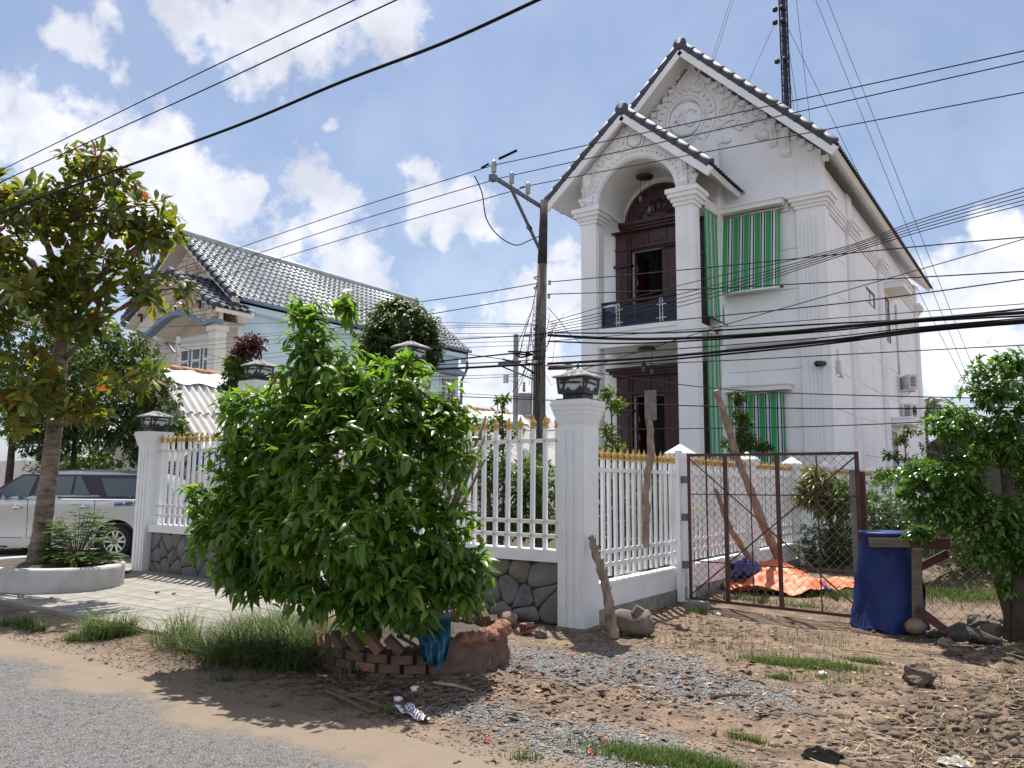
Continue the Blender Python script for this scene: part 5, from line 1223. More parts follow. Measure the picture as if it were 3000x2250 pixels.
gpart('brace', (gp_(0, 1.98) - gn*0.02, gp_(1, 0.08) - gn*0.02), 0.016); gpart('brace', (gp_(0, 0.08) + gn*0.02, gp_(1, 1.98) + gn*0.02), 0.016)
link_mesh(gt, gp_(0.01, 0)[:2], gp_(0.99, 0)[:2], 0.06, 1.99)
b = MB()
for z in (0.45, 1.1, 1.62): b.box(-4.46, -4.33, 10.47, 10.53, z, z+0.1)
b.build('hinge', 'galv', gt)
b = MB(); b.box(-4.46, -4.40, 10.42, 10.54, 0, 2.08); tag(b.build('hinge_post', 'fence_white', loc=(-4.4, 10.48, 0)), 'white steel hinge post between fence post and rusty gate', 'post')
t = thing('gate_post', 'grey concrete gate post with a rusty angle iron beside the barrel', 'post', (-2.05, 10.45, 0))
b = MB(); b.box(-2.16, -2.05, 10.40, 10.52, -0.05, 1.80); b.build('post', 'concrete', t)
b = MB(); b.box(-2.045, -2.0, 10.40, 10.44, -0.05, 1.78); b.box(-2.0, -1.99, 10.40, 10.48, 0, 1.78); b.build('angle_iron', 'rust', t)
cf = thing('chain_link_fence', 'low chain link fence running right from the gate post behind the barrel', 'fence', (-2.0, 10.6, 0))
link_mesh(cf, (-2.0, 10.62), (1.6, 10.72), 0.02, 1.28)
b = MB(); b.tube([(-2.0, 10.62, 1.28), (-0.3, 10.67, 1.25), (1.6, 10.72, 1.28)], 0.006, 5); b.build('top_wire', 'link', cf)
b = MB(); b.box(1.55, 1.65, 10.68, 10.78, 0, 1.4); b.build('post', 'concrete', cf)

# ------------------------------------------------------------------ barrel, wooden frame, tarpaulins
bx, by = -1.74, 10.22
t = thing('barrel', 'blue drum wrapped in dark blue tarpaulin beside the gate', 'barrel', (bx, by, 0))
b = MB(); b.smooth = True; b.lathe([(0.0, 1.08), (0.24, 1.08), (0.30, 1.075), (0.315, 1.05), (0.30, 1.02), (0.285, 1.0), (0.285, 0.0)][::-1], (bx, by, 0), 28); b.build('drum', 'tarp_blue', t)
b = MB(); b.smooth = True
def tarp(u, v):
    a = 2*PI*u; z = 1.0 - 1.0*v; fold = 0.010*math.sin(a*4+1+v) + 0.030*f1(a*1.3, v*2.2, 41, 3, 1.6) + 0.014*abs(f1(a*2+v, v*3-a, 42, 2, 2.4))
    r = 0.292 + 0.10*v + 0.02*math.sin(v*5+a*2)*v + fold*(0.25+v) + (0.07*max(0, math.cos(a-PI*0.95))**3)*v*v
    return (bx + r*math.cos(a), by + r*0.92*math.sin(a), z*0.985 + 0.02*math.sin(a*6)*v - 0.015*(v > 0.95))
b.sheet(tarp, 72, 24); b.build('tarpaulin', 'tarp_blue', t, fix=False)
wf = thing('wooden_frame', 'rough timber frame of boards and braces in front of the blue barrel', 'timber frame', (-1.35, 9.9, 0))
def board(name, p, q, w, h, mat, up=(0, 0, 1)):
    b = MB(); b.beam(p, q, w, h, up); b.build(name, mat, wf)
YW = 9.86
A = lambda x, y, dy=0.0: atY(x, y, YW+dy)
board('plank', A(2546, 1589), A(2666, 1590), 0.03, 0.10, 'plank'); board('plank', A(2658, 1590, 0.035), A(2785, 1594, 0.035), 0.03, 0.12, 'plank_red')
board('post', A(2686, 1608, 0.05), A(2688, 1838, 0.05), 0.10, 0.06, 'plank', (0, 1, 0)); board('foot_block', A(2684, 1815, 0.0) , A(2684, 1842, 0.0), 0.12, 0.09, 'plank', (0, 1, 0))
board('brace', A(2682, 1668, 0.10), A(2775, 1622, 0.25), 0.03, 0.085, 'plank_red'); board('brace', A(2684, 1783, -0.02), A(2788, 1858, -0.12), 0.03, 0.09, 'plank_red')
t = thing('tarpaulin', 'crumpled orange tarpaulin lying on the ground behind the gate', 'tarpaulin', (-3.7, 13.0, 0))
oc = Vector((-3.66, 13.05, 0))
b = MB(); b.smooth = True; NU, NV = 96, 40
def orange(u, v):
    a = 2*PI*u; rx, ry = 0.98 + 0.12*math.sin(3*a+0.6) + 0.07*math.sin(5*a), 1.25 + 0.12*math.sin(2*a+1) + 0.08*math.sin(7*a+2)
    x, y = oc.x + v*rx*math.cos(a) + 0.10*v*math.sin(a), oc.y + v*ry*math.sin(a)
    hh = 0.36*math.exp(-(((x+4.15)/0.36)**2 + ((y-13.6)/0.5)**2)) + 0.20*math.exp(-(((x+3.75)/0.6)**2 + ((y-13.0)/0.6)**2)) + 0.11*math.exp(-(((x+3.15)/0.35)**2 + ((y-12.5)/0.3)**2))
    cr_ = 0.11*abs(f1(x, y, 21, 2, 2.2)) + 0.05*abs(f1(x+3, y, 22, 2, 5.0)) - 0.02
    e = 1 - v**6
    return (x, y, gz1(x, y) + 0.012 + hh*e*0.9 + max(0, cr_)*(0.5+0.5*e) + 0.09*v**8*abs(math.sin(3.5*a+1)))
b.sheet(orange, NU, NV); b.build('sheet', 'tarp_orange', t, fix=False)
bc = Vector((-4.30, 12.75, 0.30))
MAT['tarp_blue2'] = pbr('royal_blue_plastic', (0.02, 0.05, 0.24), 0.4, 0.2, 6, 0.3, 20)
t = thing('bundle', 'blue plastic bundle lying on the corner of the orange tarpaulin', 'bundle', bc)
b = MB(); b.smooth = True
b.sheet(lambda u, v: (bc.x + (0.17 + 0.05*math.sin(u*25+v*4) + 0.04*math.sin(u*43+v*9) + 0.03*math.sin(u*71-v*13))*math.sin(PI*v)*math.cos(2*PI*u), bc.y + (0.26+0.03*math.sin(u*31))*math.sin(PI*v)*math.sin(2*PI*u), bc.z - 0.04 + 0.12*math.cos(PI*v) + 0.035*math.sin(u*19+v*7) + 0.03*math.sin(u*37-v*15)), 56, 20); b.build('wrap', 'tarp_blue2', t, fix=False)
b = MB(); b.sheet(lambda u, v: (-3.12 + 0.35*u, 12.62 - 0.55*u + 0.14*v, 0.19 - 0.10*u + 0.03*math.sin(u*8) - 0.02*v), 10, 3); b.build('flap', 'blue_sheet', t, fix=False)

# ------------------------------------------------------------------ sticks and leaning poles
def stick(name, label, pts, rads, mat='stick', seed=1, cat='wooden pole'):
    rr = random.Random(seed); P_ = [Vector(p) for p in pts]; out, rs = [], []
    for i in range(len(P_)-1):
        for k in range(7):
            t = k/7; out.append(P_[i].lerp(P_[i+1], t) + Vector((rr.uniform(-1, 1), rr.uniform(-1, 1), 0))*0.010); rs.append((rads[i]*(1-t)+rads[i+1]*t)*rr.uniform(0.86, 1.14))
    out.append(P_[-1]); rs.append(rads[-1]); t = thing(name, label, cat, P_[0])
    b = MB(); b.tube(out, rs, 10); b.build('pole_wood', mat, t)
    b = MB()
    for k in range(16):
        i = rr.randrange(2, len(out)-2); a = rr.uniform(0, 2*PI); o_ = Vector((math.cos(a), math.sin(a), 0))*rs[i]*1.02; l = rr.uniform(0.04, 0.11)
        b.beam(out[i]+o_*0.9, out[i]+o_*1.25+Vector((0, 0, l)), 0.02, 0.006, (o_.x, o_.y, 0.01))
    tag(b.build('peeling_bark', mat, t), kind='stuff'); return t
st = stick('signpost', 'peeling stick tied upright to the white fence carrying a grey board', [(-4.42, 9.35, 0.80), (-4.43, 9.40, 1.5), (-4.40, 9.5, 2.1), (-4.44, 9.55, 2.55)], [0.045, 0.05, 0.047, 0.040], seed=2, cat='post')
b = MB(); bm_ = Vector((-4.41, 9.53, 2.64)); b.beam(bm_ + Vector((0.005, -0.01, -0.20)), bm_ + Vector((-0.005, 0.01, 0.20)), 0.155, 0.028, (0.35, -1, 0)); b.build('board', 'board_grey', st)
stick('leaning_pole', 'long rough pole leaning behind the gate towards the lower window', [(-3.98, 13.9, 0.12), (-4.12, 13.3, 0.9), (-4.30, 12.6, 2.0), (-4.44, 12.05, 3.1)], [0.075, 0.07, 0.055, 0.045], seed=3)
stick('leaning_pole', 'shorter forked pole crossing the longer one behind the gate', [(-4.25, 13.2, 0.25), (-4.40, 12.4, 0.9), (-4.44, 11.9, 1.55)], [0.055, 0.045, 0.03], seed=4)
stick('stick', 'short crooked stick leaning on the foot of the front pillar', [(-4.02, 7.68, -0.02), (-4.10, 7.72, 0.4), (-4.25, 7.77, 0.78), (-4.36, 7.80, 1.02)], [0.06, 0.055, 0.048, 0.035], seed=5, cat='stick')

# ------------------------------------------------------------------ electric poles
ep = thing('electric_pole', 'tall concrete electric pole with steel arm in front of the white house', 'utility pole', (-10.25, 15.75, 0))
e0, e1, e2 = Vector((-10.24, 15.80, 0)), Vector((-10.10, 15.62, 4.5)), Vector((-9.94, 15.55, 8.45))
b = MB(); b.smooth = True; b.tube([e0, e1, e1.lerp(e2, 0.62)], [0.185, 0.145, 0.115], 14); b.build('shaft', 'pole', ep)
b = MB(); b.smooth = True; b.tube([e1.lerp(e2, 0.60), e2], [0.117, 0.092], 14); b.build('top_section', 'pole_top', ep)
AY0, AY1 = 15.7, 13.55
b = MB(); b.beam((-10.05, AY0, 8.32), (-10.05, AY1, 8.42), 0.075, 0.075); b.box(-10.12, -9.98, AY1-0.03, AY1+0.12, 8.32, 8.46); arm = b.build('cross_arm', 'galv', ep)
b = MB(); b.beam((-10.02, 15.55, 7.15), (-10.02, 14.25, 8.36), 0.06, 0.05); b.beam((-10.02, 14.95, 7.66), (-10.02, 15.1, 7.60), 0.06, 0.1); b.build('arm_brace', 'galv', ep)
INS = []
for y in (13.62, 14.32, 15.0):
    z = 8.42 - (y-AY1)*0.045 + 0.04; m = MB(); m.smooth = True
    m.lathe([(0.0, -0.12), (0.015, -0.12), (0.015, 0.07), (0.055, 0.075), (0.062, 0.12), (0.042, 0.14), (0.062, 0.16), (0.062, 0.19), (0.045, 0.205), (0.062, 0.22), (0.062, 0.25), (0.045, 0.265), (0.058, 0.28), (0.052, 0.32), (0.03, 0.335), (0.02, 0.36), (0.0, 0.365)], (-10.05, y, z), 12)
    m.build('insulator', 'ceramic', ep)
    INS.append(Vector((-10.05, y, z+0.34)))
b = MB(); b.smooth = True; b.tube([INS[0] + Vector((-0.35, 0, -0.08)), INS[0] + Vector((-0.15, 0, -0.03))], 0.025, 6); b.tube([INS[0] + Vector((0.14, 0, 0.02)), INS[0] + Vector((0.62, 0, 0.10))], 0.03, 6); b.build('wire_sleeve', 'cable', ep)
b = MB()                                                       # clutter where the cables land
for k in range(10):
    z = 4.6 + 0.13*k; b.tube([(e1.x + 0.155*math.cos(a), e1.y + 0.155*math.sin(a), z + 0.03*math.sin(a+k)) for a in np.linspace(0, 2*PI, 15)], 0.008, 4)
b.build('binding', 'cable', ep)
for z in (6.55, 6.3, 5.3): b = MB(); b.tube([(e1.x + 0.145*math.cos(a), e1.y + 0.145*math.sin(a), z) for a in np.linspace(0, 2*PI, 15)], 0.014, 4); b.build('binding', 'cable', ep)
rr = random.Random(12)
b = MB()
for k in range(26):
    s = rr.choice([-1, 1]); p = Vector((e1.x + s*0.16 + rr.uniform(-.05, .05), e1.y - 0.12, rr.uniform(4.3, 5.7))); q = Vector((e1.x + s*rr.uniform(0.1, 0.85), e1.y - rr.uniform(0, 0.3), rr.uniform(3.6, 5.6)))
    b.tube([p, p.lerp(q, 0.5) + Vector((rr.uniform(-.12, .12), 0, -rr.uniform(0.05, 0.35))), q], rr.uniform(0.004, 0.009), 4)
for k in range(9):
    x = e1.x - 0.14 + rr.uniform(-0.05, 0.3); b.tube([(x, e1.y-0.16, rr.uniform(4.5, 6.4)), (x + rr.uniform(-.05, .05), e1.y-0.2, 3.2), (x + rr.uniform(-.06, .06), e1.y-0.22, rr.uniform(1.2, 2.5))], 0.006, 4)
b.build('loose_cable', 'cable', ep)
b = MB(); b.smooth = True
for k in range(3): b.tube([(e1.x-0.85+0.12*k, e1.y-0.1, 4.80-0.06*k), (e1.x-0.45, e1.y-0.1, 4.76-0.07*k), (e1.x-0.1, e1.y-0.14, 4.66)], 0.022, 6)
b.tube([(e1.x-1.0, e1.y-0.1, 4.62), (e1.x-0.5, e1.y-0.1, 4.45), (e1.x-0.05, e1.y-0.14, 4.2)], 0.025, 6); b.build('cable_coil', 'cable', ep)
b = MB(); q = atY(1495, 1065, 15.6); b.box(q.x-0.3, q.x+0.35, 15.5, 15.55, q.z-0.03, q.z+0.03); b.beam((q.x-0.25, 15.55, q.z-0.05), (e1.x, 15.6, q.z-0.5), 0.035, 0.035); b.build('cable_bracket', 'galv', ep)
b = MB()
for (x, y, w, h) in ((1545, 983, 0.05, 0.03), (1567, 1060, 0.06, 0.05), (1483, 1110, 0.05, 0.10)):
    q = atY(x, y, 15.45); b = MB(); b.box(q.x-w, q.x+w, 15.4, 15.48, q.z-h, q.z+h); b.build('junction_box', 'plastic_w', ep)
b = MB()
for (x, y) in ((1577, 827), (1610, 828), (1578, 866), (1608, 868)):
    q = atY(x, y, 15.55); b.smooth = True; b.lathe([(0.0, -0.06), (0.04, -0.05), (0.028, 0), (0.04, 0.05), (0.0, 0.06)], q, 8)
b.build('insulator', 'ceramic', ep)
t = thing('street_lamp', 'orange arm with a small white lamp fixed to the electric pole', 'street lamp', (e1.x+0.1, e1.y, 4.55))
pA, pB = atY(1608, 1078, 15.3), atY(1655, 1077, 15.3); pC = atY(1668, 1078, 15.3)
b = MB(); b.beam(pA, pB, 0.06, 0.095); b.build('arm', 'orange_pl', t)
b = MB(); b.prism([(pB.x, pB.z+0.05), (pC.x+0.02, pC.z+0.14), (pC.x+0.08, pC.z-0.08), (pC.x-0.04, pC.z-0.10)], 15.25, 15.37, lambda u, v, a: (u, a, v)); b.build('lamp_head', 'plastic_w', t)
# thin pole with the transformer further back
fp = thing('transformer_pole', 'thin distant concrete pole with a grey transformer behind the main pole', 'utility pole', (-17.5, 24, 0))
q0, q1 = atY(1513, 980, 26.0), atY(1513, 1200, 26.0)
b = MB(); b.box(q0.x-0.075, q0.x+0.075, 25.9, 26.05, 0, q0.z); b.build('shaft', 'concrete', fp)
tc_ = atY(1538, 1185, 25.8)
b = MB(); b.smooth = True; b.lathe([(0.0, -0.42), (0.27, -0.40), (0.28, -0.3), (0.28, 0.36), (0.31, 0.37), (0.31, 0.42), (0.2, 0.47), (0.0, 0.48)], tc_, 16); b.build('transformer', 'transf', fp)
b = MB(); b.smooth = True; b.lathe([(0.02, 0.48), (0.03, 0.52), (0.09, 0.55), (0.03, 0.6), (0.08, 0.64), (0.03, 0.7), (0.07, 0.74), (0.03, 0.8), (0.06, 0.84), (0.0, 0.95)], tc_ + Vector((-0.05, 0, 0)), 10); b.build('bushing', 'ceramic_d', fp)
b = MB(); b.beam(tc_ + Vector((-0.28, 0, 0.2)), (q0.x, 26, tc_.z+0.2), 0.08, 0.08); b.beam(tc_ + Vector((-0.28, 0, -0.2)), (q0.x, 26, tc_.z-0.2), 0.08, 0.08); b.build('bracket', 'galv', fp)

# ------------------------------------------------------------------ lattice mast behind the house
ms = thing('radio_mast', 'dark lattice radio mast with guy wires rising behind the house roof', 'mast', (-15.9, 60, 0))
MX, MY, MH = -15.85, 60.0, 62.0
legs = [Vector((MX + 0.33*math.cos(a), MY + 0.33*math.sin(a), 0)) for a in (-2.3, -0.2, 1.9)]
MAT['mast'] = pbr('dark_mast_steel', (0.03, 0.033, 0.05), 0.6, 0.2, 5, 0.0, metal=0.3)
for L_ in legs: b = MB(); b.beam(L_, L_ + Vector((0, 0, MH)), 0.10, 0.10); b.build('leg', 'mast', ms)
b = MB(); n = 90
for i in range(24, n):
    z0, z1 = MH*i/n, MH*(i+1)/n
    for k in range(3): p, q = legs[k], legs[(k+1) % 3]; b.tube([p + Vector((0, 0, z0)), q + Vector((0, 0, z1))] if i % 2 else [q + Vector((0, 0, z0)), p + Vector((0, 0, z1))], 0.03, 3, False); b.tube([p + Vector((0, 0, z0)), q + Vector((0, 0, z0))], 0.02, 3, False)
tag(b.build('lacing', 'mast', ms, fix=False), kind='stuff')
b = MB()
for dx in (-0.06, 0.05, 0.15, 0.24): b.tube([(MX+dx, MY-0.3, 0), (MX+dx, MY-0.3, MH)], 0.05, 5)
b.build('feeder_cable', 'mast', ms)
b = MB()
for (x, y) in ((2271, 28), (2291, 22), (2271, 66), (2293, 60), (2277, 180), (2300, 172)):
    q = atY(x, y, 59.4); b = MB(); b.smooth = True; b.lathe([(0.0, -0.15), (0.2, -0.13), (0.22, 0.0), (0.2, 0.13), (0.0, 0.15)], q, 8); b.build('clamp', 'mast', ms)
for (x0, y0, x1, y1) in ((2146, -20, 2086, 172), (2155, -20, 2093, 174), (2271, 66, 2186, 255), (2299, 62, 2560, 600), (2331, -20, 2376, 380), (2301, 77, 2342, 350), (2299, 120, 2330, 350), (2386, -10, 2840, 1120), (2420, -10, 2860, 1100), (2683, 838, 2825, 1120)):
    p, q = atY(x0, y0, 60.0), atY(x1, y1, 60.0); b = MB(); b.tube([p, q], 0.018, 4); b.build('guy_wire', 'mast', ms)

# ------------------------------------------------------------------ overhead wires
def W_(label, pts, Y, r, mat='wire', ext=(14.0, 14.0), name='overhead_wire', group='overhead wires along the road', sag=True, n=10, cat='cable'):
    """a wire strung along the road in the plane Y, through the given sightings, carried on past the frame"""
    P_ = [atY(x, y, Y if isinstance(Y, (int, float)) else Y[i]) for i, (x, y) in enumerate(pts)]
    out = []
    if ext[0]: d = (P_[0]-P_[1]).normalized(); out += [P_[0] + d*ext[0] + Vector((0, 0, 0.02*ext[0])), P_[0] + d*ext[0]*0.5]
    m_ = len(P_)
    for i in range(m_-1):                                       # Catmull-Rom through the points
        p0 = P_[max(i-1, 0)]; p1, p2 = P_[i], P_[i+1]; p3 = P_[min(i+2, m_-1)]
        for k in range(n):
            t = k/n; out.append(0.5*((2*p1) + (p2-p0)*t + (2*p0-5*p1+4*p2-p3)*t*t + (3*p1-p0-3*p2+p3)*t**3))
    out.append(P_[-1])
    if ext[1]: d = (P_[-1]-P_[-2]).normalized(); out += [P_[-1] + d*ext[1]*0.5, P_[-1] + d*ext[1]]
    b = MB(); b.smooth = True; b.tube(out, r, 5); o = b.build(name, mat, loc=P_[0]); tag(o, label, cat, group); return o
pw = 'thin power wire over the {} insulator of the pole arm'
for i, (nm, pts) in enumerate((('outermost', [(560, 775), (1000, 624), (1382, 504), (1437, 486), (1512, 470), (2000, 365), (3000, 149)]),
                               ('middle', [(600, 795), (1000, 662), (1420, 535), (1496, 515), (2000, 403), (3000, 180)]),
                               ('innermost', [(640, 815), (1000, 702), (1500, 560), (1546, 545), (2000, 458), (3000, 271)]))):
    W_(pw.format(nm), pts, 13.62 + 0.69*i, 0.011)
W_('upper of two thin wires crossing the top left sky', [(0, 500), (560, 226), (1000, 18)], 2.3, 0.0032)
W_('lower of two thin wires crossing the top left sky', [(50, 511), (600, 262), (1000, 75), (1165, -2)], 2.3, 0.0035)
t = W_('thick twisted black cable crossing the left tree and the top sky', [(90, 590), (348, 495), (700, 366), (1000, 240), (1300, 125), (1574, 0)], 2.2, 0.0072, 'cable', name='twisted_cable')
W_('uppermost low wire from the pole to the mango tree', [(1235, 884), (1420, 857), (1571, 831)], 15.5, 0.012, ext=(4, 0)); W_('wire from the pole crossing the upper door', [(1612, 826), (2000, 791), (2640, 727), (3000, 695)], 15.5, 0.012, ext=(0, 8))
W_('second low wire from the pole to the mango tree', [(1275, 918), (1420, 893), (1570, 867)], 15.5, 0.012, ext=(4, 0)); W_('wire from the pole crossing the balcony handrail', [(1605, 862), (2000, 849), (2500, 823), (3000, 795)], 15.5, 0.012, ext=(0, 8))
for i in range(5):
    W_(['topmost', 'second', 'middle', 'fourth', 'lowest'][i] + ' of five thin service wires fanning up to the right across the side wall', [(1605, 945+i*7), (2000, 848+i*12 - (i == 0)*14), (2434, 735+i*6), (2700, 642+9*i), (3000, 551+12*i)], 15.3, 0.009, ext=(0, 8), group='service wires fanning right from the pole')
W_('wire climbing from the balcony slab to the right edge', [(2000, 936), (2500, 885), (3000, 818)], 15.4, 0.012, ext=(8, 8))
W_('wire running steeply from the lower side blind to the eave end', [(1700, 1085), (2097, 960), (2500, 845), (2832, 750), (3000, 700)], 15.4, 0.009, ext=(0, 6))
W_('thin wire just above the thick cable bundles', [(1605, 1000), (2000, 967), (2500, 928), (3000, 890)], 15.4, 0.008, ext=(0, 8))
W_('thick upper black cable bundle crossing the house front', [(1605, 982), (1800, 992), (2000, 991), (2300, 973), (2700, 936), (3000, 916)], 15.2, 0.034, 'cable', ext=(0, 8), name='cable_bundle', group='thick black cable bundles')
W_('slim black cable riding over the upper bundle', [(1605, 975), (1800, 976), (2000, 973), (2400, 950), (2700, 934), (3000, 905)], 15.3, 0.018, 'cable', ext=(0, 8), name='cable_bundle', group='thick black cable bundles')
W_('black cable just under the upper bundle', [(1605, 1000), (1800, 1006), (2000, 1000), (2400, 972), (2700, 942), (3000, 926)], 15.25, 0.018, 'cable', ext=(0, 8), name='cable_bundle', group='thick black cable bundles')
W_('thick lower black cable bundle crossing the ground floor door', [(1605, 1066), (1800, 1055), (2000, 1040), (2400, 1002), (2700, 965), (3000, 940)], 15.2, 0.032, 'cable', ext=(0, 8), name='cable_bundle', group='thick black cable bundles')
W_('slim black cable above the lower bundle', [(1605, 1048), (1800, 1036), (2000, 1021), (2400, 990), (2700, 958), (3000, 932)], 15.3, 0.012, 'cable', ext=(0, 8), name='cable_bundle', group='thick black cable bundles')
W_('black cable hanging just under the lower bundle', [(1605, 1080), (1800, 1066), (2000, 1050), (2400, 1010), (2700, 972), (3000, 946)], 15.25, 0.02, 'cable', ext=(0, 8), name='cable_bundle', group='thick black cable bundles')
W_('nearly level wire crossing the camera on the corner', [(1605, 1072), (2000, 1062), (2500, 1037), (3000, 1011)], 15.4, 0.010, ext=(0, 8))
W_('sagging wire passing behind the grey board', [(1690, 1084), (1890, 1113), (2100, 1138), (2350, 1153), (2800, 1165)], 14.0, 0.009, ext=(6, 8))
W_('wire crossing the lower door under the grey board', [(1700, 1176), (2000, 1188), (2400, 1197), (2850, 1195)], 14.0, 0.011, ext=(6, 8))
W_('lowest thin wire crossing the dark lower doorway', [(1700, 1260), (2000, 1256), (2400, 1249), (2840, 1230)], 14.0, 0.009, ext=(6, 8))
W_('thick black cable bundle running left from the pole', [(800, 1096), (1100, 1084), (1290, 1081), (1490, 1071), (1590, 1066)], 15.2, 0.030, 'cable', ext=(6, 0), name='cable_bundle', group='thick black cable bundles')
W_('upper black cable running left from the pole', [(700, 1105), (1000, 1090), (1235, 1065), (1400, 1046), (1580, 1028)], 15.2, 0.020, 'cable', ext=(6, 0), name='cable_bundle', group='thick black cable bundles')
W_('black cable under the left bundle', [(800, 1090), (1100, 1077), (1300, 1068), (1480, 1060), (1590, 1052)], 15.3, 0.013, 'cable', ext=(6, 0), name='cable_bundle', group='thick black cable bundles')
for i, (ya, yb, yc) in enumerate(((930, 940, 950), (975, 960, 950), (980, 968, 955), (990, 980, 975), (1004, 992, 985), (1035, 1015, 998), (1045, 1030, 1010), (1110, 1110, 1095), (1120, 1125, 1100), (1000, 1135, 1165))):
    W_(['topmost', 'second', 'third', 'fourth', 'fifth', 'sixth', 'seventh', 'eighth', 'ninth', 'bottom'][i] + (' thin telephone wire from the top of the fan left of the pole' if i < 9 else ' thin wire sloping down left of the pole towards the blue wall'), [(560, ya+25), (1000, yb), (1300, (yb*0.5+yc*0.5)), (1570, yc)], 15.5, 0.0065, ext=(5, 0), group='telephone wires left of the pole')
W_('hanging jumper cable looping from the arm clamp to the pole', [(1390, 515), (1412, 565), (1425, 640), (1460, 690), (1510, 718), (1550, 705), (1582, 691)], [13.62, 13.7, 13.9, 14.3, 14.8, 15.2, 15.5], 0.014, 'cable', ext=(0, 0), name='jumper_cable')
W_('slack wire dropping from the pole top to the bundles', [(1573, 828), (1560, 900), (1535, 985), (1520, 1050)], 15.3, 0.010, 'cable', ext=(0, 0)); W_('slack wire dropping right from the pole to the cables', [(1605, 900), (1640, 940), (1668, 978), (1705, 1005)], 15.3, 0.008, ext=(0, 0))
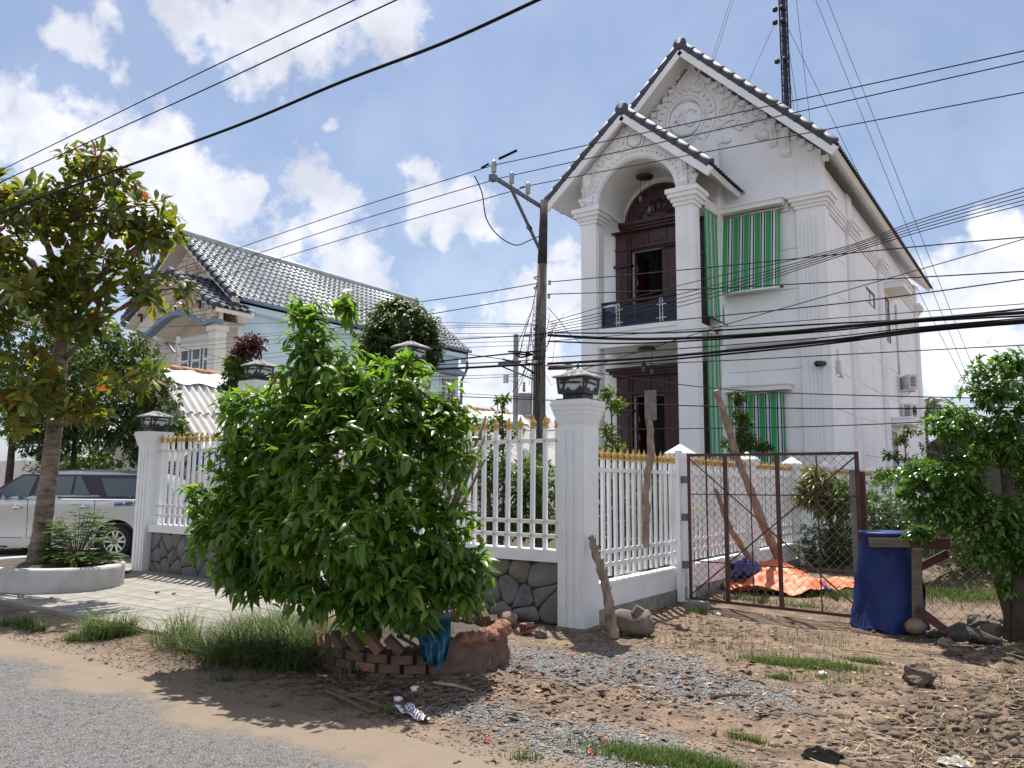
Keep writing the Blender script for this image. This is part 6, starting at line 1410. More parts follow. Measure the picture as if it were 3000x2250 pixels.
# ------------------------------------------------------------------ silver car
def build_car():
    X0, Y0 = -14.89, 8.74                                     # rear bumper, near side
    t = thing('car', 'silver people carrier with registration number lettering on its rear quarter, parked behind the tree', 'car', (X0-2.2, Y0+0.9, 0))
    L_, Wd = 4.6, 1.78
    WC = [1.05, 3.95]; WR = 0.345
    def top(s):                                                # roof line
        pts = [(0, 1.05), (0.06, 1.25), (0.35, 1.60), (0.6, 1.74), (1.2, 1.80), (2.2, 1.82), (2.9, 1.78), (3.35, 1.62), (4.0, 1.22), (4.1, 1.15), (4.6, 0.95), (4.9, 0.85)]
        for (a, b_), (c, d) in zip(pts[:-1], pts[1:]):
            if a <= s <= c: return b_ + (d-b_)*(s-a)/(c-a)
        return pts[-1][1]
    def bot(s):
        z = 0.24
        for w in WC:
            if abs(s-w) < WR+0.10: z = max(z, math.sqrt(max(0, (WR+0.10)**2 - (s-w)**2)) + WR)
        return z
    def belt(s): return 1.17 + 0.03*(1 - s/4.6)*1.0 + 0.02
    def half(s, z):
        zt = belt(s); end = min(1, (s+0.02)/0.35)**0.5 * min(1, (4.9-s)/0.6)**0.5; w = Wd/2*(0.86+0.14*end)
        if z < zt: return w - 0.05*((zt-z)/zt)**2.2 + 0.012*math.sin(z*7)
        return w - 0.035 - (z-zt)*0.30
    st = sorted(set([0.0, 0.03, 0.08] + [i*0.07 for i in range(2, 70)] + [w + dx for w in WC for dx in (-WR-0.1, -WR-0.06, WR+0.06, WR+0.1)]))
    nz = 16
    def P(s, off, z): return (X0 - s, Y0 + Wd/2 - off, z)
    b = MB(); b.smooth = True; rows = []
    for s in st:
        zb, zt = bot(s), top(s); ed = zt - 0.05; sec = []
        for k in range(nz+1): z = zb + (ed-zb)*k/nz; sec.append((half(s, z), z))
        hw = half(s, ed)
        for k in range(1, 6): sec.append((hw*(1 - 0.16*k) if k < 6 else 0, ed + 0.05*math.sin(k/5*PI/2)))
        full = [P(s, o, z) for o, z in sec] + [P(s, -o, z) for o, z in sec[::-1]]; rows.append(full)
    m_ = len(rows[0]); vs = [v for r in rows for v in r]
    fs = [(i*m_+k, i*m_+k+1, (i+1)*m_+k+1, (i+1)*m_+k) for i in range(len(rows)-1) for k in range(m_-1)]
    fs += [tuple(range(m_)), tuple(range((len(rows)-1)*m_, len(rows)*m_))[::-1]]
    b.add(vs, fs); b.build('body', 'car', t)
    b = MB(); b.box(X0-4.5, X0-0.3, Y0+0.12, Y0+Wd-0.12, 0.2, 0.72); b.build('underbody', 'plastic_b', t)
    def patch(name, lo, hi, z0, z1, off, mat, parent=t, nzp=8, nxp=10):
        """piece lying on the near side; lo(z), hi(z) are its rear and front edges"""
        b = MB(); b.smooth = True
        def fn(u, v): z = z0(u) + (z1(u)-z0(u))*v if callable(z0) else z0 + (z1-z0)*v; s = lo(z) + (hi(z)-lo(z))*u; return P(s, half(s, z)+off, z)
        b.sheet(fn, nxp, nzp); return b.build(name, mat, parent, fix=False)
    lin = lambda z0, s0, z1, s1: (lambda z: s0 + (s1-s0)*(z-z0)/(z1-z0))
    patch('window_surround', lin(1.21, 0.05, 1.68, 0.55), lin(1.21, 3.95, 1.68, 3.25), 1.205, 1.70, 0.003, 'plastic_b', nxp=40)
    patch('window', lin(1.23, 0.22, 1.64, 0.62), lin(1.23, 1.28, 1.64, 1.52), 1.245, 1.63, 0.008, 'car_glass')
    patch('window', lin(1.22, 1.62, 1.66, 1.95), lin(1.22, 2.02, 1.66, 2.05), 1.225, 1.665, 0.008, 'car_glass')
    patch('window', lin(1.22, 2.09, 1.66, 2.09), lin(1.22, 2.86, 1.66, 2.80), 1.225, 1.665, 0.008, 'car_glass')
    patch('window', lin(1.22, 2.98, 1.66, 2.90), lin(1.22, 3.82, 1.66, 3.22), 1.225, 1.665, 0.008, 'car_glass')
    patch('chrome_strip', lambda z: 0.05, lambda z: 3.95, 1.188, 1.205, 0.012, 'chrome', nzp=1, nxp=40)
    patch('sill', lambda z: 1.55, lambda z: 3.3, 0.20, 0.36, 0.02, 'car', nzp=3, nxp=20)
    patch('side_moulding', lambda z: 1.58, lambda z: 3.28, 0.60, 0.63, 0.012, 'car', nzp=1, nxp=20)
    for nm, lo, hi in (('door', 1.52, 2.92), ('door', 2.94, 3.95)):
        b = MB(); cv = lambda z, lo=lo: lo + (0.12*max(0, (0.75-z)/0.5) if lo < 2 else 0)
        pts = [P(cv(z), half(cv(z), z)+0.002, z) for z in np.linspace(0.42, 1.19, 14)]; b.tube(pts, 0.006, 4); b.tube([P(s, half(s, 0.4)+0.002, 0.40) for s in np.linspace(lo+0.08, hi, 10)], 0.006, 4); d = b.build('door', 'plastic_b', t)
        b = MB(); b.smooth = True; s0 = lo+0.12; z = 1.04 if lo < 2 else 1.01
        b.tube([P(s0, half(s0, z)+0.02, z), P(s0+0.06, half(s0, z)+0.045, z), P(s0+0.17, half(s0, z)+0.045, z+0.005), P(s0+0.24, half(s0, z)+0.01, z+0.01)], [0.016, 0.02, 0.02, 0.014], 8)
        b.lathe([(0.0, 0.0), (0.05, 0.004), (0.055, -0.01)], P(s0+0.13, half(s0, z)+0.006, z+0.015), 12, 'y'); b.build('handle', 'chrome', d)
    b = MB(); q = [(0.34, 0.93), (0.58, 0.93), (0.60, 0.95), (0.60, 1.09), (0.58, 1.11), (0.34, 1.11), (0.32, 1.09), (0.32, 0.95), (0.34, 0.93)]
    b.tube([P(s, half(s, z)+0.002, z) for s, z in q], 0.005, 4); b.build('fuel_flap', 'plastic_b', t)
    b = MB(); b.smooth = True; c = Vector(P(3.72, half(3.72, 1.25)+0.14, 1.33)); b.lathe([(0.0, -0.12), (0.10, -0.11), (0.14, -0.03), (0.14, 0.04), (0.10, 0.09), (0.0, 0.10)], c, 14, 'x'); b.build('door_mirror', 'car', t)
    b = MB(); b.prism([(0.02, 1.22), (0.2, 1.4), (0.5, 1.69), (1.5, 1.79), (1.5, 1.80)], 0, 1, lambda u, v, a: P(u, 0.4*a-0.2, v+0.01)); 
    for s in WC:
        for side in (1, -1):
            w = MB(); w.smooth = True; cy = Y0 + 0.10 if side == 1 else Y0 + Wd - 0.10; c = (X0-s, cy, WR-0.005); sg = -side
            w.lathe([(0.21, -0.10), (0.30, -0.11), (0.335, -0.085), (0.345, -0.04), (0.345, 0.04), (0.335, 0.085), (0.30, 0.11), (0.21, 0.10), (0.21, -0.10)], c, 36, 'y'); o = w.build('wheel', 'tyre', t)
            r = MB(); r.smooth = True; r.lathe([(0.195, 0.0), (0.225, 0.09*1), (0.235, 0.10), (0.225, 0.108), (0.20, 0.095), (0.195, 0.02)] if sg > 0 else [(0.195, 0.0), (0.225, -0.09), (0.235, -0.10), (0.225, -0.108), (0.20, -0.095), (0.195, -0.02)], c, 36, 'y')
            r.smooth = False; yy = cy + sg*0.085
            for k in range(5):
                for dv in (-0.17, 0.17):
                    a = 2*PI*k/5 + 0.3 + dv; a2 = 2*PI*k/5 + 0.3 + dv*1.5
                    r.beam((c[0] + 0.05*math.cos(a), yy, c[2] + 0.05*math.sin(a)), (c[0] + 0.215*math.cos(a2), yy+sg*0.005, c[2] + 0.215*math.sin(a2)), 0.042, 0.03, (0, 1, 0))
            r.lathe([(0.0, sg*0.10), (0.06, sg*0.10), (0.075, sg*0.085), (0.075, sg*0.05)], c, 16, 'y'); r.build('rim', 'alloy', o)
            h = MB(); h.lathe([(0.0, sg*0.02), (0.215, sg*0.02), (0.215, sg*0.0)], c, 24, 'y')
            for k in range(5): a = 2*PI*k/5 + 0.3; h.lathe([(0.0, sg*0.108), (0.012, sg*0.106), (0.012, sg*0.09)], (c[0] + 0.05*math.cos(a), c[1], c[2] + 0.05*math.sin(a)), 8, 'y')
            h.build('hub', 'plastic_b', o)
    # registration number on the quarter panel
    cu = bpy.data.curves.new('number', 'FONT'); cu.body = '64A-009.88'; cu.size = 0.145; cu.extrude = 0.002; cu.align_x = 'LEFT'; cu.offset = 0.0035
    to = bpy.data.objects.new('number', cu); COL.objects.link(to); bpy.context.view_layer.update()
    me = bpy.data.meshes.new_from_object(to.evaluated_get(bpy.context.evaluated_depsgraph_get())); bpy.data.objects.remove(to)
    me.materials.clear(); me.materials.append(MAT['letter_blue']); me.name = 'registration_number'
    p = Vector(P(1.10, half(1.10, 1.1)+0.012, 1.06)); q = Vector(P(0.42, half(0.42, 1.1)+0.014, 1.085)); d = (q-p).normalized()
    o = inst('registration_number', me, t, p); o.rotation_mode = 'QUATERNION'
    xax = d; yax = Vector((0, 0, 1)) - d*d.z; yax.normalize(); zax = xax.cross(yax); o.rotation_quaternion = Matrix((xax, yax, zax)).transposed().to_quaternion()
    w_ = max(v.co.x for v in me.vertices); o.scale = (0.52/w_, 0.80, 1)
    return t
t_ = build_car()
pv = Vector((-15.94, 8.74, 0)); q_ = Matrix.Rotation(math.radians(32), 4, 'Z'); t_.location = pv + (q_ @ (t_.location - pv)); t_.rotation_euler.z = math.radians(32)

# ------------------------------------------------------------------ leaves
def leaf_t(w, nseg=4, curl=0.25, fold=0.18, tip=1.0, peak=0.42, wave=0.0):
    """leaf blade, length 1 along +Y, creased on the midrib, curling down at the tip"""
    vs, fs = [], []
    for i in range(nseg+1):
        t = i/nseg; k = (t/peak) if t < peak else 1 - ((t-peak)/(1-peak))**1.5*tip
        hw = w/2*max(0.0, (math.sin(min(k, 1)*PI/2) if t < peak else k)); 
        if i == nseg: hw = 0.0
        z = -curl*t*t; fz = fold*hw + wave*math.sin(t*9)*hw
        vs += [(-hw, t, z+fz), (0, t, z), (hw, t, z+fz*0.9)]
    for i in range(nseg):
        a = 3*i
        if i == 0: fs += [(a+1, a+4, a+3), (a+1, a+5, a+4)]
        elif i == nseg-1: fs += [(a, a+1, a+4), (a+1, a+2, a+4)]
        else: fs += [(a, a+1, a+4), (a, a+4, a+3), (a+1, a+2, a+5), (a+1, a+5, a+4)]
    return np.array(vs), np.array(fs)
def frames(dirs, ups):
    d = dirs/np.linalg.norm(dirs, axis=1, keepdims=True); x = np.cross(d, ups); n = np.linalg.norm(x, axis=1, keepdims=True)
    bad = n[:, 0] < 1e-3; x[bad] = np.cross(d[bad], np.array([1.0, 0.3, 0])); x /= np.linalg.norm(x, axis=1, keepdims=True); z = np.cross(x, d); return x, d, z
def leaf_mesh(name, tmpl, pos, dirs, ups, size, ages, mat, o0):
    tv, tf = tmpl; x, y, z = frames(dirs, ups); s = size[:, None, None]
    V = (tv[None, :, 0:1]*x[:, None, :] + tv[None, :, 1:2]*y[:, None, :] + tv[None, :, 2:3]*z[:, None, :])*s + pos[:, None, :] - np.array(o0)
    nv = len(tv); Fc = (tf[None] + (np.arange(len(pos))*nv)[:, None, None]).reshape(-1, 3)
    me = bpy.data.meshes.new(name); mesh_np(me, V.reshape(-1, 3), Fc); me.materials.append(MAT[mat])
    at = me.attributes.new('age', 'FLOAT', 'FACE'); at.data.foreach_set('value', np.repeat(ages, len(tf)).astype(np.float32))
    me.polygons.foreach_set('use_smooth', np.ones(len(Fc), dtype=bool)); return me
def sph(n, rs): v = rs.normal(size=(n, 3)); return v/np.linalg.norm(v, axis=1, keepdims=True)
def crown_points(lobes, n, rs, shell=0.55, zmin=None):
    """twig ends spread through the lobes (centre, radii), mostly near their skin"""
    vol = np.array([l[1][0]*l[1][1]*l[1][2] for l in lobes])**0.75; k = rs.choice(len(lobes), size=n, p=vol/vol.sum())
    c = np.array([l[0] for l in lobes])[k]; r = np.array([l[1] for l in lobes])[k]; d = sph(n, rs); q = (shell + (1-shell)*rs.rand(n)**0.7)*(0.85 + 0.3*rs.rand(n))
    p = c + d*r*q[:, None]
    if zmin is not None: ok = p[:, 2] > zmin; p, d, q, c = p[ok], d[ok], q[ok], c[ok]
    return p, d, q
def make_leaves(mode, tw, tdir, rs, L, per):
    """leaves of each twig end: whorl (rosette), droop (alternate along a hanging twig), spray (loose)"""
    n = len(tw); P_, D_, U_ = [], [], []
    up = np.array([0, 0, 1.0])
    for j in range(per):
        a = 2*PI*j/per + rs.rand(n)*0.9; x, y, z = frames(tdir, np.tile(up, (n, 1)) + rs.normal(size=(n, 3))*0.2)
        rad = x*np.cos(a)[:, None] + z*np.sin(a)[:, None]
        if mode == 'whorl':
            el = 0.15 + 0.55*rs.rand(n)[:, None]; d = rad*(1-0.3*el) + tdir*el*0.9 + up*0.08; u = tdir*1.0 + up*0.6; p = tw + rad*0.02 - tdir*0.02
        elif mode == 'droop':
            f = (j/per); p = tw - tdir*L*1.1*(1-f) + rad*0.01; d = tdir*(0.55+0.3*f) + rad*0.85 - up*(0.05+0.6*rs.rand(n)[:, None]); d = d + rs.normal(size=(n, 3))*0.22; u = up*1.0 + tdir*0.5 + rs.normal(size=(n, 3))*0.25
        else:
            f = (j/per); p = tw - tdir*L*1.6*(1-f)*rs.rand(n)[:, None]; d = tdir*0.7 + rad*0.8 + rs.normal(size=(n, 3))*0.3 - up*0.12; u = up + rs.normal(size=(n, 3))*0.5
        P_.append(p + rs.normal(size=(n, 3))*L*0.08); D_.append(d + rs.normal(size=(n, 3))*0.12); U_.append(u)
    return np.concatenate(P_), np.concatenate(D_), np.concatenate(U_)
def branches(b, root, tips, rs, r0, r1, k=1.0):
    for p in tips:
        p = Vector(p); root_ = Vector(root); m1 = root_.lerp(p, 0.35) + Vector((rs.normal()*0.08, rs.normal()*0.08, abs(rs.normal())*0.12))*k; m2 = root_.lerp(p, 0.7) + Vector((rs.normal()*0.08, rs.normal()*0.08, 0.1*k))
        b.tube([root_, m1, m2, p], [r0, r0*0.72, r0*0.45, r1], 6)
def plant(name, label, cat, base, lobes, n, mode, L, per, tmpl, mat, trunk=None, seed=1, shell=0.55, group=None, single=0, bark='twig', out=1.0, upw=0.25, twigs=40, sag=0.0, zmin=None, tmpl_single=None, near=None, lobe_r=None):
    rs = np.random.RandomState(seed); t = thing(name, label, cat, base, group)
    lb = [(np.array(c, dtype=float), np.array(r if isinstance(r, (tuple, list)) else (r, r, r), dtype=float)) for c, r in lobes]
    tw, d, q = crown_points(lb, n, rs, shell, zmin); td = d*out + np.array([0, 0, upw - sag]) + rs.normal(size=d.shape)*0.35; td /= np.linalg.norm(td, axis=1, keepdims=True)
    P_, D_, U_ = make_leaves(mode, tw, td, rs, L, per); N_ = len(P_); S = L*(0.5 + 0.7*rs.rand(N_)**0.8); ages = np.clip(rs.rand(N_), 0, 0.999)
    if mode == 'droop': tipn = len(tw)*(per-2); ages[tipn:] = np.where(rs.rand(N_-tipn) < 0.6, 0.72 + 0.27*rs.rand(N_-tipn), ages[tipn:]); S[tipn:] *= 0.85
    if single:                                                 # the leaves that show largest stand as pieces of their own
        cd = np.linalg.norm(P_ - np.array([0, 0, EYE]), axis=1); sc_ = S/cd; idx = np.argsort(-sc_ + rs.rand(N_)*sc_.std()*0.6)[:single]
        keep = np.ones(N_, bool); keep[idx] = False; mes = []
        for k in range(5):
            me = leaf_mesh('leaf', tmpl_single or tmpl, np.zeros((1, 3)), np.array([[0, 1.0, 0]]), np.array([[0, 0, 1.0]]), np.array([1.0]), np.array([k*0.13]), mat, (0, 0, 0)); mes.append(me)
        x, y, z = frames(D_[idx], U_[idx])
        for i, k in enumerate(idx):
            q_ = Matrix(((x[i][0], y[i][0], z[i][0]), (x[i][1], y[i][1], z[i][1]), (x[i][2], y[i][2], z[i][2]))).to_quaternion()
            s = float(S[k]); inst('leaf', mes[i % 5], t, Vector(P_[k]), quat=q_, scale=(s, s, s))
        P_, D_, U_, S, ages = P_[keep], D_[keep], U_[keep], S[keep], ages[keep]
    me = leaf_mesh('crown', tmpl, P_, D_, U_, S, ages, mat, org(t)); o = bpy.data.objects.new('crown', me); COL.objects.link(o); o.parent = t; tag(o, kind='stuff')
    if trunk: b = MB(); b.smooth = True; trunk(b); b.build('trunk', bark, t)
    b = MB(); b.smooth = True
    sel = rs.permutation(len(tw))[:twigs]
    for i in sel:
        p = Vector(tw[i]); c = Vector(lb[int(np.argmin([np.sum(((l[0]-tw[i])/l[1])**2) for l in lb]))][0]); b.tube([c.lerp(p, 0.15), c.lerp(p, 0.6) + Vector((0, 0, 0.03)), p], [L*0.07, L*0.05, L*0.02], 5)
    if b.v: tag(b.build('twigs', bark, t), kind='stuff')
    return t
T_bush = leaf_t(0.40, 5, 0.30, 0.35, peak=0.40); T_alm = leaf_t(0.38, 4, 0.22, 0.25, peak=0.66); T_fic = leaf_t(0.52, 3, 0.30, 0.3, peak=0.42)
T_sm = leaf_t(0.42, 2, 0.15, 0.25, peak=0.5); T_md = leaf_t(0.40, 3, 0.25, 0.3, peak=0.45); T_long = leaf_t(0.16, 4, 0.5, 0.3, peak=0.35); T_wide = leaf_t(0.34, 5, 0.7, 0.25, peak=0.4)

# the big bush in the brick ring
BX, BY = -5.22, 5.55
def P3(px, py, D): return tuple(atD(px, py, D))
lob = [(P3(905, 1010, 7.3), (0.30, 0.28, 0.50)), (P3(960, 1130, 7.2), (0.62, 0.5, 0.5)), (P3(800, 1220, 7.4), (0.55, 0.5, 0.45)), (P3(1130, 1180, 7.0), (0.5, 0.5, 0.45)),
       (P3(1000, 1330, 6.9), (0.85, 0.7, 0.6)), (P3(760, 1400, 7.3), (0.55, 0.5, 0.5)), (P3(1270, 1330, 7.0), (0.42, 0.45, 0.5)), (P3(1300, 1190, 7.1), (0.22, 0.25, 0.28)), (P3(1375, 1230, 7.2), (0.12, 0.15, 0.18)),
       (P3(1000, 1550, 6.7), (0.95, 0.75, 0.5)), (P3(720, 1560, 7.1), (0.5, 0.5, 0.45)), (P3(1250, 1560, 6.8), (0.5, 0.5, 0.5)), (P3(1330, 1650, 6.7), (0.40, 0.4, 0.26)), (P3(1150, 1690, 6.5), (0.55, 0.5, 0.25)),
       (P3(700, 1660, 7.1), (0.32, 0.3, 0.2)), (P3(620, 1480, 7.3), (0.22, 0.25, 0.26)), (P3(690, 1180, 7.5), (0.2, 0.22, 0.2)), (P3(1010, 900, 7.3), (0.12, 0.14, 0.2)), (P3(640, 1540, 7.2), (0.22, .25, .2)), (P3(1130, 1770, 6.5), (0.55, 0.4, 0.16)), (P3(1200, 1800, 6.35), (0.3, 0.25, 0.12)), (P3(1060, 1800, 6.45), (0.3, 0.25, 0.12)), (P3(1330, 1735, 6.6), (0.32, 0.35, 0.22)), (P3(930, 1730, 6.7), (0.5, 0.4, 0.22)), (P3(780, 1700, 7.0), (0.35, 0.35, 0.2)), (P3(1400, 1640, 6.8), (0.16, 0.2, 0.12)), (P3(560, 1430, 7.3), (0.1, 0.14, 0.1)), (P3(1180, 1080, 7.1), (0.25, 0.25, 0.2)), (P3(880, 900, 7.3), (0.14, 0.14, 0.16))]
BT = plant('bush', 'big dense green bush with drooping leaves in the broken brick ring', 'bush', (BX, BY, 0.1), lob, 2050, 'droop', 0.150, 7, T_bush, 'leaf_bush', None, 5, 0.42, single=300, bark='twig', upw=0.25, twigs=90, zmin=0.2)

rs = np.random.RandomState(31)
for k in range(9):
    a = rs.rand()*2*PI; q = Vector((BX + 0.25*math.cos(a), BY + 0.2*math.sin(a), 0.2)); e = Vector((BX + 0.9*math.cos(a) - 0.2, BY + 0.5*math.sin(a) + 0.4, 1.6 + rs.rand()*1.2))
    b = MB(); b.smooth = True; b.tube([q, q.lerp(e, 0.4) + Vector((0, 0, 0.2)), e], [0.035, 0.025, 0.012], 6); b.build('stem', 'twig', BT)
# almond tree with whorled leaves on the left
TX, TY = -12.98, 5.95
def almond_trunk(b):
    pts = [(TX-0.06, TY, 0.05), (TX-0.03, TY, 0.3), (TX+0.02, TY, 0.8), (TX+0.10, TY, 1.7), (TX+0.13, TY+0.02, 2.8), (TX+0.16, TY, 3.7), (TX+0.2, TY, 4.2)]
    out, rs_ = [], []
    for (p, q), (r1, r2) in zip(zip(pts[:-1], pts[1:]), zip([0.27, 0.165, 0.133, 0.122, 0.115, 0.105], [0.165, 0.133, 0.122, 0.115, 0.105, 0.09])):
        for k in range(10): t = k/10; out.append(Vector(p).lerp(Vector(q), t)); rs_.append((r1*(1-t)+r2*t)*(1 + 0.035*math.sin(out[-1].z*38) + 0.03*random.uniform(-1, 1)))
    b.tube(out, rs_, 16)
    fork = Vector(pts[-1]); rs = np.random.RandomState(8)
    for e in ((330, 640, 11.9), (90, 560, 12.3), (250, 470, 12.1), (430, 700, 12.0), (20, 690, 12.4)): e = Vector(P3(*e)); b.tube([fork, fork.lerp(e, 0.4) + Vector((0, 0, 0.1)), e], [0.085, 0.055, 0.02], 8)
    for z, e in ((3.7, (20, 800, 12.0)), (3.4, (460, 830, 12.0)), (2.9, (-60, 1090, 11.8)), (2.8, (420, 1130, 11.7)), (2.5, (40, 1180, 11.6)), (3.9, (510, 650, 12.1)), (2.4, (330, 1240, 11.6))):
        s = Vector((TX+0.14, TY, z)); e = Vector(P3(*e)); b.tube([s, s.lerp(e, 0.5) + Vector((0, 0, 0.12)), e], [0.04, 0.028, 0.012], 6)
lob = [(P3(290, 500, 12.0), (0.75, 0.6, 0.35)), (P3(190, 620, 11.9), (0.9, 0.8, 0.45)), (P3(400, 640, 11.9), (0.6, 0.6, 0.40)), (P3(470, 690, 12.0), (0.35, 0.4, 0.30)), (P3(40, 600, 12.2), (0.6, 0.6, 0.38)), (P3(-60, 720, 12.0), (0.8, 0.8, 0.4)),
       (P3(300, 800, 11.8), (0.95, 0.8, 0.33)), (P3(450, 850, 11.9), (0.5, 0.5, 0.28)), (P3(80, 850, 11.6), (0.7, 0.7, 0.35)), (P3(-60, 950, 11.7), (0.7, 0.6, 0.5)), (P3(220, 930, 11.9), (0.6, 0.6, 0.3)),
       (P3(350, 1120, 11.5), (0.62, 0.45, 0.20)), (P3(440, 1090, 11.5), (0.3, 0.3, 0.14)), (P3(90, 1150, 11.5), (0.6, 0.5, 0.3)), (P3(240, 1200, 11.5), (0.5, 0.4, 0.2)), (P3(30, 1230, 11.5), (0.4, 0.4, 0.25)), (P3(80, 1050, 11.7), (0.4, 0.4, 0.2))]
plant('tree', 'young almond tree with whorls of olive and red leaves in the round planter', 'tree', (TX, TY, 0.3), lob, 540, 'whorl', 0.235, 9, T_alm, 'leaf_tree', almond_trunk, 12, 0.35, single=300, bark='bark', upw=0.5, out=0.8, twigs=150)

# glossy tree at the right edge
GX, GY = -0.42, 10.0
GT = [((-0.42, 10.0), 0.10, [P3(2960, 1500, 8.5), P3(2930, 1250, 8.6)]), ((-0.55, 10.1), 0.065, [P3(2890, 1520, 8.4), P3(2800, 1350, 8.5)]), ((-0.25, 9.9), 0.08, [P3(3040, 1500, 8.4), P3(3060, 1250, 8.6)])]
def ficus_trunk(b):
    (x, y), r, (m1, m2) = GT[0]; b.tube([(x, y, -0.03), (x, y, 0.3), Vector((x, y, 0.3)).lerp(Vector(m1), 0.5) + Vector((0.02, 0, 0.06)), m1, m2], [r*1.4, r*1.05, r*0.9, r*0.7, r*0.3], 10)
lob = [(P3(2900, 1130, 8.65), (0.336, 0.360, 0.320)), (P3(2960, 1060, 8.75), (0.208, 0.240, 0.176)), (P3(2790, 1240, 8.55), (0.320, 0.320, 0.240)), (P3(2960, 1280, 8.55), (0.480, 0.480, 0.360)), (P3(2730, 1390, 8.45), (0.384, 0.360, 0.208)), (P3(2800, 1400, 8.45), (0.400, 0.400, 0.320)),
       (P3(2900, 1520, 8.25), (0.480, 0.400, 0.288)), (P3(2740, 1490, 8.35), (0.336, 0.320, 0.192)), (P3(2880, 1620, 8.05), (0.288, 0.280, 0.192)), (P3(2990, 1620, 8.25), (0.400, 0.400, 0.240)), (P3(3080, 1350, 8.65), (0.560, 0.560, 0.720)), (P3(2690, 1560, 8.65), (0.176, 0.176, 0.112)), (P3(2950, 1720, 7.95), (0.112, 0.120, 0.096)), (P3(3050, 1150, 8.75), (0.400, 0.400, 0.320)), (P3(2660, 1440, 8.65), (0.160, 0.160, 0.096))]
FT = plant('tree', 'glossy dense green tree hanging over the timber frame at the right edge', 'tree', (GX, GY, 0), lob, 2300, 'droop', 0.080, 8, T_fic, 'leaf_ficus', ficus_trunk, 21, 0.45, single=300, bark='bark_dark', upw=0.35, twigs=80)
for (x, y), r, (m1, m2) in GT[1:]:
    b = MB(); b.smooth = True; b.tube([(x, y, -0.03), (x, y, 0.25), Vector((x, y, 0.25)).lerp(Vector(m1), 0.5) + Vector((-0.03, 0, 0.05)), m1, m2], [r*1.4, r*1.05, r*0.9, r*0.7, r*0.3], 10); b.build('trunk', 'bark_dark', FT)

# trees in the neighbour's yard and behind
def simple_trunk(x, y, z, r, top):
    def f(b): b.tube([(x, y, z), (x+0.05, y, (z+top)/2), (x, y, top)], [r*1.2, r, r*0.6], 8)
    return f
c = Vector(P3(230, 1150, 19.5))
plant('tree', 'dusty dark orchard tree behind the left lantern pillar, in front of the shed roof', 'tree', (c.x, c.y, 0), [(P3(350, 1060, 17.98), (1.07, 0.90, 0.79)), (P3(230, 1120, 18.87), (1.24, 1.02, 1.02)), (P3(440, 1150, 17.32), (0.68, 0.68, 0.62)), (P3(490, 1270, 16.87), (0.56, 0.56, 0.45)), (P3(340, 1240, 17.76), (1.02, 0.90, 0.62)), (P3(540, 1290, 16.54), (0.34, 0.34, 0.23)), (P3(150, 1250, 18.87), (1.24, 1.02, 0.79)), (P3(430, 1330, 17.32), (0.45, 0.45, 0.28))], 2000, 'spray', 0.145, 8, T_md, 'leaf_dark', simple_trunk(c.x, c.y, 0, 0.09, 3.0), 33, 0.4, bark='bark_dark', twigs=60)
c = Vector(P3(60, 1000, 22.0))
plant('tree', 'dark leafy tree behind the almond tree trunk at the left edge', 'tree', (c.x, c.y, 0), [(P3(90, 980, 22), (1.8, 1.5, 1.3)), (P3(250, 1000, 22.5), (1.3, 1.2, 1.0)), (P3(-60, 1150, 22), (2.0, 1.6, 1.4)), (P3(180, 1180, 22), (2.0, 1.5, 1.2))], 1500, 'spray', 0.18, 8, T_sm, 'leaf_dark', simple_trunk(c.x, c.y, 0, 0.10, 4.0), 34, 0.35, bark='bark_dark', twigs=40)
tag(plant('hedge', 'shady dark hedge of shrubs behind the silver car', 'hedge', (-22, 11.5, 0), [((-18.2-1.3*i, 11.15+0.25*i, 1.5+0.2*(i % 2)), (1.1, 0.7, 1.5)) for i in range(9)] + [((-18.2-1.3*i, 11.5+0.25*i, 0.9), (1.1, 0.6, 1.1)) for i in range(9)], 3000, 'spray', 0.16, 7, T_sm, 'leaf_dark', None, 35, 0.3, bark='bark_dark', twigs=40))
c = Vector(P3(1180, 1000, 21.0))
plant('tree', 'round dark green tree behind the tall lantern pillar, in front of the blue wall', 'tree', (c.x, c.y, 0), [(P3(1180, 960, 21), (1.05, 1.0, 0.75)), (P3(1110, 1010, 21), (0.75, 0.7, 0.7)), (P3(1250, 1020, 21), (0.55, 0.6, 0.7)), (P3(1180, 1070, 21), (1.0, 0.9, 0.7)), (P3(1160, 900, 21), (0.5, 0.5, 0.3))], 1500, 'droop', 0.17, 7, T_md, 'leaf_dark', simple_trunk(c.x, c.y, 0, 0.14, 4.2), 36, 0.45, bark='bark_dark', twigs=50)
c = Vector(P3(730, 1050, 15.0))
plant('shrub', 'purple leaved shrub above the corrugated roof ridge', 'shrub', (c.x, c.y, 0), [(P3(735, 1010, 15), (0.32, 0.3, 0.26)), (P3(700, 1040, 15), (0.2, 0.2, 0.16))], 170, 'spray', 0.10, 7, T_sm, 'leaf_purple', simple_trunk(c.x, c.y, 0, 0.05, 3.8), 37, 0.3, twigs=20)
plant('shrub', 'green shrub under the purple leaved one beside the pale wall', 'shrub', (c.x-0.1, c.y+0.05, 0), [(P3(690, 1080, 14.9), (0.3, 0.3, 0.3)), (P3(680, 1140, 14.8), (0.22, 0.25, 0.3))], 190, 'spray', 0.11, 7, T_sm, 'leaf_mid', None, 38, 0.3, twigs=20)
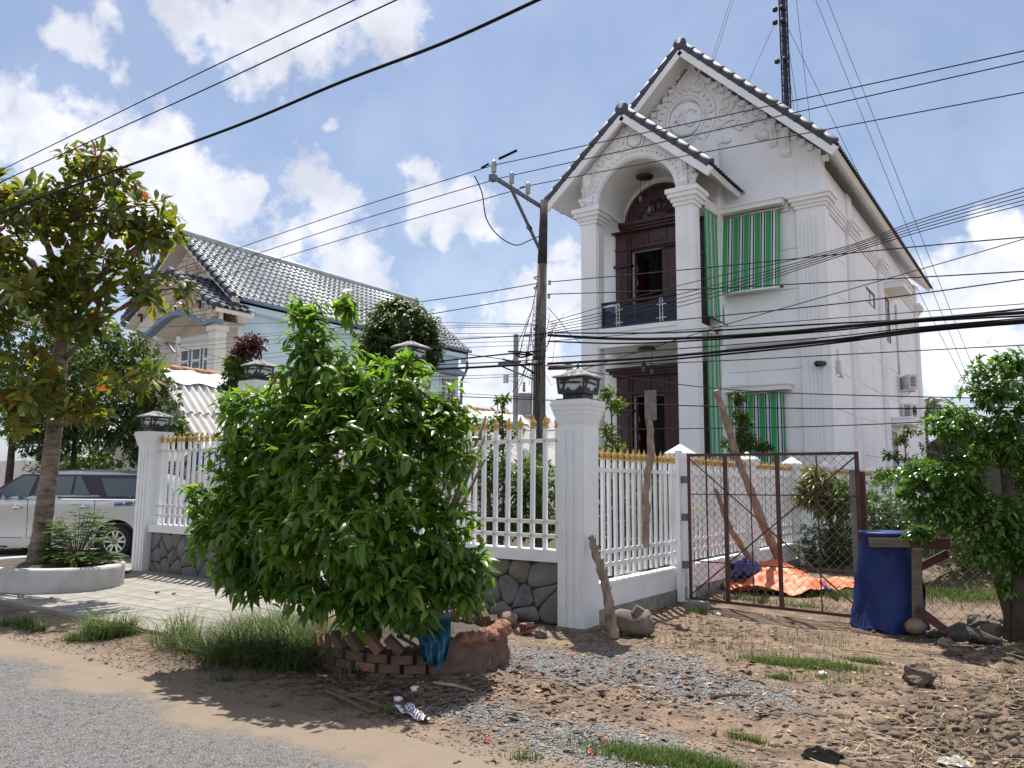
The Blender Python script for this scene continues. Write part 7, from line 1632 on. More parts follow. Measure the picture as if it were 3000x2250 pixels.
# garden behind the fence
gard = [('leafy garden shrub behind the front fence panel, left of the pillar', [(P3(1430, 1400, 11.5), (0.42, 0.4, 0.42)), (P3(1470, 1530, 11.5), (0.55, 0.5, 0.32))], 'leaf_dark', 0.09),
        ('garden shrub seen through the bars just left of the front pillar', [(P3(1560, 1420, 11.8), (0.45, 0.45, 0.5)), (P3(1580, 1530, 11.5), (0.5, 0.5, 0.28))], 'leaf_mid', 0.09),
        ('garden shrub behind the first bars right of the front pillar', [(P3(1780, 1400, 12.2), (0.42, 0.5, 0.5)), (P3(1800, 1530, 12), (0.5, 0.5, 0.4))], 'leaf_mid', 0.085),
        ('dark garden shrub under the lower doorway behind the white bars', [(P3(1900, 1480, 13.5), (0.75, 0.6, 0.55))], 'leaf_dark', 0.09),
        ('low garden shrub behind the bars beside the first square post', [(P3(1980, 1560, 14.5), (0.6, 0.6, 0.5))], 'leaf_mid', 0.085),
        ('garden shrub standing between the bush and the electric pole', [(P3(1330, 1330, 13), (0.5, 0.5, 0.7)), (P3(1400, 1280, 13.5), (0.3, 0.3, 0.25))], 'leaf_dark', 0.10)]
for i, (lb_, lo_, m_, L_) in enumerate(gard):
    c = Vector(lo_[0][0]); plant('shrub', lb_, 'shrub', (c.x, c.y, 0), lo_, 520, 'spray', L_, 7, T_sm, m_, simple_trunk(c.x, c.y, 0, 0.04, max(0.5, c.z)), 50+i, 0.3, twigs=25, group='garden shrubs behind the white fence')
plant('shrub', 'added dark shrub standing in for shade behind the left fence panel', 'shrub', (-12.2, 9.6, 0), [((-12.6, 9.7, 0.9), (0.6, 0.4, 0.8)), ((-11.6, 9.6, 0.9), (0.7, 0.4, 0.8))], 700, 'spray', 0.11, 7, T_sm, 'leaf_dark', None, 60, 0.3, twigs=25, group='garden shrubs behind the white fence')  # shrub added only to darken the shaded gap behind the bars
c = Vector(P3(1470, 1250, 12.5))
plant('sapling', 'thin sapling with sparse leaves left of the electric pole', 'sapling', (c.x, c.y, 0), [(P3(1472, 1170, 12.5), (0.14, 0.14, 0.22)), (P3(1455, 1240, 12.5), (0.22, 0.2, 0.2)), (P3(1500, 1270, 12.5), (0.2, 0.2, 0.2)), (P3(1470, 1320, 12.5), (0.18, 0.2, 0.2))], 75, 'spray', 0.11, 6, T_md, 'leaf_mid', simple_trunk(c.x, c.y, 0, 0.02, c.z+0.4), 61, 0.3, twigs=40)
c = Vector(P3(1790, 1230, 12.0))
plant('sapling', 'lime green sapling rising right of the front lantern pillar', 'sapling', (c.x, c.y, 0), [(P3(1775, 1155, 12), (0.14, 0.14, 0.16)), (P3(1805, 1185, 12), (0.18, 0.16, 0.13)), (P3(1775, 1265, 12), (0.22, 0.22, 0.16)), (P3(1800, 1310, 12), (0.20, 0.2, 0.14)), (P3(1765, 1340, 12), (0.2, 0.2, 0.14))], 120, 'spray', 0.10, 7, T_md, 'leaf_lime', simple_trunk(c.x, c.y, 0, 0.02, c.z+0.3), 62, 0.3, twigs=60)
c = Vector(P3(2170, 1280, 17.5))
plant('citrus_tree', 'small upright citrus tree standing before the lower striped blind', 'tree', (c.x, c.y, 0), [(P3(2160, 1165, 17.5), (0.2, 0.2, 0.2)), (P3(2170, 1230, 17.5), (0.24, 0.24, 0.28)), (P3(2185, 1290, 17.5), (0.28, 0.28, 0.3)), (P3(2130, 1300, 17.5), (0.2, 0.2, 0.14)), (P3(2240, 1310, 17.5), (0.22, 0.22, 0.13))], 330, 'spray', 0.095, 7, T_sm, 'leaf_dark', simple_trunk(c.x, c.y, 0, 0.03, c.z+0.7), 63, 0.3, twigs=40)
c = Vector(P3(2430, 1500, 15.5)); YP = []
plant('croton', 'yellow green long leaved croton behind the gate, left of the concrete post', 'shrub', (c.x, c.y, 0), [(P3(2400, 1400, 15.5), (0.45, 0.45, 0.25)), (P3(2370, 1440, 15.5), (0.35, 0.4, 0.3)), (P3(2440, 1470, 15.5), (0.5, 0.5, 0.35))], 150, 'droop', 0.34, 6, T_long, 'leaf_yellow', simple_trunk(c.x, c.y, 0, 0.06, c.z), 64, 0.3, twigs=20)
plant('shrub', 'dense small leaved shrub behind the gate, beside the yellow croton', 'shrub', (c.x+0.4, c.y+0.2, 0), [(P3(2470, 1450, 15.2), (0.45, 0.45, 0.4)), (P3(2480, 1580, 15), (0.5, 0.5, 0.5)), (P3(2400, 1600, 15.3), (0.5, 0.5, 0.5))], 900, 'spray', 0.08, 8, T_sm, 'leaf_mid', None, 65, 0.3, twigs=40)
c = Vector(P3(2620, 1480, 13.5))
plant('shrub', 'loose twiggy shrub right of the gate behind the chain link', 'shrub', (c.x, c.y, 0), [(P3(2570, 1500, 13.5), (0.45, 0.4, 0.55)), (P3(2640, 1540, 13.5), (0.6, 0.5, 0.5)), (P3(2600, 1400, 14), (0.3, 0.3, 0.2)), (P3(2720, 1560, 13.3), (0.6, 0.5, 0.5)), (P3(2880, 1560, 13.3), (0.8, 0.5, 0.6))], 1100, 'spray', 0.09, 7, T_sm, 'leaf_mid', None, 66, 0.3, twigs=60)
c = Vector(P3(2620, 1320, 17.0))
plant('sapling', 'slender sapling in front of the side door of the white house', 'sapling', (c.x, c.y, 0), [(P3(2665, 1265, 17), (0.22, 0.2, 0.16)), (P3(2640, 1290, 17), (0.2, 0.2, 0.14)), (P3(2610, 1330, 17), (0.2, 0.2, 0.12)), (P3(2660, 1350, 17), (0.3, 0.2, 0.14)), (P3(2600, 1390, 17), (0.3, 0.3, 0.14))], 110, 'spray', 0.11, 6, T_md, 'leaf_dark', simple_trunk(c.x+0.2, c.y, 0, 0.02, c.z+0.5), 67, 0.25, twigs=50)
c = Vector(P3(2750, 1240, 24.0))
plant('tree', 'distant dark tree between the coconut palm and the glossy tree', 'tree', (c.x, c.y, 0), [(P3(2760, 1240, 24), (0.55, 0.5, 0.5)), (P3(2800, 1330, 24), (1.0, 0.8, 0.8)), (P3(2700, 1400, 24), (0.9, 0.6, 0.5))], 500, 'spray', 0.15, 7, T_sm, 'leaf_dark', simple_trunk(c.x, c.y, 0, 0.1, c.z), 68, 0.3, twigs=30)
def banana():
    for k, (px, py, D, w, l, tilt) in enumerate(((2085, 1570, 15.0, .32, 1.3, .5), (2140, 1520, 15.5, .3, 1.2, -.3), (1960, 1560, 13.5, .34, 1.2, .9), (2060, 1640, 14.5, .3, .9, 1.3))):
        pass
c = Vector(P3(2110, 1600, 15.5))
t = thing('banana_plant', 'broad leaved bright green banana plant behind the side fence bars', 'plant', (c.x-0.9, c.y, 0))
rs = np.random.RandomState(4)
for k in range(9):
    a = 2*PI*k/9; base = Vector((c.x-0.9, c.y, 0.5)); b = MB(); b.smooth = True; ln, wd = 0.9+0.4*rs.rand(), 0.26; d = Vector((math.cos(a), math.sin(a), 0)); sd_ = Vector((-math.sin(a), math.cos(a), 0))
    b.sheet(lambda u, v: base + d*(0.1 + ln*v*0.75) + Vector((0, 0, 0.35 + ln*(0.85*v - 0.75*v*v))) + sd_*((u-0.5)*wd*math.sin(PI*min(1, v*0.95+0.05))) + Vector((0, 0, 0.06*abs(u-0.5))), 4, 9); b.build('leaf', 'leaf_banana', t, fix=False)
b = MB(); b.smooth = True; b.tube([(c.x-0.9, c.y, 0), (c.x-0.9, c.y, 0.95)], [0.09, 0.06], 8); b.build('stem', 'leaf_lime', t)
# coconut palm far behind the house
c = Vector(P3(2712, 1215, 50.0)); t = thing('coconut_palm', 'coconut palm with drooping fronds behind the house corner', 'palm', (c.x, c.y, 0)); rs = np.random.RandomState(9)
b = MB(); b.smooth = True; b.tube([(c.x-0.3, c.y, 0), (c.x-0.1, c.y, 3), (c.x, c.y, c.z)], [0.2, 0.15, 0.13], 8); b.build('trunk', 'bark', t)
for k in range(15):
    a = 2*PI*k/15 + rs.rand()*0.3; el = 0.75*rs.rand() + (0.3 if k % 3 else 0.9); ln = 3.2 + rs.rand(); b = MB(); d = Vector((math.cos(a), math.sin(a), 0)); sd_ = Vector((-math.sin(a), math.cos(a), 0)); pts = []
    for i in range(15): s = i/14; pts.append(c + d*ln*s*math.cos(el*0.8)*(1-0.1*s) + Vector((0, 0, ln*(math.sin(el)*s - 0.85*s*s))))
    b.tube(pts, [0.045*(1-0.85*i/14) for i in range(15)], 4)
    for i in range(2, 15):
        for sub in (0, 0.33, 0.66):
            p = pts[i].lerp(pts[min(i+1, 14)], sub); wl = 0.75*math.sin(PI*(i+sub)/16.5)+0.12; tng = (pts[min(i+1, 14)]-pts[i-1]).normalized()
            for s in (-1, 1):
                q = p + sd_*s*wl*0.8 + tng*wl*0.45 - Vector((0, 0, wl*0.42)); w_ = tng*0.028; b.add([p-w_, p+w_, q], [(0, 1, 2)])
    b.build('frond', 'leaf_palm', t, fix=False)
fr_ = atY(2690, 1300, 46.0); b = MB(); b.prism([(fr_.x-0.6, fr_.z-0.6), (fr_.x+2.2, fr_.z+0.9), (fr_.x+4.5, fr_.z-0.4), (fr_.x+4.5, 0), (fr_.x-0.6, 0)], 45.5, 49, lambda u, v, a: (u, a, v)); tag(b.build('far_shed', 'far_roof', loc=(fr_.x, 46, 0)), 'dark far shed gable half hidden below the coconut palm', 'shed')
# mimosa weed in the planter
pc = Vector((-12.35, 6.2, 0.33)); t = thing('feathery_plant', 'feathery green mimosa weed growing in the round planter', 'plant', pc); rs = np.random.RandomState(6)
P_, D_, U_ = [], [], []; b = MB()
for k in range(80):
    a = rs.rand()*2*PI; e = pc + Vector((math.cos(a)*(0.15+0.75*rs.rand()), math.sin(a)*0.4, 0.02 + 0.85*rs.rand()**1.6)); m1 = pc.lerp(e, 0.5) + Vector((0, 0, 0.1)); b.tube([pc, m1, e], [0.008, 0.006, 0.003], 4)
    for j in range(5):
        s = m1.lerp(e, 0.2+0.2*j); an = rs.rand()*2*PI; dd = Vector((math.cos(an), math.sin(an), 0.25-0.5*rs.rand())); sd_ = dd.cross(Vector((0, 0, 1))).normalized(); ln = 0.16+0.08*rs.rand(); b.tube([s, s + dd*ln - Vector((0, 0, 0.03))], 0.002, 3)
        for i in range(9):
            q = s + dd*ln*(i+1)/9.5 - Vector((0, 0, 0.03*(i/9)**2))
            for sg in (-1, 1): P_.append(q); D_.append(sd_*sg + dd*0.3 - Vector((0, 0, 0.15))); U_.append(Vector((0, 0, 1)))
me = leaf_mesh('leaflets', T_sm, np.array(P_), np.array(D_), np.array(U_), np.full(len(P_), 0.062), rs.rand(len(P_)), 'leaf_mid', pc); o = bpy.data.objects.new('leaflets', me); COL.objects.link(o); o.parent = t; tag(o, kind='stuff'); b.build('stem', 'twig', t)
# round planter
pcx, pcy = -12.75, 6.0
t = thing('planter', 'low round white rendered planter around the almond tree', 'planter', (pcx, pcy, 0)); b = MB(); b.smooth = True; n = 48
def ring(r, z): return [(pcx + r*1.12*math.cos(2*PI*i/n), pcy + r*0.80*math.sin(2*PI*i/n), z) for i in range(n)]
rings = [ring(1.17, -0.05), ring(1.18, 0.30), ring(1.17, 0.345), ring(1.14, 0.355), ring(1.04, 0.355), ring(1.02, 0.33), ring(1.02, 0.1)]
b.add([v for r in rings for v in r], [(j*n+i, j*n+(i+1) % n, (j+1)*n+(i+1) % n, (j+1)*n+i) for j in range(len(rings)-1) for i in range(n)]); b.build('wall', 'planter', t)
b = MB(); b.smooth = True; b.sheet(lambda u, v: (pcx + 1.03*1.12*v*math.cos(2*PI*u), pcy + 1.03*0.8*v*math.sin(2*PI*u), 0.30 + 0.08*(1-v) + 0.03*f1(u*9, v*4, 3, 2, 1.0)), 40, 10); b.build('soil', 'bark_dark', t, fix=False)

# ------------------------------------------------------------------ brick ring round the bush
RXc, RYc, RR = -5.15, 5.72, 0.92
rg = thing('brick_ring', 'broken low ring of red bricks around the big bush', 'planter', (RXc, RYc, 0))
m = MB(); m.box(-0.09, 0.09, -0.04, 0.04, -0.035, 0.035)
BRK = mesh_of(m, 'brick', 'brick'); BRK2 = mesh_of(m, 'brick', 'brick_dirty')
rr = random.Random(2)
for row in range(3):
    nb = 26
    for i in range(nb):
        a = 2*PI*(i + 0.5*(row % 2))/nb; r = RR + rr.uniform(-.015, .015); x, y = RXc + r*math.cos(a), RYc + r*0.86*math.sin(a)
        if row == 2 and (rr.random() < 0.35 or math.cos(a) < -0.2): continue
        inst('brick', BRK2 if rr.random() < 0.78 else BRK, rg, (x, y, -0.02 + row*0.076), rot=(rr.uniform(-.05, .05), rr.uniform(-.05, .05), a + PI/2 + rr.uniform(-.06, .06)))
for i in range(30):                                            # soldier course of bricks leaning over
    a = 2*PI*i/30; r = RR + rr.uniform(-.01, .01); x, y = RXc + r*math.cos(a), RYc + r*0.86*math.sin(a)
    if rr.random() < 0.12: continue
    inst('brick', BRK if rr.random() < 0.4 else BRK2, rg, (x, y, (0.235 if math.cos(a) > -0.3 else 0.17) + rr.uniform(-.012, .012)), rot=(0, 0.75 + rr.uniform(-.12, .12), a + PI/2 + rr.uniform(-.08, .08)))
b = MB(); b.smooth = True; b.lathe([(RR-0.05, -0.05), (RR-0.03, 0.2), (RR-0.08, 0.19), (0.5, 0.21), (0.0, 0.22)], (RXc, RYc, 0), 36); b.v = [(x, RYc + (y-RYc)*0.86, z) for x, y, z in b.v]; MAT['dark_soil'] = pbr('dark_soil', (0.075, 0.055, 0.038), 0.95, 0.3, 6, 0.8, 20, col2=(0.04, 0.03, 0.022)); b.build('soil', 'dark_soil', rg)
b = MB(); b.smooth = True                                      # earthy render left on the right side of the ring
def skin(u, v):
    a = -0.70 + 1.35*u; r = RR + 0.062 + 0.022*f1(a*5, v*3, 51, 3, 1.7) - 0.02*v; top = 0.25 + 0.03*f1(a*4, 1, 52, 2, 1.5)
    return (RXc + r*math.cos(a), RYc + r*0.87*math.sin(a), -0.06 + (top+0.06)*v)
b.sheet(skin, 60, 10); b.build('render_patch', 'brick_dirty', rg, fix=False)
b = MB(); b.smooth = True                                      # crumbling mortar patch on the right end
def lump(b, c, r, seed, n=12, m_=8, amp=0.22):
    rs = np.random.RandomState(seed); ph = rs.rand(6)*6
    def fn(u, v):
        a, e = 2*PI*u, PI*(v-0.5); k = 1 + amp*(math.sin(3*a+ph[0])*math.cos(2*e+ph[1]) + 0.6*math.sin(5*a+ph[2]+e*3) + 0.4*math.sin(7*e+ph[3]+a*2))
        return (c[0] + r[0]*k*math.cos(e)*math.cos(a), c[1] + r[1]*k*math.cos(e)*math.sin(a), c[2] + r[2]*k*math.sin(e))
    b.sheet(fn, n, m_)
for k in range(9): a = -0.35 + 0.11*k; lump(b, (RXc + RR*1.0*math.cos(a), RYc + RR*0.86*math.sin(a), 0.27 + 0.03*math.sin(k*3)), (0.08, 0.08, 0.055), k)
b.build('mortar', 'brick', rg, fix=False)
# teal sack over the ring
sc0 = atD(1255, 1800, 6.62); sc1 = atD(1262, 1945, 6.42)
t = thing('sack', 'teal blue woven sack draped over the brick ring', 'sack', (sc1.x, sc1.y, 0)); b = MB(); b.smooth = True
pc0 = [atD(1145, 1838, 6.72), atD(1200, 1818, 6.72), atD(1260, 1822, 6.66), atD(1320, 1820, 6.62)]; pt0 = [atD(1185, 1790, 6.9), atD(1230, 1785, 6.92), atD(1275, 1785, 6.9), atD(1320, 1795, 6.85)]
pm0 = [atD(1222, 1868, 6.48), atD(1255, 1870, 6.42), atD(1290, 1870, 6.42), atD(1320, 1868, 6.45)]; pm1 = [atD(1230, 1905, 6.42), atD(1258, 1915, 6.36), atD(1288, 1915, 6.36), atD(1314, 1900, 6.42)]; pb0 = [atD(1246, 1938, 6.42), atD(1262, 1952, 6.38), atD(1284, 1955, 6.38), atD(1304, 1935, 6.42)]
rowsS = [pt0, pc0, pm0, pm1, pb0]
def bez(ps, t):
    n = len(ps)-1; i = min(int(t*n), n-1); f = t*n-i; p0, p1, p2, p3 = ps[max(i-1, 0)], ps[i], ps[i+1], ps[min(i+2, n)]
    return 0.5*((2*p1) + (p2-p0)*f + (2*p0-5*p1+4*p2-p3)*f*f + (3*p1-p0-3*p2+p3)*f**3)
b.sheet(lambda u, v: bez([bez(r, u) for r in rowsS], v) - fw*(0.030*math.sin(u*17+v*2.5) + 0.02*math.sin(u*31-v*6) + 0.012*math.sin(v*22+u*5)) - Vector((0, 0, 0.0)), 44, 32); b.build('cloth', 'sack', t, fix=False)

# ------------------------------------------------------------------ stones and odd things lying about
def lumpthing(name, label, cat, c, r, mat, seed, amp=0.16, n=20, m_=12, rot=0.0):
    b = MB(); b.smooth = mat in ('husk', 'paper'); lump(b, (0, 0, 0), r, seed, n, m_, amp)
    if not b.smooth: k_ = 9.0/max(r); b.v = [(x*(1 + 0.20*f1(x*k_*0.4+seed, z*k_*0.4, seed, 3, 1.0)), y*(1 + 0.20*f1(y*k_*0.4, z*k_*0.4+seed, seed+1, 3, 1.0)), z*(1 + 0.2*f1(x*k_*0.4, y*k_*0.4, seed+2, 3, 1.0))) for x, y, z in b.v]
    ca, sa = math.cos(rot), math.sin(rot); b.v = [(c[0] + x*ca - y*sa, c[1] + x*sa + y*ca, c[2] + z) for x, y, z in b.v]
    o = b.build(name, mat, loc=c, fix=False); return tag(o, label, cat)
q = atZ(1860, 1858); 
t = thing('log_stump', 'weathered cut stump lying at the foot of the crooked stick', 'stump', (q.x, q.y, 0)); b = MB()
b.smooth = True; c0, c1 = Vector((q.x-0.21, q.y-0.04, 0.10)), Vector((q.x+0.17, q.y+0.06, 0.13)); pts = [c0.lerp(c1, k/6) + Vector((0, 0, 0.02*math.sin(k*1.3))) for k in range(7)]; b.tube(pts, [0.115, 0.135, 0.13, 0.12, 0.13, 0.14, 0.12], 12); b.v = [(x + 0.012*f1(x*20, z*20, 3), y + 0.012*f1(y*20, z*20, 4), max(-0.02, z)) for x, y, z in b.v]; b.build('wood', 'rock', t)
b = MB(); b.tube([Vector((q.x+0.02, q.y, 0.2)), Vector((q.x+0.06, q.y+0.02, 0.285))], [0.075, 0.06], 9); b.build('branch_stub', 'rock', t)
q = atZ(1490, 1835); lumpthing('clay_pot', 'small round brown clay ball lying against the stone footing', 'clay pot', (q.x, q.y, 0.08), (0.10, 0.10, 0.085), 'husk', 3, 0.04)
q = atZ(1532, 1858); t = thing('hollow_brick', 'small red hollow brick with four holes below the stone wall', 'brick', (q.x, q.y, 0)); b = MB()
w, l, h = 0.09, 0.15, 0.095
for (x0, x1, z0, z1) in ((-w/2, w/2, 0, .013), (-w/2, w/2, .041, .054), (-w/2, w/2, h-.013, h), (-w/2, -w/2+.012, .013, h-.013), (-.006, .006, .013, h-.013), (w/2-.012, w/2, .013, h-.013)): b.box(q.x+x0, q.x+x1, q.y, q.y+l, z0+0.01, z1+0.01)
b.build('brick_body', 'brick', t)
q = atZ(1568, 1860, 0.04); lumpthing('stone', 'dark stone between hollow brick and white pillar', 'stone', (q.x, q.y+0.1, 0.04), (0.07, 0.07, 0.06), 'rock', 9)
q = atZ(2035, 1785); b = MB(); b.box(q.x-0.13, q.x+0.13, q.y, q.y+0.2, -0.03, 0.09); tag(b.build('concrete_block', 'concrete', loc=(q.x, q.y, 0)), 'grey concrete block under the hinge side of the rusty gate', 'block')
q = atZ(2695, 2000); lumpthing('clay_lump', 'large angular lump of dry clay on the loose soil', 'clay lump', (q.x, q.y, gz1(q.x, q.y)+0.07), (0.13, 0.12, 0.10), 'clay', 14, 0.14)
q = atZ(2685, 1855); lumpthing('coconut_husk', 'pale fibrous coconut husk at the foot of the timber post', 'coconut', (q.x, q.y-0.05, 0.08), (0.11, 0.10, 0.085), 'husk', 5, 0.05)
q = atZ(2800, 1880); t = thing('driftwood', 'gnarled grey root lying under the glossy tree', 'driftwood', (q.x, q.y, 0)); b = MB(); b.smooth = True
for pts, rs_ in (([(-0.40, 0.05, 0.06), (-0.15, 0.0, 0.10), (0.05, 0, 0.17), (0.3, 0.05, 0.10), (0.55, 0.05, 0.05)], [0.04, 0.08, 0.14, 0.10, 0.05]), ([(-0.05, -0.08, 0.08), (0.05, -0.12, 0.12), (0.22, -0.12, 0.08)], [0.08, 0.12, 0.06]), ([(0.1, 0.1, 0.15), (0.3, 0.2, 0.28), (0.4, 0.25, 0.33)], [0.06, 0.035, 0.015])):
    b.tube([Vector((q.x+x, q.y+y, z)) for x, y, z in pts], rs_, 10)
b.v = [(q.x + (x-q.x)*0.72 + 0.03*f1(x*19, z*19, 6), q.y + (y-q.y)*0.72 + 0.03*f1(y*19, z*19, 7), z*0.66 + 0.03*f1(x*19, y*19, 8)) for x, y, z in b.v]; b.build('wood', 'driftwood', t)
for k, (px, py, r, lab) in enumerate(((2905, 1862, 0.15, 'rounded dark rock right of the gnarled root'), (2865, 1845, 0.12, 'small brown rock behind the gnarled root'), (2770, 1905, 0.07, 'small stone in front of the gnarled root'))):
    q = atZ(px, py); lumpthing('rock', lab, 'rock', (q.x, q.y, 0.05+r*0.3), (r, r*0.8, r*0.7), 'rock', 30+k)
q = atZ(2410, 2200); b = MB(); b.smooth = True; b.sheet(lambda u, v: (q.x + 0.19*(u-0.5)*1.1, q.y + 0.20*(v-0.5), gz1(q.x, q.y) + 0.012 + 0.035*abs(math.sin(u*7+v*4))*math.sin(PI*u)*math.sin(PI*v) + 0.02*abs(math.sin(v*11+u*3))*math.sin(PI*v)), 24, 24); tag(b.build('rag', 'black_rag', loc=(q.x, q.y, 0), fix=False), 'crumpled black rag on bare earth near the bottom edge', 'rag')
def paper():
    q0, q1, q2, q3 = atZ(1150, 2072), atZ(1205, 2065), atZ(1262, 2108), atZ(1235, 2112); b = MB(); b.smooth = True
    def fn(u, v): p = (q0*(1-u)+q1*u)*(1-v) + (q3*(1-u)+q2*u)*v; return (p.x, p.y, gz1(p.x, p.y) + 0.025 + 0.02*math.sin(u*9+v*4)*math.sin(PI*u) + 0.012*math.sin(v*14))
    b.sheet(fn, 20, 24); t = thing('paper', 'torn white printed paper lying on the dirt', 'paper', (q0.x, q0.y, 0)); b.build('sheet', 'paper', t, fix=False)
    k = MB(); rr = random.Random(3)
    for i in range(9):
        v = 0.1 + 0.095*i; u0 = 0.1
        while u0 < 0.85:
            w = rr.uniform(0.06, 0.2); a = [Vector(fn(u0, v)), Vector(fn(min(.9, u0+w), v)), Vector(fn(min(.9, u0+w), v+0.045)), Vector(fn(u0, v+0.045))]; k.add([p + Vector((0, 0, 0.004)) for p in a], [(0, 1, 2, 3)]); u0 += w + 0.05
    k.build('print', 'galv', t, fix=False)
paper()
q = atZ(2800, 2232); b = MB(); b.smooth = True; b.sheet(lambda u, v: (q.x + 0.19*(u-0.5), q.y + 0.10*(v-0.5), gz1(q.x, q.y) + 0.015 + 0.03*math.sin(PI*u)*math.sin(PI*v)*(1+0.6*math.sin(u*17+v*9))), 20, 14); tag(b.build('plastic_bag', 'plastic_clear', loc=(q.x, q.y, 0), fix=False), 'crumpled translucent plastic bag at the bottom right', 'plastic bag')
for k, (px, py, lab) in enumerate(((1770, 2172, 'red plastic scrap on the lower grass patch edge'), (1735, 2202, 'red plastic strip beside the lower grass patch'), (1675, 1925, 'small red scrap on the gravel before the pillar'), (2108, 1782, 'orange red scrap under the rusty gate'), (1425, 2162, 'dull red scrap on the sandy dirt'))):
    q = atZ(px, py); b = MB(); rr = random.Random(k); b.sheet(lambda u, v: (q.x + 0.055*(u-0.5), q.y + 0.03*(v-0.5), gz1(q.x, q.y) + 0.018 + 0.012*math.sin(u*6+k)), 6, 3); tag(b.build('scrap', 'red_scrap', loc=(q.x, q.y, 0), fix=False), lab, 'scrap', 'red plastic scraps')
for k, (px, py, lab) in enumerate(((1165, 2045, 'crumpled white tissue beside the printed paper'), (1215, 2025, 'white shell like litter above the printed paper'), (2105, 1798, 'white and blue wrapper below the rusty gate'), (2410, 1980, 'pale flat stone in the weeds'))):
    q = atZ(px, py); lumpthing('litter', lab, 'litter', (q.x, q.y, gz1(q.x, q.y)+0.015), (0.035, 0.03, 0.022), 'paper', 70+k, 0.3, 10, 6)
# dry leaf big enough to single out, palm spathes and sticks
for k, (pa, pb, r, lab) in enumerate((((950, 2025), (1085, 2085), 0.012, 'long dry stick on the sandy verge'), ((1030, 2040), (1180, 2095), 0.010, 'second dry stick pointing at the printed paper'), ((1270, 2012), (1390, 2030), 0.012, 'pale dry stick on the leaf litter'), ((2460, 1898), (2640, 1922), 0.008, 'thin pale twig on the ground before the barrel'), ((1480, 2085), (1560, 2100), 0.007, 'thin straw stalk on the gravel'), ((1560, 1996), (1645, 1999), 0.009, 'short bleached stick on the dirt'), ((2080, 2036), (2200, 2038), 0.012, 'dark stick beside the right gravel patch'))):
    p, q = atZ(*pa), atZ(*pb); p.z, q.z = gz1(p.x, p.y)+0.02, gz1(q.x, q.y)+0.02; b = MB(); b.tube([p, p.lerp(q, 0.5) + Vector((0, 0, 0.01)), q], [r, r*1.1, r*0.6], 6); tag(b.build('stick', 'straw' if k in (2, 3, 4, 5) else 'twig', loc=p), lab, 'stick', 'dry sticks on the ground')

# ------------------------------------------------------------------ ground cover
def scatter_mesh(name, tv, tf, pos, yaw, tilt, size, mat, ages=None):
    tv = np.array(tv, float); tf = np.array(tf); n = len(pos); cy, sy = np.cos(yaw), np.sin(yaw); ct, st = np.cos(tilt), np.sin(tilt); s = size if size.ndim == 2 else np.repeat(size[:, None], 3, 1)
    v = tv[None]*s[:, None, :]; y1 = v[..., 1]*ct[:, None] - v[..., 2]*st[:, None]; z1 = v[..., 1]*st[:, None] + v[..., 2]*ct[:, None]
    X = v[..., 0]*cy[:, None] - y1*sy[:, None]; Y = v[..., 0]*sy[:, None] + y1*cy[:, None]; V = np.stack([X, Y, z1], -1) + pos[:, None, :]
    Fc = (tf[None] + (np.arange(n)*len(tv))[:, None, None]).reshape(-1, tf.shape[1]); me = bpy.data.meshes.new(name); mesh_np(me, V.reshape(-1, 3), Fc); me.materials.append(MAT[mat])
    if ages is not None: at = me.attributes.new('age', 'FLOAT', 'FACE'); at.data.foreach_set('value', np.repeat(ages, len(tf)).astype(np.float32))
    o = bpy.data.objects.new(name, me); COL.objects.link(o); tag(o, kind='stuff'); return o
rs = np.random.RandomState(77)
def blob_pts(cs, n):
    out = []
    for (x, y, rx, ry), k in zip(cs, n): q = rs.normal(size=(k, 2))*0.55; out.append(np.stack([x + q[:, 0]*rx, y + q[:, 1]*ry], 1))
    p = np.concatenate(out); ok = (p[:, 1] > 3.9); return p[ok]
ROCKV = [(1, 0, 0), (-0.9, 0.1, 0), (0.1, 1, 0.05), (0, -0.95, 0.0), (0.1, 0.05, 0.75), (0, 0, -0.6), (0.6, 0.6, 0.35), (-0.6, -0.5, 0.4)]
ROCKF = [(0, 6, 4), (6, 2, 4), (2, 1, 4), (1, 7, 4), (7, 3, 4), (3, 0, 4), (0, 2, 6), (1, 3, 7), (0, 5, 2), (2, 5, 1), (1, 5, 3), (3, 5, 0)]
def litter(name, p, tv, tf, smin, smax, mat, sink=0.3, flat=1.0, ages=False, pw=2.0):
    n = len(p); s = smin + (smax-smin)*rs.rand(n)**pw; sz = np.stack([s*(0.7+0.6*rs.rand(n)), s*(0.7+0.6*rs.rand(n)), s*flat*(0.6+0.6*rs.rand(n))], 1); z = gz(p[:, 0], p[:, 1]) - s*sink*0.3 + 0.002
    return scatter_mesh(name, tv, tf, np.stack([p[:, 0], p[:, 1], z], 1), rs.rand(n)*6.28, rs.normal(size=n)*0.35, sz, mat, rs.rand(n) if ages else None)
G_ = [atZ(*p) for p in ((2080, 2010), (1700, 1960), (1500, 1925), (1780, 2175), (1420, 2085), (1900, 1930))]
gc = [(g.x, g.y, rx, ry) for g, (rx, ry) in zip(G_, ((0.7, .45), (0.8, .5), (0.8, .45), (0.7, .40), (0.5, .25), (0.6, .4)))]
litter('gravel', blob_pts(gc, (4200, 3600, 3200, 3600, 1500, 1800)), ROCKV, ROCKF, 0.004, 0.017, 'gravel', 0.3, 0.7, pw=1.3)
litter('pebbles', np.stack([rs.uniform(-6.5, 1.0, 5000), rs.uniform(4.2, 10, 5000)], 1), ROCKV, ROCKF, 0.003, 0.020, 'rock', 0.3, 0.7, pw=3)
mc = [(x, y, r*1.05, r*1.05) for x, y, r, h in MOUNDS[:3]] + [(-0.6, 5.6, 0.7, 0.6)] + [(x, y, r, r) for x, y, r, h in MOUNDS[3:]]
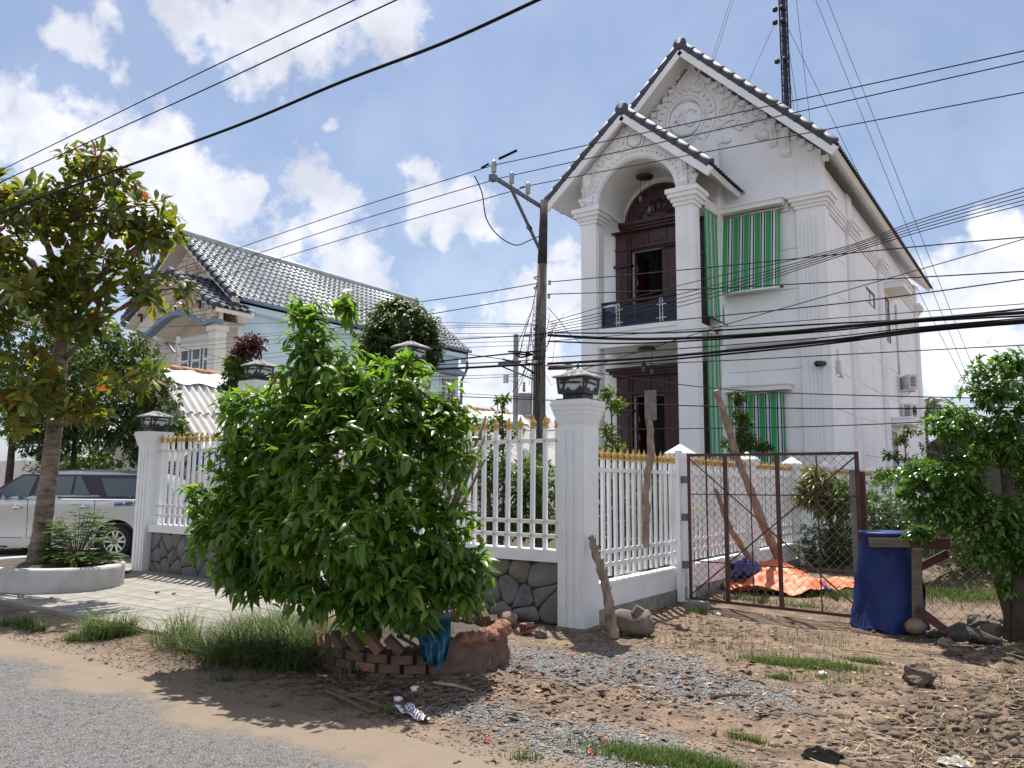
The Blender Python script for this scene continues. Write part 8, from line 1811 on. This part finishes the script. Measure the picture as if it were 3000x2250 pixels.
litter('soil_clods', blob_pts(mc, (5200, 3000, 900, 900, 900, 600, 500)), ROCKV, ROCKF, 0.008, 0.058, 'clay', 0.5, 0.8, pw=3.2)
b_ = blob_pts(mc[:4], (1500, 600, 300, 400)); litter('straw_litter', b_, [(-1, -0.035, 0), (1, -0.035, 0.12), (1, 0.035, 0.12), (-1, 0.035, 0), (0, 0, 0.06)], [(0, 1, 4), (1, 2, 4), (2, 3, 4), (3, 0, 4)], 0.025, 0.09, 'straw', -1.2, 1.0)
LV = [(-1, 0, 0.12), (-0.3, 0.42, 0.0), (0.4, 0.36, 0.06), (1, 0, 0.25), (0.4, -0.36, 0.1), (-0.3, -0.42, 0.02), (0, 0, -0.08)]; LF = [(0, 6, 1), (1, 6, 2), (2, 6, 3), (3, 6, 4), (4, 6, 5), (5, 6, 0)]
lp = np.concatenate([np.stack([rs.uniform(-4.4, -0.6, 550), rs.uniform(4.6, 10.0, 550)], 1), blob_pts([(-3.7, 5.5, 1.4, 0.7), (-4.3, 4.6, 1.3, 0.4), (-3.4, 8.4, 0.8, 1.1), (-2.6, 6.3, 1.2, 0.8)], (900, 600, 500, 600))])
litter('verge_grit', np.stack([rs.uniform(-12, -1.5, 6000), 3.85 + np.abs(rs.normal(size=6000))*0.55], 1), ROCKV, ROCKF, 0.003, 0.015, 'rock', 0.3, 0.7, pw=2.5)
litter('verge_litter', np.stack([rs.uniform(-9, -2.5, 1300), 4.45 + rs.normal(size=1300)*0.32], 1), LV, LF, 0.006, 0.035, 'dry_leaf', -1.0, 0.8, pw=2.2)
litter('leaf_litter', lp, LV, LF, 0.010, 0.052, 'dry_leaf', -1.0, 0.9, pw=2.0)
litter('pale_litter', np.stack([rs.uniform(-5, 0.5, 2200), rs.uniform(4.3, 10.5, 2200)], 1), LV, LF, 0.006, 0.032, 'straw', -1.0, 0.7)
for k, (px, py, s, lab) in enumerate(((375, 1680, 0.10, 'curled brown dry leaf on the paving in the tree shadow'), (460, 1738, 0.06, 'small dry leaf in the sun on the paving'), (270, 1668, 0.05, 'dry leaf beside the planter on the paving'), (60, 1752, 0.07, 'dry leaf in front of the round planter'), (510, 1741, 0.05, 'dry leaf on the paving near the grass tuft'), (150, 1752, 0.04, 'tiny dry leaf in the planter shadow'))):
    q = atZ(px, py, 0.04); b = MB(); b.sheet(lambda u, v: (q.x + s*1.5*(u-0.5), q.y + s*0.9*(v-0.5)*math.sin(PI*(0.1+0.8*u)), 0.035 + s*0.5*abs(v-0.5)*2*math.sin(PI*u) + 0.2*s*u), 8, 6); tag(b.build('dry_leaf', 'dry_leaf', loc=(q.x, q.y, 0.03), fix=False), lab, 'leaf', 'dry leaves on the paving')
# grass
def blades(p, h0, h1, w, lean=0.6, seg=3):
    n = len(p); a = rs.rand(n)*6.28; h = h0 + (h1-h0)*rs.rand(n); le = lean*(0.25 + rs.rand(n)); dx, dy = np.cos(a), np.sin(a); V = []
    for i in range(seg+1):
        t = i/seg; ww = w*(1-t)*0.5*(0.7+0.6*(h/h1)); cx = p[:, 0] + dx*h*le*t*t; cy = p[:, 1] + dy*h*le*t*t; cz = p[:, 2] + h*t*(1-0.35*le*t)
        V.append(np.stack([cx - dy*ww, cy + dx*ww, cz], 1))
        if i < seg: V.append(np.stack([cx + dy*ww, cy - dx*ww, cz], 1))
    V = np.stack(V, 1); tf = []
    for i in range(seg): a0 = 2*i; tf += [(a0, a0+1, a0+2)] if i == seg-1 else [(a0, a0+1, a0+3), (a0, a0+3, a0+2)]
    return V, np.array(tf)
def grass(name, p2, h0, h1, w, mat, lean=0.6, label=None, cat=None, kind='stuff', base=None):
    z = np.maximum(gz(p2[:, 0], p2[:, 1]), -0.02) - 0.005; V, tf = blades(np.column_stack([p2, z]), h0, h1, w, lean); n = len(p2); o0 = np.array(base if base is not None else (0, 0, 0), float)
    Fc = (tf[None] + (np.arange(n)*V.shape[1])[:, None, None]).reshape(-1, 3); me = bpy.data.meshes.new(name); mesh_np(me, V.reshape(-1, 3) - o0, Fc); me.materials.append(MAT[mat]); at = me.attributes.new('age', 'FLOAT', 'FACE'); at.data.foreach_set('value', np.repeat(rs.rand(n), len(tf)).astype(np.float32))
    o = bpy.data.objects.new(name, me); COL.objects.link(o); o.location = o0
    if label: tag(o, label, cat, 'grass tufts along the paving edge')
    else: tag(o, kind=kind)
    return o
def tuft(px, py, rx, ry, n, h0, h1, label):
    q = atZ(px, py); n = int(n*0.7); k_ = rs.randint(0, 9, n); cx_, cy_ = rs.normal(size=9)*rx*0.42, rs.normal(size=9)*ry*0.4; p = np.stack([q.x + cx_[k_] + rs.normal(size=n)*0.045, q.y + cy_[k_] + rs.normal(size=n)*0.04], 1); grass('grass_tuft', p, h0, h1, 0.009, 'grass', 1.5, label, 'grass tuft', base=(q.x, q.y, 0))
tuft(75, 1835, 0.42, 0.18, 480, 0.10, 0.24, 'small grass tuft at the far left of the road verge'); tuft(310, 1860, 0.48, 0.25, 1000, 0.14, 0.42, 'grass tuft in the sun between planter and bush'); tuft(225, 1870, 0.25, 0.18, 300, 0.06, 0.18, 'low grass tuft in front of the sunny tuft')
cl_ = [(-6.9 + 1.5*rs.rand(), 4.6 + 1.1*rs.rand(), 0.10 + 0.08*rs.rand(), 0.10 + 0.06*rs.rand()) for k in range(44)] + [(-7.3, 4.75, .25, .15), (-7.0, 4.6, .3, .15), (-6.2, 4.5, .4, .18), (-5.9, 4.75, .3, .2)]
gp2 = blob_pts(cl_, [75 + int(90*rs.rand()) for k in range(44)] + [220, 260, 300, 260])
grass('grass', gp2, 0.10, 0.58, 0.011, 'grass', 1.7)
gp3 = blob_pts([(-6.0, 5.5, 0.35, 0.5), (-5.95, 5.0, 0.3, 0.25), (-5.3, 5.5, 0.5, 0.4)], (600, 500, 400)); grass('grass', gp3, 0.15, 0.55, 0.012, 'grass', 1.6)
def at2(px, py): q = atZ(px, py); return (q.x, q.y)
gl = [(*at2(2290, 1945), 0.32, 0.12), (*at2(2400, 1950), 0.42, 0.16), (*at2(2540, 1935), 0.2, 0.08), (*at2(1900, 2220), 0.38, 0.14), (*at2(2020, 2225), 0.3, 0.10), (*at2(2190, 2160), 0.16, 0.04), (*at2(2290, 1985), 0.12, 0.05), (*at2(2420, 1990), 0.4, 0.1), (*at2(2080, 2240), 0.3, .08)]
grass('lawn_patch', blob_pts(gl, (1500, 2300, 500, 2600, 1500, 250, 200, 300, 700)), 0.02, 0.085, 0.006, 'grass_short', 0.8)
wl = [(*at2(2150, 1905), 1.0, 0.35), (*at2(2350, 1870), 0.8, 0.3), (*at2(2100, 1850), 0.5, 0.4), (*at2(2550, 1830), 0.3, 0.2), (*at2(2040, 1790), 0.15, 0.15), (-0.2, 6.4, 1.0, 1.0)]
grass('weeds', blob_pts(wl, (260, 160, 120, 120, 160, 160)), 0.04, 0.16, 0.006, 'grass_short', 0.5)
bk = [(-2.6, 12.6, 0.9, 0.4), (-2.0, 13.6, 1.3, 0.7), (0.0, 14.6, 2.2, 1.4), (-3.9, 11.4, 0.4, 0.2), (-3.0, 11.2, 0.5, 0.15), (1.2, 13.0, 1.4, 1.0), (-0.5, 19, 3.0, 3.0)]
grass('rough_grass', blob_pts(bk, (2600, 3200, 5200, 250, 200, 2400, 3000)), 0.04, 0.14, 0.010, 'grass_short', 0.8)
yd = [(-7.5, 10.5, 2.2, 1.0), (-6.5, 12.5, 2.5, 1.5), (-5.6, 9.5, 0.8, 1.2)]
grass('yard_weeds', blob_pts(yd, (1500, 1500, 900)), 0.05, 0.22, 0.010, 'grass', 0.7)
q = atZ(1035, 1975); grass('weeds', np.stack([q.x + rs.normal(size=60)*0.05, q.y + rs.normal(size=60)*0.04], 1), 0.05, 0.16, 0.012, 'grass', 1.2)
for px, py in ((1130, 2085), (1540, 2215), (660, 1985)): q = atZ(px, py); grass('weeds', np.stack([q.x + rs.normal(size=70)*0.05, q.y + rs.normal(size=70)*0.04], 1), 0.04, 0.13, 0.006, 'grass_short', 1.0)
# brick edging far behind the timber frame
b = MB(); q = atZ(2790, 1660)
be = thing('brick_edging', 'row of orange bricks on edge in the grass behind the chain link', 'brick edging', (q.x, q.y, 0))
for i in range(7): inst('brick', BRK, be, (q.x-0.5+0.17*i, q.y+0.04*i, 0.12), rot=(0, PI/2, 0.1), scale=(1.4, 1.2, 2.0))
